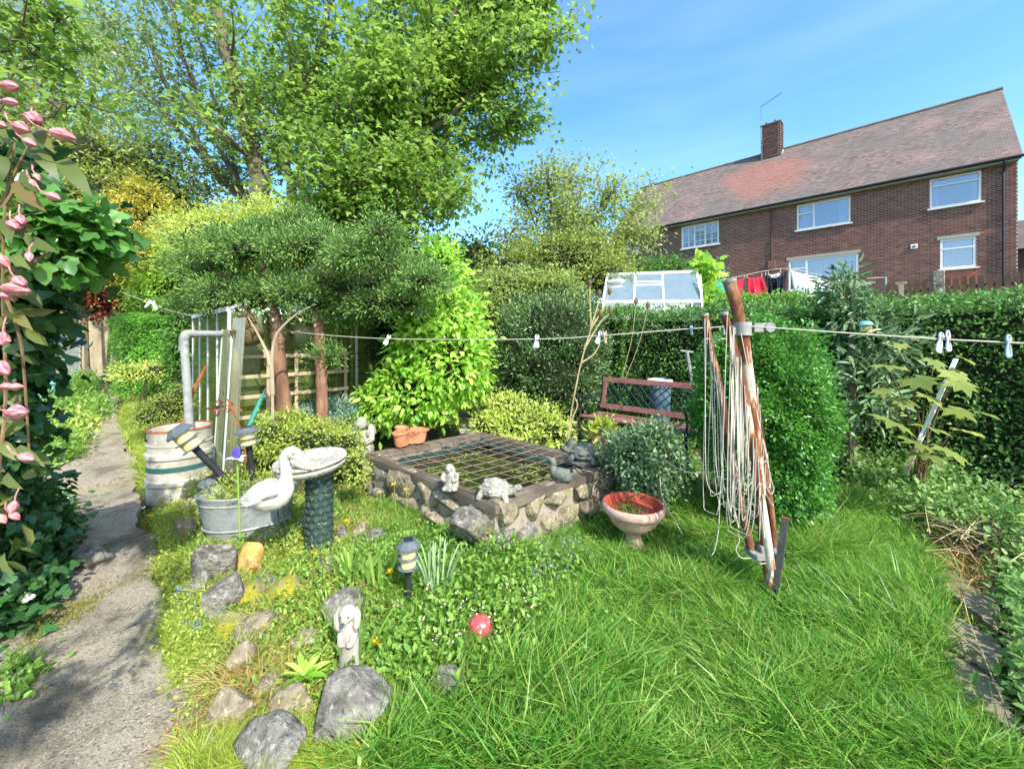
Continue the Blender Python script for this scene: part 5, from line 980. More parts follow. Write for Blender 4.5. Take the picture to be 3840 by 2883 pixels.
# ---------------------------------------------------------------- solar stake lamps
def lamp(label, px, py, wpx, top, tilt=(0, 0), proto=[None], Y=None, zlen=None):
    b = G(px, py) if Y is None else P(px, py, Y); s = wpx*b.y/F/.13
    if proto[0] is None:
        t = thing('stake_lamp', label, 'garden lamp', b); m = MB(); m.lathe([(0, .285), (.058, .285), (.066, .287), (.066, .297), (.04, .322), (.04, .326), (0, .326)], 8); m.build('cap', M['grey_plastic'], t, smooth=False)
        MB().box((0, 0, .3275), (.05, .05, .003)).build('solar_panel', M['black_plastic'], t)
        for z0, z1 in ((.246, .285), (.198, .238)): MB().lathe([(.040, z0), (.041, z0+.004), (.041, z1-.004), (.040, z1)], 20).build('lens', M['lamp_lens'], t)
        for z0 in (.238, .190): MB().lathe([(.030, z0), (.056, z0+.001), (.058, z0+.004), (.056, z0+.007), (.03, z0+.0085)], 20).build('collar', M['grey_plastic'], t)
        MB().lathe([(.017, -.08), (.017, .18), (.022, .19)], 14).build('stake', M['black_plastic'], t); proto[0] = t
    else:
        t = copy_tree(proto[0]); t.location = b
    t['label'] = label; t['group'] = 'stake lamps in the rockery'
    H_ = (py-top)*b.y/F; k = H_/.326/max(.6, math.cos(tilt[1])); t.scale = (s, s, k); t.rotation_euler = (tilt[0], tilt[1], .3); return t
lamp('upright black stake lamp in front of the pond', 1531, 2270, 88, 2022)
lamp('stake lamp leaning steeply in front of the steel keg', 830, 1780, 92, 1590, (.1, -.62), Y=3.0)
lamp('stake lamp standing behind the iris beside the galvanised tub', 945, 1760, 82, 1600, (.0, -.12), Y=2.95)
lamp('low stake lamp left of the white bird', 838, 1965, 92, 1783, (.0, -.22))

# ---------------------------------------------------------------- galvanised tub
tb = G(930, 1905); tb = P(930, 1905, 2.95); tub = thing('zinc_tub', 'oval galvanised tub full of plants behind the white bird', 'tub', (tb.x, tb.y, g(tb.x, tb.y)+.02), .35)
m = MB(); m.lathe([(.19, -.1), (.2, .01), (.235, .2), (.25, .30), (.256, .31), (.252, .32), (.244, .312), (.23, .22), (.2, .18), (0, .17)], 36, sx=1.25, sy=.8); m.build('tub_body', M['zinc'], tub)
for z_ in (.08, .26): MB().lathe([(.205+.14*z_+.002, z_-.008), (.205+.14*z_+.010, z_), (.205+.14*z_+.002, z_+.008)], 36, sx=1.25, sy=.8).build('ridge', M['zinc'], tub)
rg = np.random.default_rng(12); p, o = shell((0, 0, .3), (.24, .16, .12), 300, rg, depth=.6); p, o = clump(p, o, 6, .03, rg); leaves('planting', p, o, .03, .3, T_DIA, M['l_weed_y'], tub, rg)

# ---------------------------------------------------------------- white pelican-like bird statue
wb_ = G(1015, 2000); wy = 2.40; wb_ = Vector((P(1000, 1900, wy).x, wy, g(P(1000, 1900, wy).x, wy))); bird = thing('bird_statue', 'white stone wading bird statue resting its bill on the bird bath', 'statue', wb_)
def W(px, py, dy=0): q = P(px, py, wy+dy)-wb_; return q
PT = [(895, 1888, .006), (925, 1872, .035), (965, 1862, .078), (1005, 1856, .098), (1040, 1850, .092), (1062, 1832, .066), (1072, 1800, .042), (1074, 1768, .034), (1068, 1738, .031), (1068, 1716, .032), (1082, 1699, .035), (1102, 1699, .038), (1120, 1712, .034), (1136, 1732, .024), (1152, 1748, .014), (1166, 1758, .004)]
m = MB(); c = catmull([W(a, b) for a, b, _ in PT], 4); rr = np.interp(np.linspace(0, 1, len(c)), np.linspace(0, 1, len(PT)), [r for *_, r in PT]); el_ = np.interp(np.linspace(0, 1, len(c)), [0, .3, .45, 1], [.95, .95, .9, .8]); m.tube(c, list(rr), 18, ell=list(el_)); body = m.build('body', M['bird_white'], bird)
for s in (-1, 1):
    m = MB()
    for k in range(9):
        f = k/8; a = W(1040-8*k, 1846+4*k, s*(.084+.004*math.sin(k)))+Vector((0, 0, 0)); b2 = W(985-10*k, 1872+1.5*k, s*(.066-.03*f)); m.tube([a, a.lerp(b2, .5)+Vector((0, s*.014, -.005+.012*(4-k)/4)), b2], [.012, .016, .004], 6)
    m.build('wing', M['bird_white'], bird)
M['eye'] = flat('eye', '#4a463e', .4)
for s in (-1, 1): MB().ball(W(1100, 1702, s*.030), .006, 8, 6).build('eye', M['eye'], bird)
m = MB(); m.tube(catmull([W(1096, 1722, -.004), W(1112, 1732, 0), W(1136, 1748, 0), W(1162, 1760, 0)], 4), [.022, .028, .018, .003], 10); m.build('bill', mat('bill', ['#a8a08c', '#c4bcaa'], 9, .8, .3, 40), bird)
for s, px in ((-.03, 1062), (.03, 1040)): MB().tube([W(px, 1895, s), W(px+6, 1960, s), W(px+10, 2030, s)], .004, 6).build('leg', M['iron'], bird)

# ---------------------------------------------------------------- bird bath
bb = G(1198, 2068); bath = thing('bird_bath', 'stone bird bath with wide bowl on a green scaled column', 'bird bath', bb); hb = (2068-1745)*bb.y/F; kk = bb.y/F
m = MB(); m.lathe([(.10, hb-.035), (.17, hb-.02), (.207, hb+.005), (.212, hb+.018), (.205, hb+.028), (.200, hb+.032), (.214, hb+.038), (.222, hb+.05), (.216, hb+.063), (.2, hb+.065), (.15, hb+.035), (.06, hb+.022), (0, hb+.02)], 44, wob=.004); m.build('bowl', M['bath_stone'], bath).rotation_euler = (.05, -.07, 0)
m = MB(); m.lathe([(.105, -.05), (.105, .02), (.095, .035), (.082, .05), (.078, .1), (.074, hb*.5), (.078, hb*.85), (.09, hb-.03), (.1, hb-.01)], 30); colm = m.build('column', M['bath_green'], bath)
sm = MB(); sm.ball((0, 0, 0), (.026, .012, .022), 8, 6); sm = sm.mesh('scale')
for r in range(11):
    z_ = .06+r*(hb-.12)/10
    for j in range(9):
        a = 2*math.pi*(j+.5*(r % 2))/9; obj('scale', sm, M['bath_green'], colm, (math.cos(a)*.076, math.sin(a)*.076, z_), (.45, 0, a+math.pi/2))
m = MB(); m.lathe([(.14, -.06), (.14, .0), (.125, .018), (.1, .025)], 24, wob=.03); m.build('base', M['bath_stone'], bath)

M['rod'] = mat('rod', ['#6a5648', '#857262', '#9a8a78'], 11, .85)
# ---------------------------------------------------------------- pond with stone wall, decking coping and mesh
ZC = .425; FC, LC, RC, BC = Vector((-.105, 2.535, ZC)), Vector((-1.40, 3.69, ZC)), Vector((.95, 3.40, ZC)), Vector((-.37, 4.56, ZC))
pond = thing('garden_pond', 'raised square garden pond with rough stone wall and mesh cover', 'pond', (FC.x, FC.y, .08)); PO = pond.location.copy(); Q = [FC-PO, RC-PO, BC-PO, LC-PO]; cen = sum(Q, Vector())/4
def ring(t, dz=0): return [q.lerp(cen, t)+Vector((0, 0, dz)) for q in Q]
for i in range(4):
    j = (i+1) % 4; m = MB(); a, b = ring(0), ring(.165); lo = [a[i], a[j], b[j], b[i]]; m.add([q-Vector((0, 0, .048)) for q in lo]+[q-Vector((0, 0, .004)) for q in lo], [(3, 2, 1, 0), (4, 5, 6, 7), (0, 1, 5, 4), (1, 2, 6, 5), (2, 3, 7, 6), (3, 0, 4, 7)])
    for k in range(8):
        t0, t1 = .165*k/8+.0015, .165*(k+1)/8-.008; a2, b2 = ring(t0), ring(t1); lo = [a2[i], a2[j], b2[j], b2[i]]; m.add([q-Vector((0, 0, .004)) for q in lo]+[q+Vector((0, 0, .004)) for q in lo], [(4, 5, 6, 7), (0, 1, 5, 4), (1, 2, 6, 5), (2, 3, 7, 6), (3, 0, 4, 7)])
    m.build('coping_board', M['wood_deck'], pond, smooth=False)
# wall core and liner
m = MB(); o_, i_ = ring(.045), ring(.17); zb = -.15-(-PO.z+PO.z)
lo = [Vector((q.x, q.y, -.12)) for q in o_]; up = [q-Vector((0, 0, .05)) for q in o_]; li = [Vector((q.x, q.y, -.12)) for q in i_]; ui = [q-Vector((0, 0, .05)) for q in i_]
m.add(lo+up+li+ui, [(i, (i+1) % 4, 4+(i+1) % 4, 4+i) for i in range(4)]+[(4+i, 4+(i+1) % 4, 12+(i+1) % 4, 12+i) for i in range(4)]+[(12+i, 12+(i+1) % 4, 8+(i+1) % 4, 8+i) for i in range(4)]); m.build('wall_core', M['mortar'], pond, smooth=False)
def watermat():
    m_, nt, b = base_mat('pond_water'); n = noise(nt, 9, 5, .6); r = ramp(nt, ['#0e140a', '#1c2610', '#2c3814', '#4a5a1c'], .3, .75); nt.links.new(n.outputs[0], r.inputs[0]); nt.links.new(r.outputs[0], b.inputs['Base Color'])
    b.inputs['Roughness'].default_value = .08; b.inputs['Specular IOR Level'].default_value = .5; n2 = noise(nt, 30, 2); bumpn(nt, b, n2.outputs[0], .08, .01); return m_
w = ring(.16, -.10); MB().add(w, [(0, 1, 2, 3)]).build('water', watermat(), pond)
rg = np.random.default_rng(33); n = 420; a, b = rg.random(n)*.7+.15, rg.random(n)*.7+.15; kq = lump(np.stack([a*3, b*3, a*0], 1), 4, 3.) > .15; a, b = a[kq], b[kq]
W0 = np.array([tuple(q) for q in w]); pts = (1-a)[:, None]*((1-b)[:, None]*W0[0]+b[:, None]*W0[3])+a[:, None]*((1-b)[:, None]*W0[1]+b[:, None]*W0[2]); pts[:, 2] += .003
stuff(leaves('pond_weed', pts, nrm(rg.normal(size=pts.shape)*np.array([1, 1, .05])), .03, .6, T_OVA, M['l_weed_y'], pond, rg, jit=.1, flat=5, out=0))
ti = ring(.17, -.02); 
for (s0, s1, e0, e1, n) in ((0, 3, 1, 2, 12), (0, 1, 3, 2, 10)):
    for k in range(n):
        f = .04+.92*k/(n-1); p, q = Q[s0].lerp(Q[s1], f), Q[e0].lerp(Q[e1], f); d = (q-p)
        h = .010 if s1 == 3 else .017; rj = .02*math.sin(k*4.3)
        MB().tube([p.lerp(q, .035+rj)+Vector((0, 0, h)), p.lerp(q, .5)+Vector((0, 0, h-.018)), p.lerp(q, .965+rj)+Vector((0, 0, h))], .0032, 6).build('rod', M['rod'], pond)
M['net'] = mat('net', ['#142c26', '#1e3c34', '#12261f'], 20, .7, .4, 80)
m = MB(); a, b = Q[2].lerp(cen, .16), Q[1].lerp(cen, .3); c0, n = [], 14
vs = []
for i in range(n+1):
    for j in range(4):
        p = a.lerp(Q[3].lerp(cen, .25), i/n); vs.append(p.lerp(cen, .045*j)+Vector((.01*math.sin(i*1.9+j), .012*math.sin(i*1.3), -.045-.012*j+.012*math.sin(i*2.3+j*1.7))))
m.add(vs, [(i*4+j, i*4+j+1, i*4+5+j, i*4+4+j) for i in range(n) for j in range(3)]); m.build('netting', M['net'], pond)
m = MB(); vs = []
for i in range(n+1):
    for j in range(3):
        p = a.lerp(b, i/n); vs.append(p.lerp(cen, .06*j)+Vector((0, .01*math.sin(i*1.3), -.04-.014*j+.010*math.sin(i*2.3+j*1.7))))
m.add(vs, [(i*3+j, i*3+j+1, i*3+4+j, i*3+3+j) for i in range(n) for j in range(2)]); m.build('netting', M['net'], pond)
# wall stones
rgs = random.Random(9)
def wall_stones(a, b, n, seed0, mats):
    d = (b-a); L = d.length; d.normalize(); nrm_ = Vector((d.y, -d.x, 0)); 
    if nrm_.dot(Vector((0, -1, 0))) < 0: nrm_ = -nrm_
    ang = math.atan2(d.y, d.x); k = 0
    for rowz, hh in ((.03, .17), (.19, .17)):
        x = -.04+.05*(rowz > .1)
        while x < L-.05:
            w_ = rgs.uniform(.18, .34); h = hh*rgs.uniform(.9, 1.12); c = a+d*(x+w_/2)+nrm_*rgs.uniform(-.03, -.005); c.z = rowz+h*.32+rgs.uniform(-.015, .015)
            obj('stone', rock_mesh(seed0+k, (w_*.66, .10, h*.70), 4, .34, .45), M[rgs.choice(mats)], pond, c, (rgs.uniform(-.1, .1), rgs.uniform(-.25, .25), ang)); x += w_*.96; k += 1
wall_stones(Vector((Q[0].x, Q[0].y, 0)).lerp(Vector((cen.x, cen.y, 0)), .05), Vector((Q[3].x, Q[3].y, 0)).lerp(Vector((cen.x, cen.y, 0)), .05), 8, 300, ['rock_tan', 'rock_grey', 'rock_tan', 'mortar_stone'] if 'mortar_stone' in M else ['rock_tan', 'rock_grey', 'rock_tan'])
wall_stones(Vector((Q[0].x, Q[0].y, 0)).lerp(Vector((cen.x, cen.y, 0)), .05), Vector((Q[1].x, Q[1].y, 0)).lerp(Vector((cen.x, cen.y, 0)), .05), 8, 340, ['rock_tan', 'rock_tan', 'rock_grey'])
c = P(1755, 1965, 2.56)-PO; obj('stone', rock_mesh(399, (.155, .12, .105), 4, .2), M['rock_grey'], pond, c, (0, .25, .3))['label'] = 'dark speckled boulder jutting from the corner'

# ---------------------------------------------------------------- ornaments on the coping
def onpond(px, py, z=ZC+.006): Y = (EYE-z)*F/(py-HY); return Vector(((px-1920)/F*Y, Y, z))
def tortoise(name, label, px, py, L, mt, rz_, plinth=False, hh=1.0):
    b = onpond(px, py); t = thing(name, label, 'statue', b, rz_); z0 = 0
    if plinth: obj('plinth', rock_mesh(77, (L*.62, L*.45, L*.13), 3, .12), M[mt], t, (0, 0, L*.07)); z0 = L*.12
    m = MB(); m.ball((0, 0, z0+L*.20*hh), (L*.36, L*.28, L*.25*hh), 20, 12, lump=.03)
    sh = m.build('shell', M[mt], t)
    for k, (x, y, z_) in enumerate([(0, 0, .46), (.2, 0, .40), (-.2, 0, .40), (.1, .16, .36), (-.1, .16, .36), (.1, -.16, .36), (-.1, -.16, .36), (.26, .13, .26), (.26, -.13, .26), (-.26, .13, .26), (-.26, -.13, .26), (0, -.25, .24), (0, .25, .24)]):
        MB().ball((x*L, y*L, z0+z_*L*.93*hh), (L*.10, L*.085, L*.045), 7, 5).build('scute', M[mt], sh)
    m = MB(); m.lathe([(.33*L, z0+.10*L), (.37*L, z0+.13*L), (.36*L, z0+.17*L)], 20, sy=.8); m.build('rim', M[mt], t)
    m = MB(); m.tube(catmull([(L*.3, 0, z0+L*.15), (L*.42, 0, z0+L*.19), (L*.5, 0, z0+L*.25)], 3), [L*.09, L*.07], 9); m.ball((L*.54, 0, z0+L*.27), (L*.10, L*.075, L*.075), 12, 8); m.build('head', M[mt], t)
    for x, y, a in ((.3, -.2, -.5), (.3, .2, .5), (-.26, -.2, -.9), (-.26, .2, .9)): MB().tube([(x*L*.85, y*L*.8, z0+L*.15), (x*L*1.1, y*L*1.15, z0+L*.07), (x*L*1.2, y*L*1.3, z0+L*.0)], [L*.085, L*.07, L*.055], 8).build('leg', M[mt], t)
    return t
tortoise('tortoise_statue', 'pale stone tortoise on the front corner of the pond coping', 1858, 1862, .30, 'stone_statue', -.35, hh=.9)
tortoise('turtle_statue', 'dark stone turtle on a rocky plinth at the pond corner beside the bench', 2190, 1742, .30, 'stone_dark', 2.75, True, 1.1)
b = onpond(1690, 1832); t = thing('meerkat_statue', 'slim upright weathered stone figure on the pond edge left of the tortoise', 'statue', b)
m = MB(); m.tube(catmull([(0, 0, 0), (.004, 0, .05), (0, 0, .1), (-.004, 0, .145), (-.004, 0, .168)], 4), [.054, .056, .05, .037, .032, .012], 14); m.build('body', M['stone_statue'], t)
m = MB(); m.ball((-.006, -.012, .152), (.030, .034, .026), 10, 8, lump=.06); m.tube([(-.006, -.03, .15), (-.006, -.055, .142)], [.016, .008], 7); m.build('head', M['stone_statue'], t)
for s in (-1, 1): MB().tube(catmull([(s*.042, -.02, .115), (s*.05, -.045, .085), (s*.02, -.06, .075)], 3), [.016, .012], 7).build('arm', M['stone_statue'], t); MB().ball((s*.034, -.045, .015), (.022, .032, .016), 8, 6).build('foot', M['stone_statue'], t)
b = onpond(2100, 1803); t = thing('duck_statue', 'grey stone duck stretching its head up on the pond edge', 'statue', b, 2.6)
m = MB(); m.tube(catmull([(-.105, 0, .065), (-.07, 0, .045), (-.01, 0, .045), (.045, 0, .06), (.06, 0, .1), (.055, 0, .13), (.075, 0, .15)], 4), [.012, .035, .052, .048, .03, .024, .026, .02], 14); m.build('body', M['stone_dark'], t)
m = MB(); m.tube([(.075, 0, .15), (.1, 0, .16), (.118, 0, .165)], [.018, .011, .006], 8); m.build('bill', M['stone_dark'], t)
for s in (-1, 1): MB().ball((-.02, s*.043, .055), (.05, .014, .03), 10, 6, rot=(0, .2, 0)).build('wing', M['stone_dark'], t)
MB().tube(catmull([(-.1, 0, .06), (-.12, 0, .085), (-.1, 0, .1)], 3), [.018, .008], 7).build('tail', M['stone_dark'], t)
b = onpond(2145, 1690); t = thing('frog_statue', 'small squat stone frog ornament behind the dark turtle', 'statue', b)
m = MB(); m.tube(catmull([(0, 0, 0), (0, 0, .05), (0, -.01, .09), (0, -.015, .115)], 3), [.055, .062, .05, .04, .015], 12); m.build('body', M['stone_dark'], t)
for s in (-1, 1): MB().ball((s*.022, -.02, .115), .014, 8, 6).build('eye', M['stone_dark'], t); MB().tube(catmull([(s*.05, .01, .03), (s*.075, -.03, .035), (s*.06, -.06, .005)], 3), [.02, .012], 7).build('leg', M['stone_dark'], t)
# cherub figure on the far corner
b = onpond(1357, 1690, .40); t = thing('cherub_statue', 'crumbling pale stone seated figure at the far pond corner', 'statue', b); k = b.y/F
m = MB(); m.tube(catmull([(0, 0, -.05), (0, 0, .05), (0, 0, .12), (0, 0, .2)], 4), [.11, .115, .095, .07, .05], 16); m.build('body', M['stone_statue'], t)
m = MB(); m.ball((.0, -.01, .265), (.055, .055, .062), 12, 9, lump=.08); m.build('head', M['stone_statue'], t)
for s in (-1, 1): MB().tube(catmull([(s*.07, -.02, .19), (s*.11, -.04, .13), (s*.05, -.10, .1)], 3), [.035, .028], 8).build('arm', M['stone_statue'], t); obj('drapery', rock_mesh(60+s, (.06, .05, .10), 3, .25), M['stone_statue'], t, (s*.07, -.04, .02))
m = MB(); m.ball((.085, .02, .18), (.045, .05, .07), 9, 7, lump=.15); m.build('wing', M['stone_statue'], t)
# trefoil planter
b = onpond(1527, 1660, .45); t = thing('trefoil_planter', 'clover shaped terracotta planter on the pond corner', 'planter', b, .2); nn = 60; k = .215
def tre(s): return [(math.cos(a)*k*s*(.62+.34*math.cos(3*a)), math.sin(a)*k*s*(.62+.34*math.cos(3*a))) for a in [2*math.pi*i/nn for i in range(nn)]]
lay = [(tre(.82), 0), (tre(.88), .03), (tre(.95), .11), (tre(1.03), .115), (tre(1.05), .135), (tre(.98), .14), (tre(.93), .125), (tre(.85), .10)]
vs = [(x, y, z_) for pl, z_ in lay for x, y in pl]; fs = [(i*nn+j, i*nn+(j+1) % nn, (i+1)*nn+(j+1) % nn, (i+1)*nn+j) for i in range(len(lay)-1) for j in range(nn)]+[tuple(range((len(lay)-1)*nn, len(lay)*nn))]
MB().add(vs, fs).build('pot', M['terra'], t); rg = np.random.default_rng(8); q = rg.uniform(-.11, .11, (160, 2)); p = np.stack([q[:, 0], q[:, 1], np.full(160, .105)], 1); leaves('dry_plants', p, np.repeat([[0, 0, 1.]], 160, 0), .035, .3, T_DIA, M['straw'], t, rg, jit=1)
# broken statue beyond the pond
b = P(1795, 1605, 5.0); b.z = g(b.x, b.y); t = thing('stone_figure', 'pale stone reclining figure on slabs among the yellow mound', 'statue', (b.x, b.y, b.z+.0)); z0 = P(1795, 1600, 5.0).z-b.z
for c_, d_ in (((0, 0, z0-.03), (.44, .3, .05)), ((.03, .02, z0-.088), (.40, .28, .06)), ((0, .02, (z0-.12)/2), (.3, .2, z0-.12))): MB().box(c_, d_).build('slab', M['white_stone'], t, bevel=.008)
obj('torso', rock_mesh(71, (.16, .1, .06), 3, .25), M['white_stone'], t, (.06, 0, z0+.03)); obj('knees', rock_mesh(72, (.08, .08, .07), 3, .25), M['white_stone'], t, (-.08, -.01, z0+.05)); obj('head', rock_mesh(73, (.055, .05, .075), 3, .2), M['stone_statue'], t, (.1, .03, z0+.11))
# ---------------------------------------------------------------- pink urn
b = G(2374, 2058); k = b.y/F; urn = thing('garden_urn', 'pale terracotta urn on a pedestal standing on the lawn', 'urn', b)
m = MB(); m.lathe([(.09, -.04), (.09, .02), (.075, .035), (.055, .06), (.05, .10), (.062, .125), (.07, .132)], 36, flute=.03, nf=12); m.build('pedestal', M['terra_pale'], urn)
m = MB(); m.lathe([(.05, .13), (.10, .145), (.15, .19), (.178, .25), (.188, .262), (.205, .27), (.212, .29), (.208, .312), (.196, .322)], 48, flute=.012, nf=28); m.build('bowl', M['terra_pale'], urn)
MB().lathe([(.1965, .3215), (.182, .318), (.172, .29), (.16, .265), (.0, .262)], 48).build('inner_bowl', M['terra_red'], urn)
rg = np.random.default_rng(5); q = rg.normal(size=(60, 2))*.05; p = np.stack([q[:, 0]-.03, q[:, 1]-.02, np.full(60, .268)], 1); p, o = clump(p, np.repeat([[0, 0, 1.]], 60, 0), 5, .02, rg); leaves('seedlings', p, o, .018, .6, T_OVA, M['l_mid'], urn, rg, jit=1)
# ---------------------------------------------------------------- bench
bl = Vector((.80, 4.78, 0)); bench = thing('garden_bench', 'red brown slatted bench with lattice back and iron ends', 'bench', (bl.x, bl.y, g(bl.x, bl.y)), RZ)
Lb = 1.27; sz = EYE-.94-bench.location.z
for i in range(5):
    y = .02+i*.085; MB().box((Lb/2, y, sz+.012*(i == 0)-.012*math.sin(i*.8)), (Lb-.04, .07, .026)).build('seat_slat', M['wood_bench'], bench, bevel=.003)
bk = Matrix.Translation((0, .44, sz+.03)) @ Matrix.Rotation(-.2, 4, 'X')
def bkbox(name, x, z_, w_, h_, d_, mt, y=0): o = MB().box((x, y, z_), (w_, d_, h_)).build(name, M[mt], bench, bevel=.003); o.matrix_local = bk; return o
bkbox('back_rail', Lb/2, .385, Lb-.04, .065, .03, 'wood_bench'); bkbox('back_rail', Lb/2, .055, Lb-.04, .065, .03, 'wood_bench'); bkbox('back_stile', .06, .22, .055, .262, .03, 'wood_bench'); bkbox('back_stile', Lb-.06, .22, .055, .262, .03, 'wood_bench')
x0, x1, z0, z1 = .09, Lb-.09, .09, .35
for sgn in (-1, 1):
    c = x0-(z1-z0)
    while c < x1+(z1-z0):
        # line x = c + sgn*(z-z0)
        pts = []
        za, zb = z0, z1; xa, xb = (c, c+(z1-z0)) if sgn > 0 else (c+(z1-z0), c)
        def clip(xa, za, xb, zb):
            if xb == xa: return None
            t0, t1 = 0, 1
            for lim, s in ((x0, 1), (x1, -1)):
                da, db = s*(xa-lim), s*(xb-lim)
                if da < 0 and db < 0: return None
                if da < 0: t0 = max(t0, da/(da-db))
                if db < 0: t1 = min(t1, da/(da-db))
            if t1-t0 < .05: return None
            return (xa+(xb-xa)*t0, za+(zb-za)*t0, xa+(xb-xa)*t1, za+(zb-za)*t1)
        q = clip(xa, za, xb, zb)
        if q: o = MB().bar((q[0], .004*sgn, q[1]), (q[2], .004*sgn, q[3]), .006, .028, up=(0, 1, 0.001)).build('lattice_slat', M['lattice'], bench); o.matrix_local = bk
        c += .098
for x in (.012, Lb-.012):
    m = MB(); T_ = lambda pts, r: m.tube(catmull([(x, a, b_) for a, b_ in pts], 5), r, 8)
    T_([(.0, 0), (.03, .15), (.0, .3), (-.02, sz-.03), (.1, sz-.03), (.4, sz-.04), (.46, sz+.06), (.53, sz+.42), (.54, sz+.45)], .014); T_([(.5, 0), (.44, .2), (.46, sz-.05)], .014)
    T_([(-.02, sz-.03), (.02, sz+.1), (-.02, sz+.2), (-.05, sz+.235), (-.03, sz+.25), (.1, sz+.22), (.3, sz+.20), (.48, sz+.26)], .013); T_([(.1, sz), (.16, sz+.1), (.1, sz+.2)], .008)
    m.build('iron_end', M['iron'], bench)
# pots around the bench
def pot(name, label, loc, r, h, mt, rim=None, plant=None, cat='pot'):
    t = thing(name, label, cat, loc); m = MB(); m.lathe([(r*.7, 0), (r*.72, .01), (r*.93, h*.86), (r*1.0, h*.87), (r*1.03, h*.93), (r, h), (r*.9, h*.99), (r*.85, h*.88), (0, h*.86)], 30); m.build('pot', M[mt], t)
    if rim: MB().lathe([(r*1.0, h*.93), (r*1.08, h*.95), (r*1.08, h*1.0), (r*.9, h*1.01), (r*.88, h*.97)], 30).build('rim', M[rim], t)
    if plant: rg = np.random.default_rng(4); p, o = shell((0, 0, h), (r, r, plant[1]), 80, rg, depth=.6); p, o = clump(p, o, 5, .03, rg); leaves('planting', p, o, plant[2], .3, T_DIA, M[plant[0]], t, rg)
    return t
M['blue_glaze'] = mat('blue_glaze', ['#44586e', '#5a6e84', '#8a949c'], 3, .4, 0, lo=.4, hi=.6)
q = P(2475, 1440, 5.35); pot('glazed_pot', 'blue and white glazed pot behind the bench back', (q.x, q.y, g(q.x, q.y)), .15, q.z-g(q.x, q.y)+.06, 'blue_glaze', 'white_paint')
q = P(2260, 1640, 4.15); pot('terracotta_pot', 'small terracotta pot with wispy plant under the bench', (q.x, q.y, g(q.x, q.y)), .13, q.z-g(q.x, q.y)+.04, 'terra', None, ('g_verge', .12, .08))
# leaning white T-handle post by the hedge
q0 = P(2640, 1600, 5.0); q0.z = g(q0.x, q0.y); t = thing('fork_handle', 'grey T handled post leaning against the hedge behind the bench', 'tool', q0); m = MB(); a = P(2575, 1315, 5.1)-q0; m.tube([(0, 0, -.05), tuple(a)], .022, 8); m.build('shaft', M['pipe_grey'], t); m = MB(); m.tube([a+Vector((-.08, 0, .0)), a+Vector((.08, 0, -.02))], .014, 8); m.build('handle', M['pipe_grey'], t)

# ---------------------------------------------------------------- folded rotary dryer
rb = G(2888, 2232); dr = thing('rotary_dryer', 'rusty folded rotary clothes dryer hung with tangled white cord', 'clothes dryer', rb); RB = Vector(rb)
def RD(px, py, Y=2.27): return P(px, py, Y)-RB
m = MB(); m.tube(catmull([RD(2895, 2290, 2.24), RD(2880, 2140), RD(2858, 1960), RD(2838, 1760)], 4), .026, 12); m.build('ground_pole', M['rust_paint'], dr)
m = MB(); m.tube([RD(2850, 1850, 2.30), RD(2815, 1500, 2.30), RD(2785, 1230, 2.30)], .030, 12); m.build('middle_pole', M['rust_paint'], dr)
m = MB(); m.tube([RD(2785, 1250, 2.3), RD(2757, 1130, 2.3), RD(2735, 1055, 2.3)], [.030, .033, .036], 14); m.build('top_pole', M['rust_dark'], dr)
MB().tube([RD(2735, 1058, 2.3), RD(2733, 1049, 2.3)], [.039, .039], 14).build('cap', M['pipe_grey'], dr)
ARM = [[(2815, 2060), (2780, 1900), (2740, 1700), (2700, 1460), (2665, 1310), (2643, 1182)], [(2892, 2130), (2868, 1960), (2830, 1720), (2790, 1480), (2745, 1280), (2716, 1178)], [(2905, 2060), (2885, 1880), (2855, 1660), (2822, 1450), (2795, 1300), (2768, 1162)], [(2862, 2060), (2848, 1880), (2826, 1640), (2806, 1420), (2790, 1300), (2778, 1250)]]
AY = [2.30, 2.16, 2.33, 2.40]; armc = []
for i, (A_, Y_) in enumerate(zip(ARM, AY)):
    c = catmull([RD(a, b_, Y_) for a, b_ in A_], 6); armc.append(c); m = MB(); m.tube(c, [.021, .021, .019], 10); m.build('arm', M['rust_paint' if i % 2 else 'rust_dark'], dr)
    MB().tube([c[-1]+(c[-1]-c[-2]).normalized()*q for q in (-.004, .010)], .022, 10).build('arm_cap', M['pipe_grey'], dr)
m = MB(); h = RD(2790, 1228, 2.3); m.tube([h-Vector((.01, 0, .045)), h+Vector((-.008, 0, .03))], .047, 14); m.box(h+Vector((.10, -.0, .0)), (.10, .035, .05)); m.box(h+Vector((-.085, 0, -.02)), (.08, .03, .04)); m.tube([h+Vector((.135, -.03, 0)), h+Vector((.135, .03, 0))], .028, 12); m.build('hub', M['pipe_grey'], dr)
m = MB(); s_ = RD(2865, 2075, 2.28); m.box(s_, (.17, .10, .035)); m.box(s_+Vector((0, 0, .03)), (.07, .07, .05)); m.build('spreader', M['pipe_grey'], dr, bevel=.004)
rgc = random.Random(21); nco = 0
def loop(p, q, sag, sway=.0, r=.0020):
    global nco
    pts = []; n = 15; mid = (p+q)/2
    for i in range(n):
        f = i/(n-1); s = (1-abs(2*f-1)**2.6); w_ = p.lerp(q, f) if sag < .12 else (p if f < .5 else q).lerp(mid, max(0, 1-abs(2*f-1)*1.6)**1.2*.5+.0)
        pts.append(w_+Vector((sway*s, 0, -sag*s)))
    m = MB(); m.tube(catmull(pts, 2), r, 5, False); m.build('cord', M['cord'], dr)
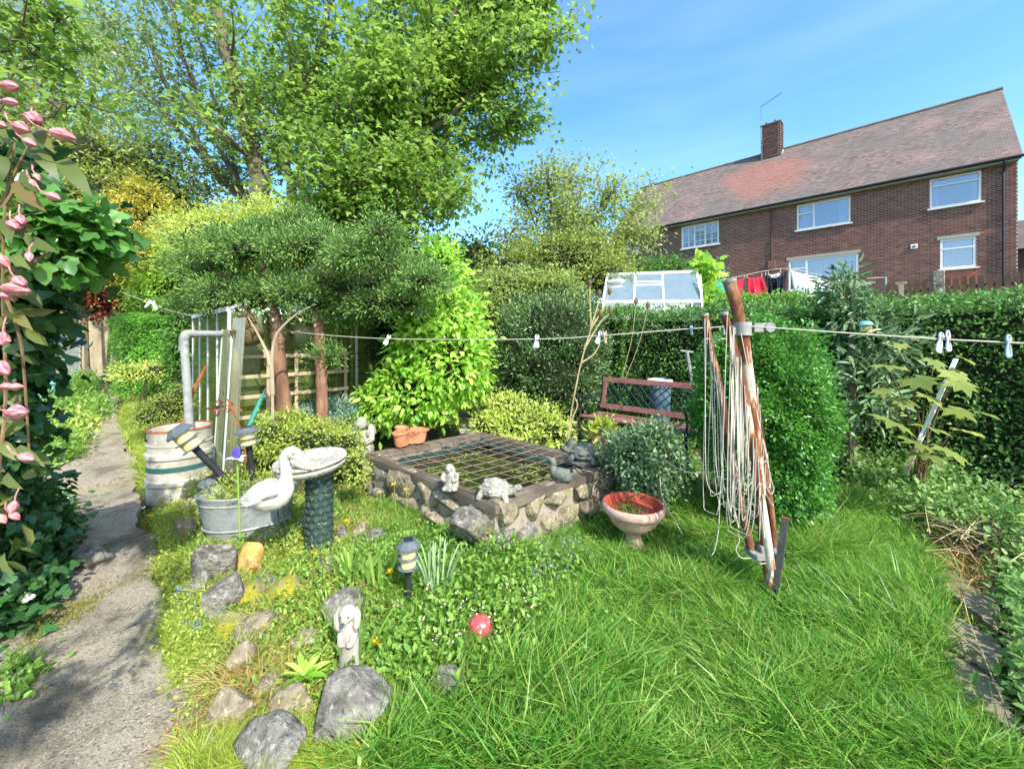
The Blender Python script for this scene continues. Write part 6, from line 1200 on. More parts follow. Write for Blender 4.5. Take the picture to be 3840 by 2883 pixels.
for i in range(46):
    a, b2 = rgc.choice([(0, 1), (1, 2), (0, 3), (3, 2), (0, 1), (1, 2), (1, 1)]); ia = rgc.randint(8, len(armc[a])-1); ib = min(len(armc[b2])-1, max(6, ia+rgc.randint(-5, 4)))
    p, q = armc[a][ia]+Vector((0, -.022, 0)), armc[b2][ib]+Vector((rgc.uniform(-.01, .02), -.022, 0)); low = RD(0, rgc.uniform(1830, 2040)).z; sag = max(.06, min(p.z, q.z)-low)*rgc.uniform(.75, 1.0); loop(p, q, sag, rgc.uniform(-.04, .03))
for pts in ([(2643, 1195), (2645, 1500), (2646, 1750), (2660, 1830), (2695, 1850), (2712, 1800), (2700, 1560), (2672, 1340)], [(2778, 1250), (2850, 1600), (2890, 1790), (2902, 1830), (2890, 1850), (2860, 1800)], [(2800, 1300), (2840, 1560), (2870, 1680), (2876, 1720), (2862, 1735)], [(2700, 1840), (2695, 1980), (2680, 2060), (2670, 2080)], [(2768, 1990), (2772, 2030), (2760, 2060), (2780, 2090), (2820, 2092)], [(2643, 1270), (2690, 1272), (2735, 1268)], [(2820, 2095), (2850, 2112), (2890, 2108)]):
    m = MB(); m.tube(catmull([RD(a, b_, 2.22) for a, b_ in pts], 5), .0024, 5, False); m.build('cord', M['cord'], dr)
# trailing cords on the ground and to the shrub
q0 = P(2700, 1770, 2.3); t = thing('loose_cord', 'loose white cord strung from the dryer into the small grey shrub', 'cord', q0); m = MB(); m.tube(catmull([P(a, b_, Y_)-q0 for a, b_, Y_ in ((2740, 1760, 2.3), (2650, 1772, 2.45), (2580, 1768, 2.6), (2520, 1745, 2.75), (2490, 1720, 2.85))], 5), .003, 5); m.build('cord', M['cord'], t)
q0 = G(2560, 2010); t = thing('trailing_cord', 'white cord trailing from the grey shrub down to the lawn', 'cord', q0); m = MB(); m.tube(catmull([P(a, b_, Y_)-q0 for a, b_, Y_ in ((2475, 1790, 2.72), (2480, 1850, 2.7), (2500, 1900, 2.66), (2530, 1950, 2.66), (2560, 2005, 2.66))], 5), .003, 5); m.build('cord', M['cord'], t)
# dark stake
q0 = G(2900, 2280); t = thing('metal_stake', 'dark hollow metal ground stake leaning beside the dryer foot', 'stake', q0); m = MB(); a = P(2945, 1942, q0.y+.06)-q0; m.tube([-a*.05, tuple(a)], [.020, .024], 4); m.build('tube', mat('stake', ['#2a2d2c', '#3f443f', '#55564c'], 14, .7, .4, 60), t); MB().tube([a, a+a.normalized()*.004], [.026, .026], 4).build('lip', M['rust'], t)

# ---------------------------------------------------------------- clothes line and pegs
def lineY(px): f = (px-278)/(2745-278); return 1/((1-f)/9.2+f/2.28)
LP = [(278, 1029), (480, 1105), (640, 1165), (870, 1213), (1070, 1240), (1280, 1261), (1529, 1272), (2003, 1272), (2264, 1258), (2560, 1235), (2745, 1224)]
q0 = P(2745, 1224, 2.28); t = thing('clothes_line', 'white washing line sagging from the dryer across the garden', 'washing line', q0); m = MB(); m.tube(catmull([P(a, b_, lineY(a))-q0 for a, b_ in LP], 6), .0042, 6); m.build('line', M['cord'], t)
m = MB(); m.tube(catmull([P(a, b_, Y_)-q0 for a, b_, Y_ in ((2795, 1222, 2.28), (3150, 1247, 2.1), (3500, 1270, 1.95), (3840, 1287, 1.82), (4300, 1305, 1.65))], 6), .0040, 6); m.build('line', M['cord'], t)
def liney(px): return float(np.interp(px, [a for a, _ in LP]+[2795, 3150, 3500, 3840], [b_ for _, b_ in LP]+[1222, 1247, 1270, 1287]))
def peg(label, px, mt, tilt=0., s=1., kind=0, up=.35):
    Y_ = lineY(px) if px < 2760 else float(np.interp(px, [2795, 3150, 3500, 3840], [2.28, 2.1, 1.95, 1.82])); b = P(px, liney(px), Y_); t = thing('clothes_peg', label, 'peg', b, group='pegs on the washing line'); L = .075*s
    for sg in (-1, 1):
        m = MB()
        if kind == 0: m.box((sg*.006*s, 0, -L*(.5-up)), (.008*s, .011*s, L), rot=(0, sg*.07, 0))
        else:
            pts = [(sg*.004*s, 0, L*up), (sg*.011*s, 0, L*up*.5), (sg*.005*s, 0, -L*.05), (sg*.012*s, 0, -L*.35), (sg*.013*s, 0, -L*.58), (sg*.006*s, 0, -L*.65), (0, 0, -L*.62)]; m.tube(catmull(pts, 4), .0036*s, 6)
            m.box((sg*.006*s, .003, -L*.4), (.010*s, .004*s, L*.42))
        m.build('leg', M[mt], t, bevel=.001 if kind == 0 else 0)
    m = MB(); m.tube([(-.009*s, 0, L*.12), (.009*s, 0, L*.12)], .005*s, 8); m.build('spring', M['alu'], t); t.rotation_euler = (0, tilt, .3); return t
peg('pale peg leaning left of the pale blue peg, on the line before the square hedge', 560, 'peg_white', .6, 2.0); peg('white peg leaning against another above the square clipped hedge', 578, 'peg_white', -.4, 2.0)
peg('pale blue peg in front of the small greenhouse', 768, 'peg_blue', .1, 2.0); peg('wooden peg tilted beside the hanging basket', 985, 'peg_wood', .5, 1.5); peg('upright wooden peg in front of the thick trunk', 1056, 'peg_wood', 0, 1.6); peg('wooden peg lying flat along the line between the two trunks', 1115, 'peg_wood', 1.45, 1.3)
peg('white peg pair leaf side in front of the bright bush edge', 1455, 'peg_white', .45, 1.3, 1); peg('white hanging peg in front of the dark glossy bush', 2013, 'peg_white', .08, 1.25, 1); peg('white looped peg beside the dry teasel stem', 2248, 'peg_white', .35, 1.1, 1); peg('brown wooden peg next to the teasel stem peg', 2268, 'peg_wood', -.1, 1.1); peg('tiny blue peg nearest the dryer on its left', 2592, 'peg_blue', -.1, .75)
peg('large white looped peg overlapping another on the right hand line', 3528, 'peg_white', .28, 1.35, 1, .3); peg('smaller white looped peg behind the large one on the right hand line', 3556, 'peg_white', -.1, 1.15, 1, .5); peg('pale blue looped peg closest to the right picture edge', 3782, 'peg_blue', .0, 1.35, 1, .35)

# ---------------------------------------------------------------- hare figurine, plastic strip, ball
b = G(1312, 2528); t = thing('hare_statue', 'white stone hare figurine standing upright in the rockery', 'statue', b); hk = (2528-2256)*b.y/F/.32
m = MB(); m.tube(catmull([(0, 0, -.02), (0, 0, .03), (0, 0, .10), (-.004, 0, .18), (-.006, 0, .235), (-.006, -.005, .26)], 4), [.047, .046, .043, .038, .034, .026], 16); m.build('body', M['white_stone'], t)
m = MB(); m.ball((-.006, -.012, .278), (.038, .038, .036), 14, 10); m.tube([(-.006, -.035, .272), (-.006, -.058, .262)], [.022, .013], 9); m.build('head', M['white_stone'], t)
for s in (-1, 1):
    MB().tube(catmull([(-.006+s*.03, -.004, .30), (-.006+s*.042, -.012, .27), (-.006+s*.040, -.016, .225), (-.006+s*.036, -.018, .205)], 4), [.010, .017, .016, .006], 8).build('ear', M['white_stone'], t)
    MB().tube(catmull([(s*.03, -.02, .20), (s*.024, -.045, .165), (s*.008, -.05, .17)], 3), [.014, .010], 8).build('paw', M['white_stone'], t); MB().ball((s*.026, -.03, .0), (.022, .036, .018), 9, 6).build('foot', M['white_stone'], t)
fm = flat('face', '#4a463c', .6); [MB().ball((-.006+s*.017, -.045, .282), .0045, 7, 5).build('eye', fm, t) for s in (-1, 1)]; MB().ball((-.006, -.060, .265), .006, 7, 5).build('nose', fm, t); t.scale = (hk, hk, hk)
b = G(1300, 2600); t = thing('plastic_strip', 'dark grey bent plastic edging strip behind the large bottom boulder', 'edging', b); m = MB(); c = catmull([P(a, b_, Y_)-b for a, b_, Y_ in ((1165, 2530, 1.72), (1230, 2570, 1.68), (1320, 2570, 1.70), (1400, 2600, 1.68), (1440, 2650, 1.64), (1500, 2690, 1.62))], 6); vs = []
for q in c:
    for dz, dy in ((-.055, -.025), (.028, .03), (.030, .034), (-.055, -.019)): vs.append(q+Vector((0, dy, dz)))
n = len(c); m.add(vs, [(i*4+j, i*4+(j+1) % 4, (i+1)*4+(j+1) % 4, (i+1)*4+j) for i in range(n-1) for j in range(4)]+[(3, 2, 1, 0), ((n-1)*4, (n-1)*4+1, (n-1)*4+2, (n-1)*4+3)]); m.build('strip', mat('strip', ['#3a4548', '#4a5659'], 8, .6, .1), t)
q = P(1800, 2358, 1.93); t = thing('pink_ball', 'faded pink ball lying in the leafy cover', 'ball', (q.x, q.y, q.z-.05)); M['ball'] = mat('ball', ['#b03a48', '#c4505c', '#d08088'], 3, .35, .05, 40, spots=[('#c9b4ae', 6, .54, .7), ('#a89a90', 40, .58, .5)], spec=.5)
m = MB(); m.ball((0, 0, .058), .058, 28, 20, rot=(.5, .4, 0)); m.build('ball', M['ball'], t)
m = MB(); m.tube([Vector((math.cos(a)*.0582, math.sin(a)*.0582, 0)) for a in np.linspace(0, 6.283, 40)], .0012, 5, False); o = m.build('seam', flat('seam', '#a8434e', .5), t); o.location = (0, 0, .058); o.rotation_euler = (1.0, .4, 0)

# ---------------------------------------------------------------- small greenhouse with trellis
gx, gy = UV(5.25, .98); gh = thing('small_greenhouse', 'aluminium greenhouse with green tinted panes behind the keg', 'greenhouse', (gx, gy, g(gx, gy)), RZ); EH, RH, GL, GW = 1.72, 2.3, 2.4, 1.9
def bar(name, a, b_, w_=.03, h_=.03, mt='alu', par=gh): return MB().bar(a, b_, w_, h_).build(name, M[mt], par, smooth=False)
xs_ = np.linspace(0, -GL, 5)
for x in xs_: bar('glazing_bar', (x, 0, 0), (x, 0, EH)); bar('glazing_bar', (x, GW, 0), (x, GW, EH)); bar('roof_bar', (x, 0, EH), (x, GW/2, RH)); bar('roof_bar', (x, GW, EH), (x, GW/2, RH))
for y in (0, GW): bar('eaves_bar', (-GL, y, EH), (0, y, EH), .05, .05); bar('sill_bar', (-GL, y, .03), (0, y, .03), .05, .06)
bar('ridge_bar', (-GL, GW/2, RH), (0, GW/2, RH), .05, .05)
for y in (.48, .95, 1.42): bar('end_bar', (0, y, 0), (0, y, EH+(RH-EH)*(1-abs(y-GW/2)/(GW/2))))
for i in range(4):
    for y in (0, GW): MB().box(((xs_[i]+xs_[i+1])/2, y, EH/2), (GL/4-.03, .004, EH-.06)).build('pane', M['glass_green'], gh, smooth=False)
    for s in (0, 1):
        a = [(xs_[i]-.015, s*GW, EH+.02), (xs_[i+1]+.015, s*GW, EH+.02), (xs_[i+1]+.015, GW/2, RH), (xs_[i]-.015, GW/2, RH)]; m = MB(); m.add(a+[(q[0], q[1], q[2]+.004) for q in a], [(0, 1, 2, 3), (7, 6, 5, 4)]+[(j, (j+1) % 4, 4+(j+1) % 4, 4+j) for j in range(4)]); m.build('roof_pane', M['glass_green'], gh, smooth=False)
for y0, y1 in ((0, .48), (.48, .95), (.95, 1.42), (1.42, 1.9)):
    MB().box((0, (y0+y1)/2, EH/2), (.004, y1-y0-.03, EH-.06)).build('pane', M['glass_green'], gh, smooth=False)
# polycarbonate sheets leaning beside it
for i, (px, w_) in enumerate(((812, .07), (858, .12))):
    q = P(px, 1720, 4.0); t = thing('glazing_sheet', ['narrow corrugated clear sheet leaning by the keg', 'wide corrugated clear sheet leaning on the greenhouse corner'][i], 'sheet', (q.x, q.y, g(q.x, q.y)), -.5); m = MB(); n = 16; vs = []
    for z_ in (0, 1.5+.12*i):
        for k in range(n+1): vs.append((w_*2*(k/n-.5), .012*math.sin(k*1.57)+z_*.06, z_))
    m.add(vs, [(k, k+1, n+2+k, n+1+k) for k in range(n)]); m.build('sheet', M['glass_sheet'], t); bar('edge_strip', (-w_, 0, 0), (-w_, 1.5*.06, 1.5), .02, .012, 'white_frame', t)
# trellis on the greenhouse end
q = UV(5.12, 1.0); tr = thing('wooden_trellis', 'weathered square wooden trellis behind the reddish trunks', 'trellis', (q[0], q[1], g(*q)), RZ+math.pi/2)
for x in np.linspace(.03, 1.2, 5): MB().box((x, 0, .62), (.035, .018, 1.30)).build('upright', M['wood_grey'], tr, smooth=False)
for z_ in (.33, .55, .77, .99, 1.21): MB().box((.61, -.020, z_), (1.24, .018, .038)).build('rail', M['wood_grey'], tr, smooth=False)
q = UV(5.06, .98); t = thing('trellis_post', 'square weathered timber post at the corner of the trellis', 'post', (q[0], q[1], g(*q)), RZ); MB().box((0, 0, .72), (.075, .075, 1.44)).build('post', M['wood_grey'], t, bevel=.004); MB().box((0, 0, 1.45), (.09, .09, .02)).build('cap', M['wood_grey'], t)
wp = thing('mesh_fence', 'dark wire mesh panel standing behind the trellis', 'mesh panel', (UV(5.2, 1.98)[0], UV(5.2, 1.98)[1], .12), RZ+math.pi/2); m = MB()
for k in range(14): m.tube([(k*.075, 0, 0), (k*.075, 0, 1.2)], .003, 4); m.tube([(0, .003, k*.09), (1.0, .003, k*.09)], .003, 4)
m.build('wire', M['iron'], wp)
# hanging basket with dead plant
q = P(928, 1255, 4.25); hb_ = thing('hanging_basket', 'brown mossy hanging basket with a dead plant by the greenhouse', 'hanging basket', (q.x, q.y, q.z-.12)); m = MB(); m.lathe([(.05, .0), (.11, .03), (.145, .09), (.152, .16), (.14, .17), (0, .16)], 26, wob=.05); m.build('moss_liner', mat('moss_liner', ['#5a4a30', '#7a6844', '#8f7d58'], 16, .98, 1.2, 70, bdist=.03), hb_)
m = MB(); [m.tube([(math.cos(a)*.15, math.sin(a)*.15, .16), (0, 0, .42)], .003, 5) for a in (0, 2.1, 4.2)]; m.tube([(0, 0, .42), (0, 0, .52)], .005, 5); m.build('chain', M['iron'], hb_)
rg = np.random.default_rng(3); m = MB(); pts = []
for k in range(9):
    a = rg.uniform(0, 6.28); e = Vector((math.cos(a)*.08, math.sin(a)*.08, .3+.12*rg.random())); m.tube(catmull([(0, 0, .15), tuple(e*.6), tuple(e)], 3), [.008, .004], 5)
m.build('dead_stems', M['twig'], hb_); p, o = shell((-.01, 0, .25), (.08, .08, .13), 160, rg, depth=.8); leaves('dead_leaves', p, o, .05, .4, T_DIA, M['l_brown'], hb_, rg)
# bird table / pruned rose stems near trellis
q = P(1015, 1690, 4.0); t = thing('rose_stems', 'bare pruned rose stems with pale leaf tips in front of the trellis', 'plant', (q.x, q.y, g(q.x, q.y))); m = MB(); QB = t.location.copy()
for pts in ([(1020, 1700), (1022, 1500), (1012, 1370), (985, 1310)], [(1022, 1480), (1020, 1340), (1040, 1250), (1110, 1180), (1165, 1150)], [(1012, 1370), (1000, 1320), (960, 1240), (930, 1190)]): m.tube(catmull([P(a, b_, 4.05)-QB for a, b_ in pts], 5), [.022, .012, .005], 7)
m.build('stems', M['wood_grey'], t); p = np.array([tuple(P(a, b_, 4.05)-QB) for a, b_ in ((1140, 1160), (1165, 1150), (1120, 1180), (970, 1170), (990, 1160), (980, 1185), (1150, 1190))]); rg = np.random.default_rng(2); p, o = clump(p, np.repeat([[0, -.3, .3]], len(p), 0), 7, .045, rg); leaves('leaf_tips', p, o, .045, .6, T_OVA, M['l_vari'], t, rg, jit=1.)
q = P(860, 1700, 3.3); t = thing('red_rose', 'rose shoot with dark red young leaves above the lamps', 'plant', (q.x, q.y, g(q.x, q.y))); QB = t.location.copy(); m = MB()
for pts in ([(930, 1760), (905, 1620), (870, 1540), (835, 1510)], [(880, 1560), (860, 1510), (850, 1495)]): m.tube(catmull([P(a, b_, 3.3)-QB for a, b_ in pts], 4), [.008, .004], 6)
m.build('stems', M['rust'], t); p = np.array([tuple(P(a, b_, 3.3)-QB) for a, b_ in ((825, 1530), (850, 1535), (870, 1530), (840, 1500), (810, 1525))]); p, o = clump(p, np.repeat([[-.5, -.3, -.2]], len(p), 0), 6, .02, rg); leaves('red_leaves', p, o, .045, .5, T_OVA, M['l_red'], t, rg)
q = P(1000, 1560, 4.1); t = thing('furled_parasol', 'slim furled teal parasol leaning before the trellis', 'parasol', (P(920, 1640, 3.9).x, 3.9, P(920, 1640, 3.9).z-.3)); QB = t.location.copy(); m = MB(); a, b_ = P(900, 1680, 3.85)-QB, P(990, 1470, 4.15)-QB; m.tube([a, a.lerp(b_, .15), a.lerp(b_, .5), a.lerp(b_, .9), b_], [.008, .022, .028, .02, .006], 8); m.build('canopy', flat('parasol', '#1f7a68', .6), t); MB().tube([a-(b_-a)*.8, b_+(b_-a)*.08], .007, 6).build('pole', M['iron'], t)

# ---------------------------------------------------------------- the far end of the path
q = P(185, 1508, 7.7); tp = thing('teal_planter', 'pale teal moulded planter beside the path under the ivy', 'planter', (q.x, q.y, g(q.x, q.y))); m = MB(); m.lathe([(.22, 0), (.24, .01), (.23, .05), (.17, .07), (.2, .1), (.24, .3), (.265, .42), (.29, .43), (.295, .46), (.27, .47), (.24, .44), (0, .43)], 32); pt_ = m.build('pot', M['teal'], tp)
for k in range(8):
    a = 2*math.pi*k/8; c = catmull([(math.cos(a-.3)*.262, math.sin(a-.3)*.262, .4), (math.cos(a)*.225, math.sin(a)*.225, .2), (math.cos(a+.3)*.262, math.sin(a+.3)*.262, .4)], 5); MB().tube(c, .012, 6).build('relief', M['teal'], pt_)
rg = np.random.default_rng(4); p, o = shell((0, 0, .45), (.22, .22, .1), 60, rg, depth=.6); leaves('planting', p, o, .1, .12, T_DIA, M['straw'], tp, rg)
M['shed_board'] = mat('shed_board', ['#8a8678', '#a39f92', '#b0ac9f'], 4, .9, .3, 30)
sp = P(250, 1300, 13); sh = thing('white_shed', 'whitewashed weatherboard shed glimpsed beyond the ivy', 'shed', (sp.x, sp.y, g(sp.x, sp.y)), -.5)
for k in range(11): MB().box((0, .0, .12+k*.18), (2.4, .025, .165), rot=(.10, 0, 0)).build('board', M['shed_board'], sh, smooth=False)
MB().box((0, .6, 1.0), (2.35, 1.1, 2.0)).build('shed_body', M['wood_grey'], sh, smooth=False); m = MB(); m.add([(-1.35, -.2, 2.05), (1.35, -.2, 2.05), (1.35, 1.3, 2.45), (-1.35, 1.3, 2.45), (-1.35, -.2, 2.0), (1.35, -.2, 2.0), (1.35, 1.3, 2.4), (-1.35, 1.3, 2.4)], [(0, 1, 2, 3), (7, 6, 5, 4), (0, 4, 5, 1), (1, 5, 6, 2), (2, 6, 7, 3), (3, 7, 4, 0)]); m.build('roof', M['wood_grey'], sh, smooth=False)
q = G(286, 1385); t = thing('brown_post', 'red brown fence post beside the path end', 'post', q); MB().box((0, 0, .45), (.10, .10, 1.05)).build('post', M['wood_bench'], t, bevel=.005); MB().box((0, 0, .98), (.12, .12, .03)).build('cap', M['wood_bench'], t)
q = G(345, 1350); t = thing('picket_gate', 'small weathered picket gate at the end of the path', 'gate', q, -.9); [MB().box((k*.16, 0, .8), (.09, .02, 1.5)).build('picket', M['wood_grey'], t, smooth=False) for k in range(5)]; [MB().box((.32, .025, z_), (.8, .025, .07)).build('rail', M['wood_grey'], t, smooth=False) for z_ in (.35, 1.25)]
q = G(258, 1400); t = thing('plant_cage', 'rusty wire plant frame beside the brown post', 'frame', q); m = MB(); [m.tube([(k*.12, 0, 0), (k*.12, 0, .75)], .006, 5) for k in range(-5, 3)]; m.tube([(-.62, 0, .62), (.3, 0, .58)], .008, 5); m.build('wires', M['rust'], t)

# ---------------------------------------------------------------- neighbour's garden
gp = P(2450, 1160, 9.0); fg = thing('far_greenhouse', 'white framed glass greenhouse above the clipped hedge', 'greenhouse', (gp.x, gp.y, gp.z-.9)); Q0 = fg.location.copy()
def X(px, py, Y): return P(px, py, Y)-Q0
TL, TR, BL, BR_ = X(2278, 1030, 9.6), X(2612, 1018, 9.3), X(2262, 1132, 8.9), X(2632, 1130, 8.6)
def fbar(a, b_, w_=.045, nm='frame_bar'): return MB().bar(a, b_, w_, w_).build(nm, M['white_frame'], fg, smooth=False)
fbar(TL, TR, .06); fbar(BL, BR_, .06); fbar(TL, BL); fbar(TR, BR_)
for f in (.32, .62): fbar(TL.lerp(TR, f), BL.lerp(BR_, f))
for f0, f1 in ((0, .32), (.32, .62), (.62, 1)):
    a = [TL.lerp(TR, f0+.008), TL.lerp(TR, f1-.008), BL.lerp(BR_, f1-.008), BL.lerp(BR_, f0+.008)]; m = MB(); m.add([tuple(q) for q in a]+[tuple(q+Vector((0, 0, .006))) for q in a], [(0, 1, 2, 3), (7, 6, 5, 4)]+[(j, (j+1) % 4, 4+(j+1) % 4, 4+j) for j in range(4)]); m.build('roof_pane', M['glass_dirty'], fg, smooth=False)
a, b_ = TL.lerp(TR, .32).lerp(BL.lerp(BR_, .32), .42), TL.lerp(TR, .62).lerp(BL.lerp(BR_, .62), .42); fbar(a, b_, .05, 'vent_bar'); fbar(a+Vector((0, -.02, .07)), b_+Vector((0, -.02, .07)), .03, 'vent_bar')
DN = Vector((0, 0, -.95))
for f in (0, .32, .62, .9, 1): fbar(BL.lerp(BR_, f), BL.lerp(BR_, f)+DN)
fbar(BL.lerp(BR_, .76), BL.lerp(BR_, .70)+DN*.6, .03)
for f0, f1 in ((.01, .31), (.33, .61), (.63, .99)):
    p, q = BL.lerp(BR_, f0), BL.lerp(BR_, f1); MB().add([p, q, q+DN, p+DN], [(0, 1, 2, 3)]).build('side_pane', M['glass_dirty'], fg, smooth=False)
bk_ = Vector((.9, 1.5, 0)); RG = [TL+bk_*.75-Vector((0, 0, .55)), TR+bk_*.75-Vector((0, 0, .55))]; fbar(TR, RG[1]); fbar(TL, RG[0]); fbar(RG[0], RG[1]); fbar(BR_, BR_+Vector((.1, .3, .6)))
fbar(TR, TR+Vector((.35, .2, -1.2)), .04); fbar(RG[1], RG[1]+DN); fbar(RG[0], RG[0]+DN)
MB().add([TL, TR, RG[1], RG[0]], [(0, 1, 2, 3)]).build('roof_pane', M['glass_dirty'], fg, smooth=False); MB().add([RG[0], RG[1], RG[1]+DN, RG[0]+DN], [(0, 1, 2, 3)]).build('side_pane', M['glass_dirty'], fg, smooth=False)
t = thing('white_sacks', 'white sacks piled inside the far greenhouse', 'sacks', P(2310, 1150, 9.4)); [obj('sack', rock_mesh(500+i, (.28, .2, .10), 3, .1), M['white_paint'], t, (.06*math.sin(i*3), 0, .12+i*.15)) for i in range(4)]
# laundry on its own line
WL = [(2560, 1052, 11.2), (2700, 1050, 11.2), (2850, 1020, 11.0), (2960, 1008, 10.8), (3150, 1045, 10.5), (3320, 1040, 10.3)]
q0 = P(2700, 1050, 11.2); t = thing('far_washing_line', 'washing line carrying laundry in front of the brick house', 'washing line', q0); m = MB(); m.tube(catmull([P(*q)-q0 for q in WL], 5), .008, 5); m.build('line', M['cord'], t)
for px in (2560, 3320):
    q = P(px, 1040, 11.2 if px < 3000 else 10.3); m = MB(); m.tube([(q-q0), Vector((q.x-q0.x, q.y-q0.y, g(q.x, q.y)-q0.z-.1))], .03, 8); m.build('line_post', M['pipe_grey'], t)
def cloth(label, name, cat, quad, col, seed):
    q0 = P(*quad[0]); t = thing(name, label, cat, q0, group='laundry on the far line'); n, mm = 14, 10; vs = []; rg = random.Random(seed); ph = rg.uniform(0, 6); a, b_, c, d = [P(*q)-q0 for q in quad]
    for j in range(mm+1):
        for i in range(n+1):
            f, e = i/n, j/mm; p = a.lerp(b_, f).lerp(d.lerp(c, f), e)+Vector((0, 0, -.04*math.sin(math.pi*f)*(1-e)))
            p += Vector((0, .05*e*math.sin(f*9+ph)+.02*math.sin(f*21+ph*2+e*3), 0)); vs.append(p)
    m = MB(); m.add(vs, [(j*(n+1)+i, j*(n+1)+i+1, (j+1)*(n+1)+i+1, (j+1)*(n+1)+i) for j in range(mm) for i in range(n)]); o = m.build('cloth', mat('cloth_'+name+str(seed), [col, tuple(x*.9 for x in C(col)[:3])], 10, .95, .1, 80), t)
    md = o.modifiers.new('thick', 'SOLIDIFY'); md.thickness = .008
    for e in (a, b_): MB().box(e+Vector((0, -.01, .02)), (.02, .02, .09)).build('peg', M['peg_wood'], t)
    return t
cloth('teal towel on the far washing line beside the vine', 'teal_towel', 'towel', [(2660, 1055, 11.2), (2745, 1048, 11.2), (2740, 1125, 11.15), (2680, 1130, 11.15)], '#2a9aa5', 1)
cloth('red towel partly hidden behind the dryer top', 'red_towel', 'towel', [(2745, 1048, 11.1), (2790, 1042, 11.1), (2785, 1120, 11.05), (2752, 1122, 11.05)], '#c42a44', 2)
cloth('bright red towel hanging clear right of the dryer', 'red_towel', 'towel', [(2800, 1040, 11.05), (2855, 1035, 11.0), (2882, 1112, 10.95), (2812, 1120, 10.98)], '#cc2840', 3)
cloth('black trousers leg nearer the red towel', 'black_trousers', 'trousers', [(2870, 1030, 11.0), (2912, 1040, 10.95), (2912, 1110, 10.95), (2886, 1115, 10.95)], '#23242c', 4)
cloth('white top between the two black garments', 'white_shirt', 'shirt', [(2880, 1028, 11.05), (2925, 1020, 11.0), (2922, 1060, 11.0), (2900, 1060, 11.0)], '#d8d8da', 5)
cloth('dark navy garment next to the large window', 'navy_garment', 'shirt', [(2908, 1040, 10.9), (2950, 1014, 10.85), (2945, 1112, 10.82), (2918, 1112, 10.85)], '#262b36', 6)
cloth('long white sheet draped in front of the large window', 'white_sheet', 'sheet', [(2960, 1012, 10.8), (3150, 1052, 10.5), (3140, 1110, 10.45), (2985, 1110, 10.75)], '#dfe0e4', 7)
# picket fence and concrete post on the house side
fv = 13.2
def FP(px, py): xr = (px-1920)/F; Y_ = fv/(xr*D2[0]+D2[1]); return P(px, py, Y_)
a, b_ = FP(3330, 1068), FP(3960, 1012); pf = thing('picket_fence', 'dark brown picket fence in front of the brick house', 'fence', (a.x, a.y, a.z-1.0)); n = 21; d = Vector((b_.x-a.x, b_.y-a.y, 0)); ang = math.atan2(d.y, d.x)
M['fence'] = mat('fence', ['#4a3a2e', '#5f4a3a', '#6b5646'], 6, .9, .3)
for k in range(n):
    p = a.lerp(b_, k/(n-1))-pf.location; m = MB(); m.prism([(-.045, -.5), (.045, -.5), (.045, .44), (0, .5), (-.045, .44)], .02, Matrix.Translation((p.x, p.y, p.z-.45)) @ Matrix.Rotation(ang, 4, 'Z') @ Matrix.Rotation(math.pi/2, 4, 'X')); m.build('picket', M['fence'], pf, smooth=False)
for dz in (-.2, -.7): p, q = a-pf.location, b_-pf.location; MB().bar(p+Vector((0, .03, dz)), q+Vector((0, .03, dz)), .03, .08).build('rail', M['fence'], pf, smooth=False)
q = P(3520, 1130, 7.6); t = thing('concrete_post', 'weathered concrete post with a grey bracket standing in the rear hedge', 'post', (q.x, q.y, g(q.x, q.y)), RZ); h = P(3520, 1015, 7.6).z-t.location.z; MB().box((0, 0, h/2), (.17, .15, h), taper=.9).build('post', M['rock_grey'], t, bevel=.01); MB().box((0, -.09, h-.5), (.14, .06, .12)).build('bracket', M['zinc'], t)
q = P(3380, 1090, 7.4); t = thing('fence_stub', 'short pale timber stub poking from the rear hedge', 'post', (q.x, q.y, g(q.x, q.y)), RZ); h = P(3375, 1062, 7.4).z-t.location.z; MB().box((0, 0, h/2), (.07, .05, h)).build('post', M['wood_grey'], t); MB().box((0, 0, h), (.16, .05, .04)).build('cap', M['wood_grey'], t)
for i, (px, py, Y_, r, lab) in enumerate(((2785, 1110, 8.2, .13, 'black shepherd hook above the hedge beside the red towels'), (3110, 1090, 7.4, .17, 'wide black hoop above the hedge under the white sheet'))):
    q = P(px, py, Y_); t = thing('plant_hook', lab, 'hook', (q.x, q.y, g(q.x, q.y))); h = q.z-t.location.z; m = MB(); m.tube([(-r, 0, 0), (-r, 0, h)]+[(-r*math.cos(a), 0, h+r*1.1*math.sin(a)) for a in np.linspace(.1, 3.3, 12)]+[(r*.8, 0, h-.1)], .011, 6); m.build('hook', M['iron'], t)
# bird feeder
q = P(3245, 1232, 3.95); t = thing('bird_feeder', 'small hanging bird feeder with teal lid in the grey shrub', 'bird feeder', (q.x, q.y, q.z-.07)); MB().lathe([(.030, .0), (.052, .015), (.05, .10), (.045, .105)], 20).build('seed_tube', mat('seed', ['#a8925c', '#c9b884'], 30, .6, .2), t); MB().lathe([(.06, .10), (.066, .105), (.05, .135), (.02, .145), (0, .146)], 20).build('lid', M['teal'], t); MB().lathe([(.02, -.02), (.062, -.015), (.064, -.005), (.03, .0)], 20).build('tray', M['green_band'], t)
m = MB(); m.tube([(0, 0, .145), (.01, 0, .3)], .002, 4); m.build('wire', M['iron'], t)
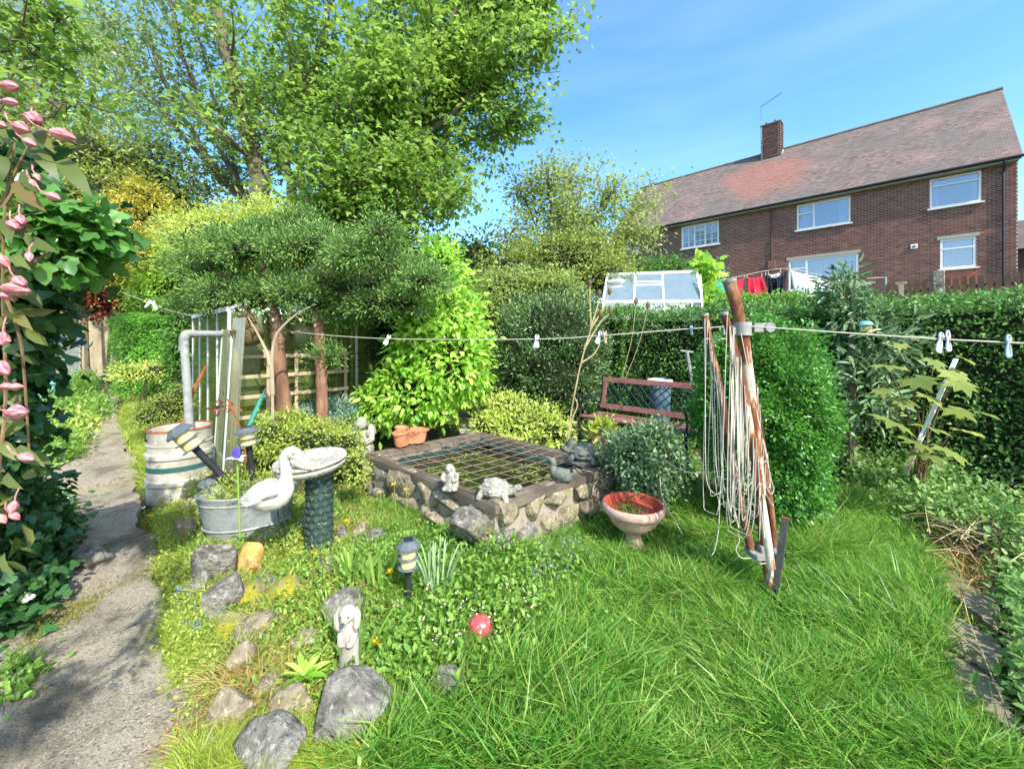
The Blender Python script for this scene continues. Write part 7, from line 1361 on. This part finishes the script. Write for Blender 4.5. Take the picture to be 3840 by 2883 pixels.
# dried teasels
q0 = P(2135, 1640, 4.0); t = thing('dry_teasel', 'tall dry teasel stems with brown seed heads in front of the hedge', 'plant', (q0.x, q0.y, g(q0.x, q0.y))); QB = t.location.copy(); m = MB(); TY = 4.0
for pts in ([(2125, 1700), (2140, 1560), (2170, 1400), (2195, 1300), (2215, 1230), (2212, 1130), (2212, 1072)], [(2215, 1230), (2240, 1150), (2248, 1108)], [(2215, 1235), (2260, 1160), (2285, 1100)], [(2190, 1310), (2250, 1210), (2288, 1175)], [(2180, 1360), (2225, 1330), (2250, 1290)], [(2130, 1640), (2150, 1560), (2165, 1520), (2150, 1480)], [(2215, 1235), (2235, 1200), (2252, 1180)]): m.tube(catmull([P(a, b_, TY)-QB for a, b_ in pts], 5), [.009, .005], 6)
M['tstem'] = mat('tstem', ['#8f7d58', '#ab9a72', '#bdae88'], 9, .8); m.build('stems', M['tstem'], t)
for px, py in ((2212, 1062), (2248, 1100), (2286, 1092), (2252, 1178), (2290, 1165), (2385, 1130), (2430, 1145)):
    m = MB(); c = P(px, py, TY)-QB; m.ball(c, (.021, .021, .036), 12, 9, lump=.12)
    for k in range(26): a, e = k*2.4, (k/26-.5)*2; s = math.sqrt(max(0, 1-e*e)); d = Vector((math.cos(a)*s, math.sin(a)*s, e)); m.tube([c+Vector((d.x*.02, d.y*.02, d.z*.034)), c+Vector((d.x*.03, d.y*.03, d.z*.045))], [.003, .001], 3, False)
    m.build('seed_head', M['twig'], t)
m = MB()
for px, py, x2, y2 in ((2385, 1140, 2330, 1420), (2430, 1150, 2345, 1420)): m.tube(catmull([P(px, py, TY)-QB, P((px+x2)/2+10, (py+y2)/2, TY)-QB, P(x2, y2, TY)-QB], 4), .003, 5)
m.build('stems', M['tstem'], t)

# ---------------------------------------------------------------- shaded bed: cane, stems, timber
q0 = P(3430, 1850, 3.2); q0.z = g(q0.x, q0.y); t = thing('white_cane', 'pale flat strip of wood slanting through the large leaved plant', 'cane', q0); MB().bar(P(3450, 1650, 3.15)-q0, P(3585, 1345, 3.3)-q0, .03, .008).build('strip', M['white_paint'], t); MB().bar(P(3395, 1780, 3.1)-q0, P(3450, 1650, 3.15)-q0, .028, .012).build('lower_strip', M['wood_grey'], t)
q0 = P(3620, 1760, 3.9); q0.z = g(q0.x, q0.y); t = thing('pruned_shrub', 'bare pruned woody stems in front of the dark hedge', 'shrub', q0); m = MB()
for pts in ([(3615, 1780), (3610, 1500), (3605, 1350), (3575, 1290), (3600, 1255)], [(3630, 1780), (3640, 1480), (3650, 1330), (3700, 1310), (3760, 1330)], [(3600, 1760), (3590, 1560), (3570, 1400), (3560, 1280)], [(3650, 1380), (3690, 1330), (3680, 1320)], [(3560, 1290), (3530, 1230), (3510, 1205)], [(3545, 1250), (3500, 1230), (3495, 1260)]): m.tube(catmull([P(a, b_, 3.9)-q0 for a, b_ in pts], 5), [.028, .016, .006], 7)
m.build('stems', M['wood_grey'], t)
q0 = P(3730, 1720, 4.2); q0.z = g(q0.x, q0.y); t = thing('timber_boards', 'old brown boards leaning under the overhanging hedge', 'boards', q0, RZ)
for x, w_, h, r in ((-.5, .3, .95, .15), (-.1, .35, 1.05, .05), (.35, .28, .8, -.2), (.75, .3, .9, .1)): MB().box((x, -.05*x, h/2), (w_, .03, h), rot=(-.15, r, 0)).build('board', mat('old_board', ['#4f4230', '#6b5a42', '#7d6c50'], 5, .95, .5, 30, stretch=(1, 1, .3)) if 'old_board' not in bpy.data.materials else bpy.data.materials['old_board'], t, smooth=False)
m = MB(); rg = random.Random(6)
for k in range(14): x = rg.uniform(-.9, 1.2); m.tube(catmull([(x, -.15, 0), (x+rg.uniform(-.3, .3), -.2, rg.uniform(.3, .6)), (x+rg.uniform(-.6, .6), -.2, rg.uniform(.7, 1.3))], 4), [.014, .004], 5)
m.build('fallen_branches', M['twig'], t)
q0 = G(3720, 2130); t = thing('twig_heap', 'heap of cut dry twigs at the edge of the shaded bed', 'twigs', q0); rg = random.Random(8); m = MB()
for k in range(110): a = rg.uniform(0, 6.28); L = rg.uniform(.12, .3); c = Vector((rg.gauss(.08, .14), rg.gauss(.1, .12), rg.uniform(.02, .22))); d = Vector((math.cos(a), math.sin(a), rg.uniform(-.1, .7)))*L; m.tube(catmull([c-d/2, c+Vector((rg.uniform(-.02, .02), 0, .02)), c+d/2], 2), [.004, .0015], 4)
stuff(m.build('twigs', M['tstem'], t)); obj('stump', rock_mesh(640, (.16, .14, .12), 3, .3), M['bark'], t, (.18, .15, .08))
# long dry stalks over the edge slabs
for i, (lab, pts) in enumerate((('long dry stalk lying across the grass edge by the twig heap', [(3370, 1940), (3500, 1960), (3620, 2010), (3700, 2060)]), ('forked dry stalk crossing the edge slabs', [(3500, 2230), (3600, 2330), (3640, 2420), (3760, 2740)]), ('thin dry stalk lying along the lower slabs', [(3330, 2230), (3480, 2400), (3700, 2550)]))):
    q0 = G(*pts[0]); t = thing('dry_stalk', lab, 'stalk', q0); m = MB(); m.tube(catmull([G(*q)-q0+Vector((0, 0, .12+.03*math.sin(k*2))) for k, q in enumerate(pts)], 5), .0025, 5); m.build('stalk', M['tstem'], t); MB().tube([(0, 0, .1), (0, 0, -.02)], .002, 4).build('root', M['tstem'], t)
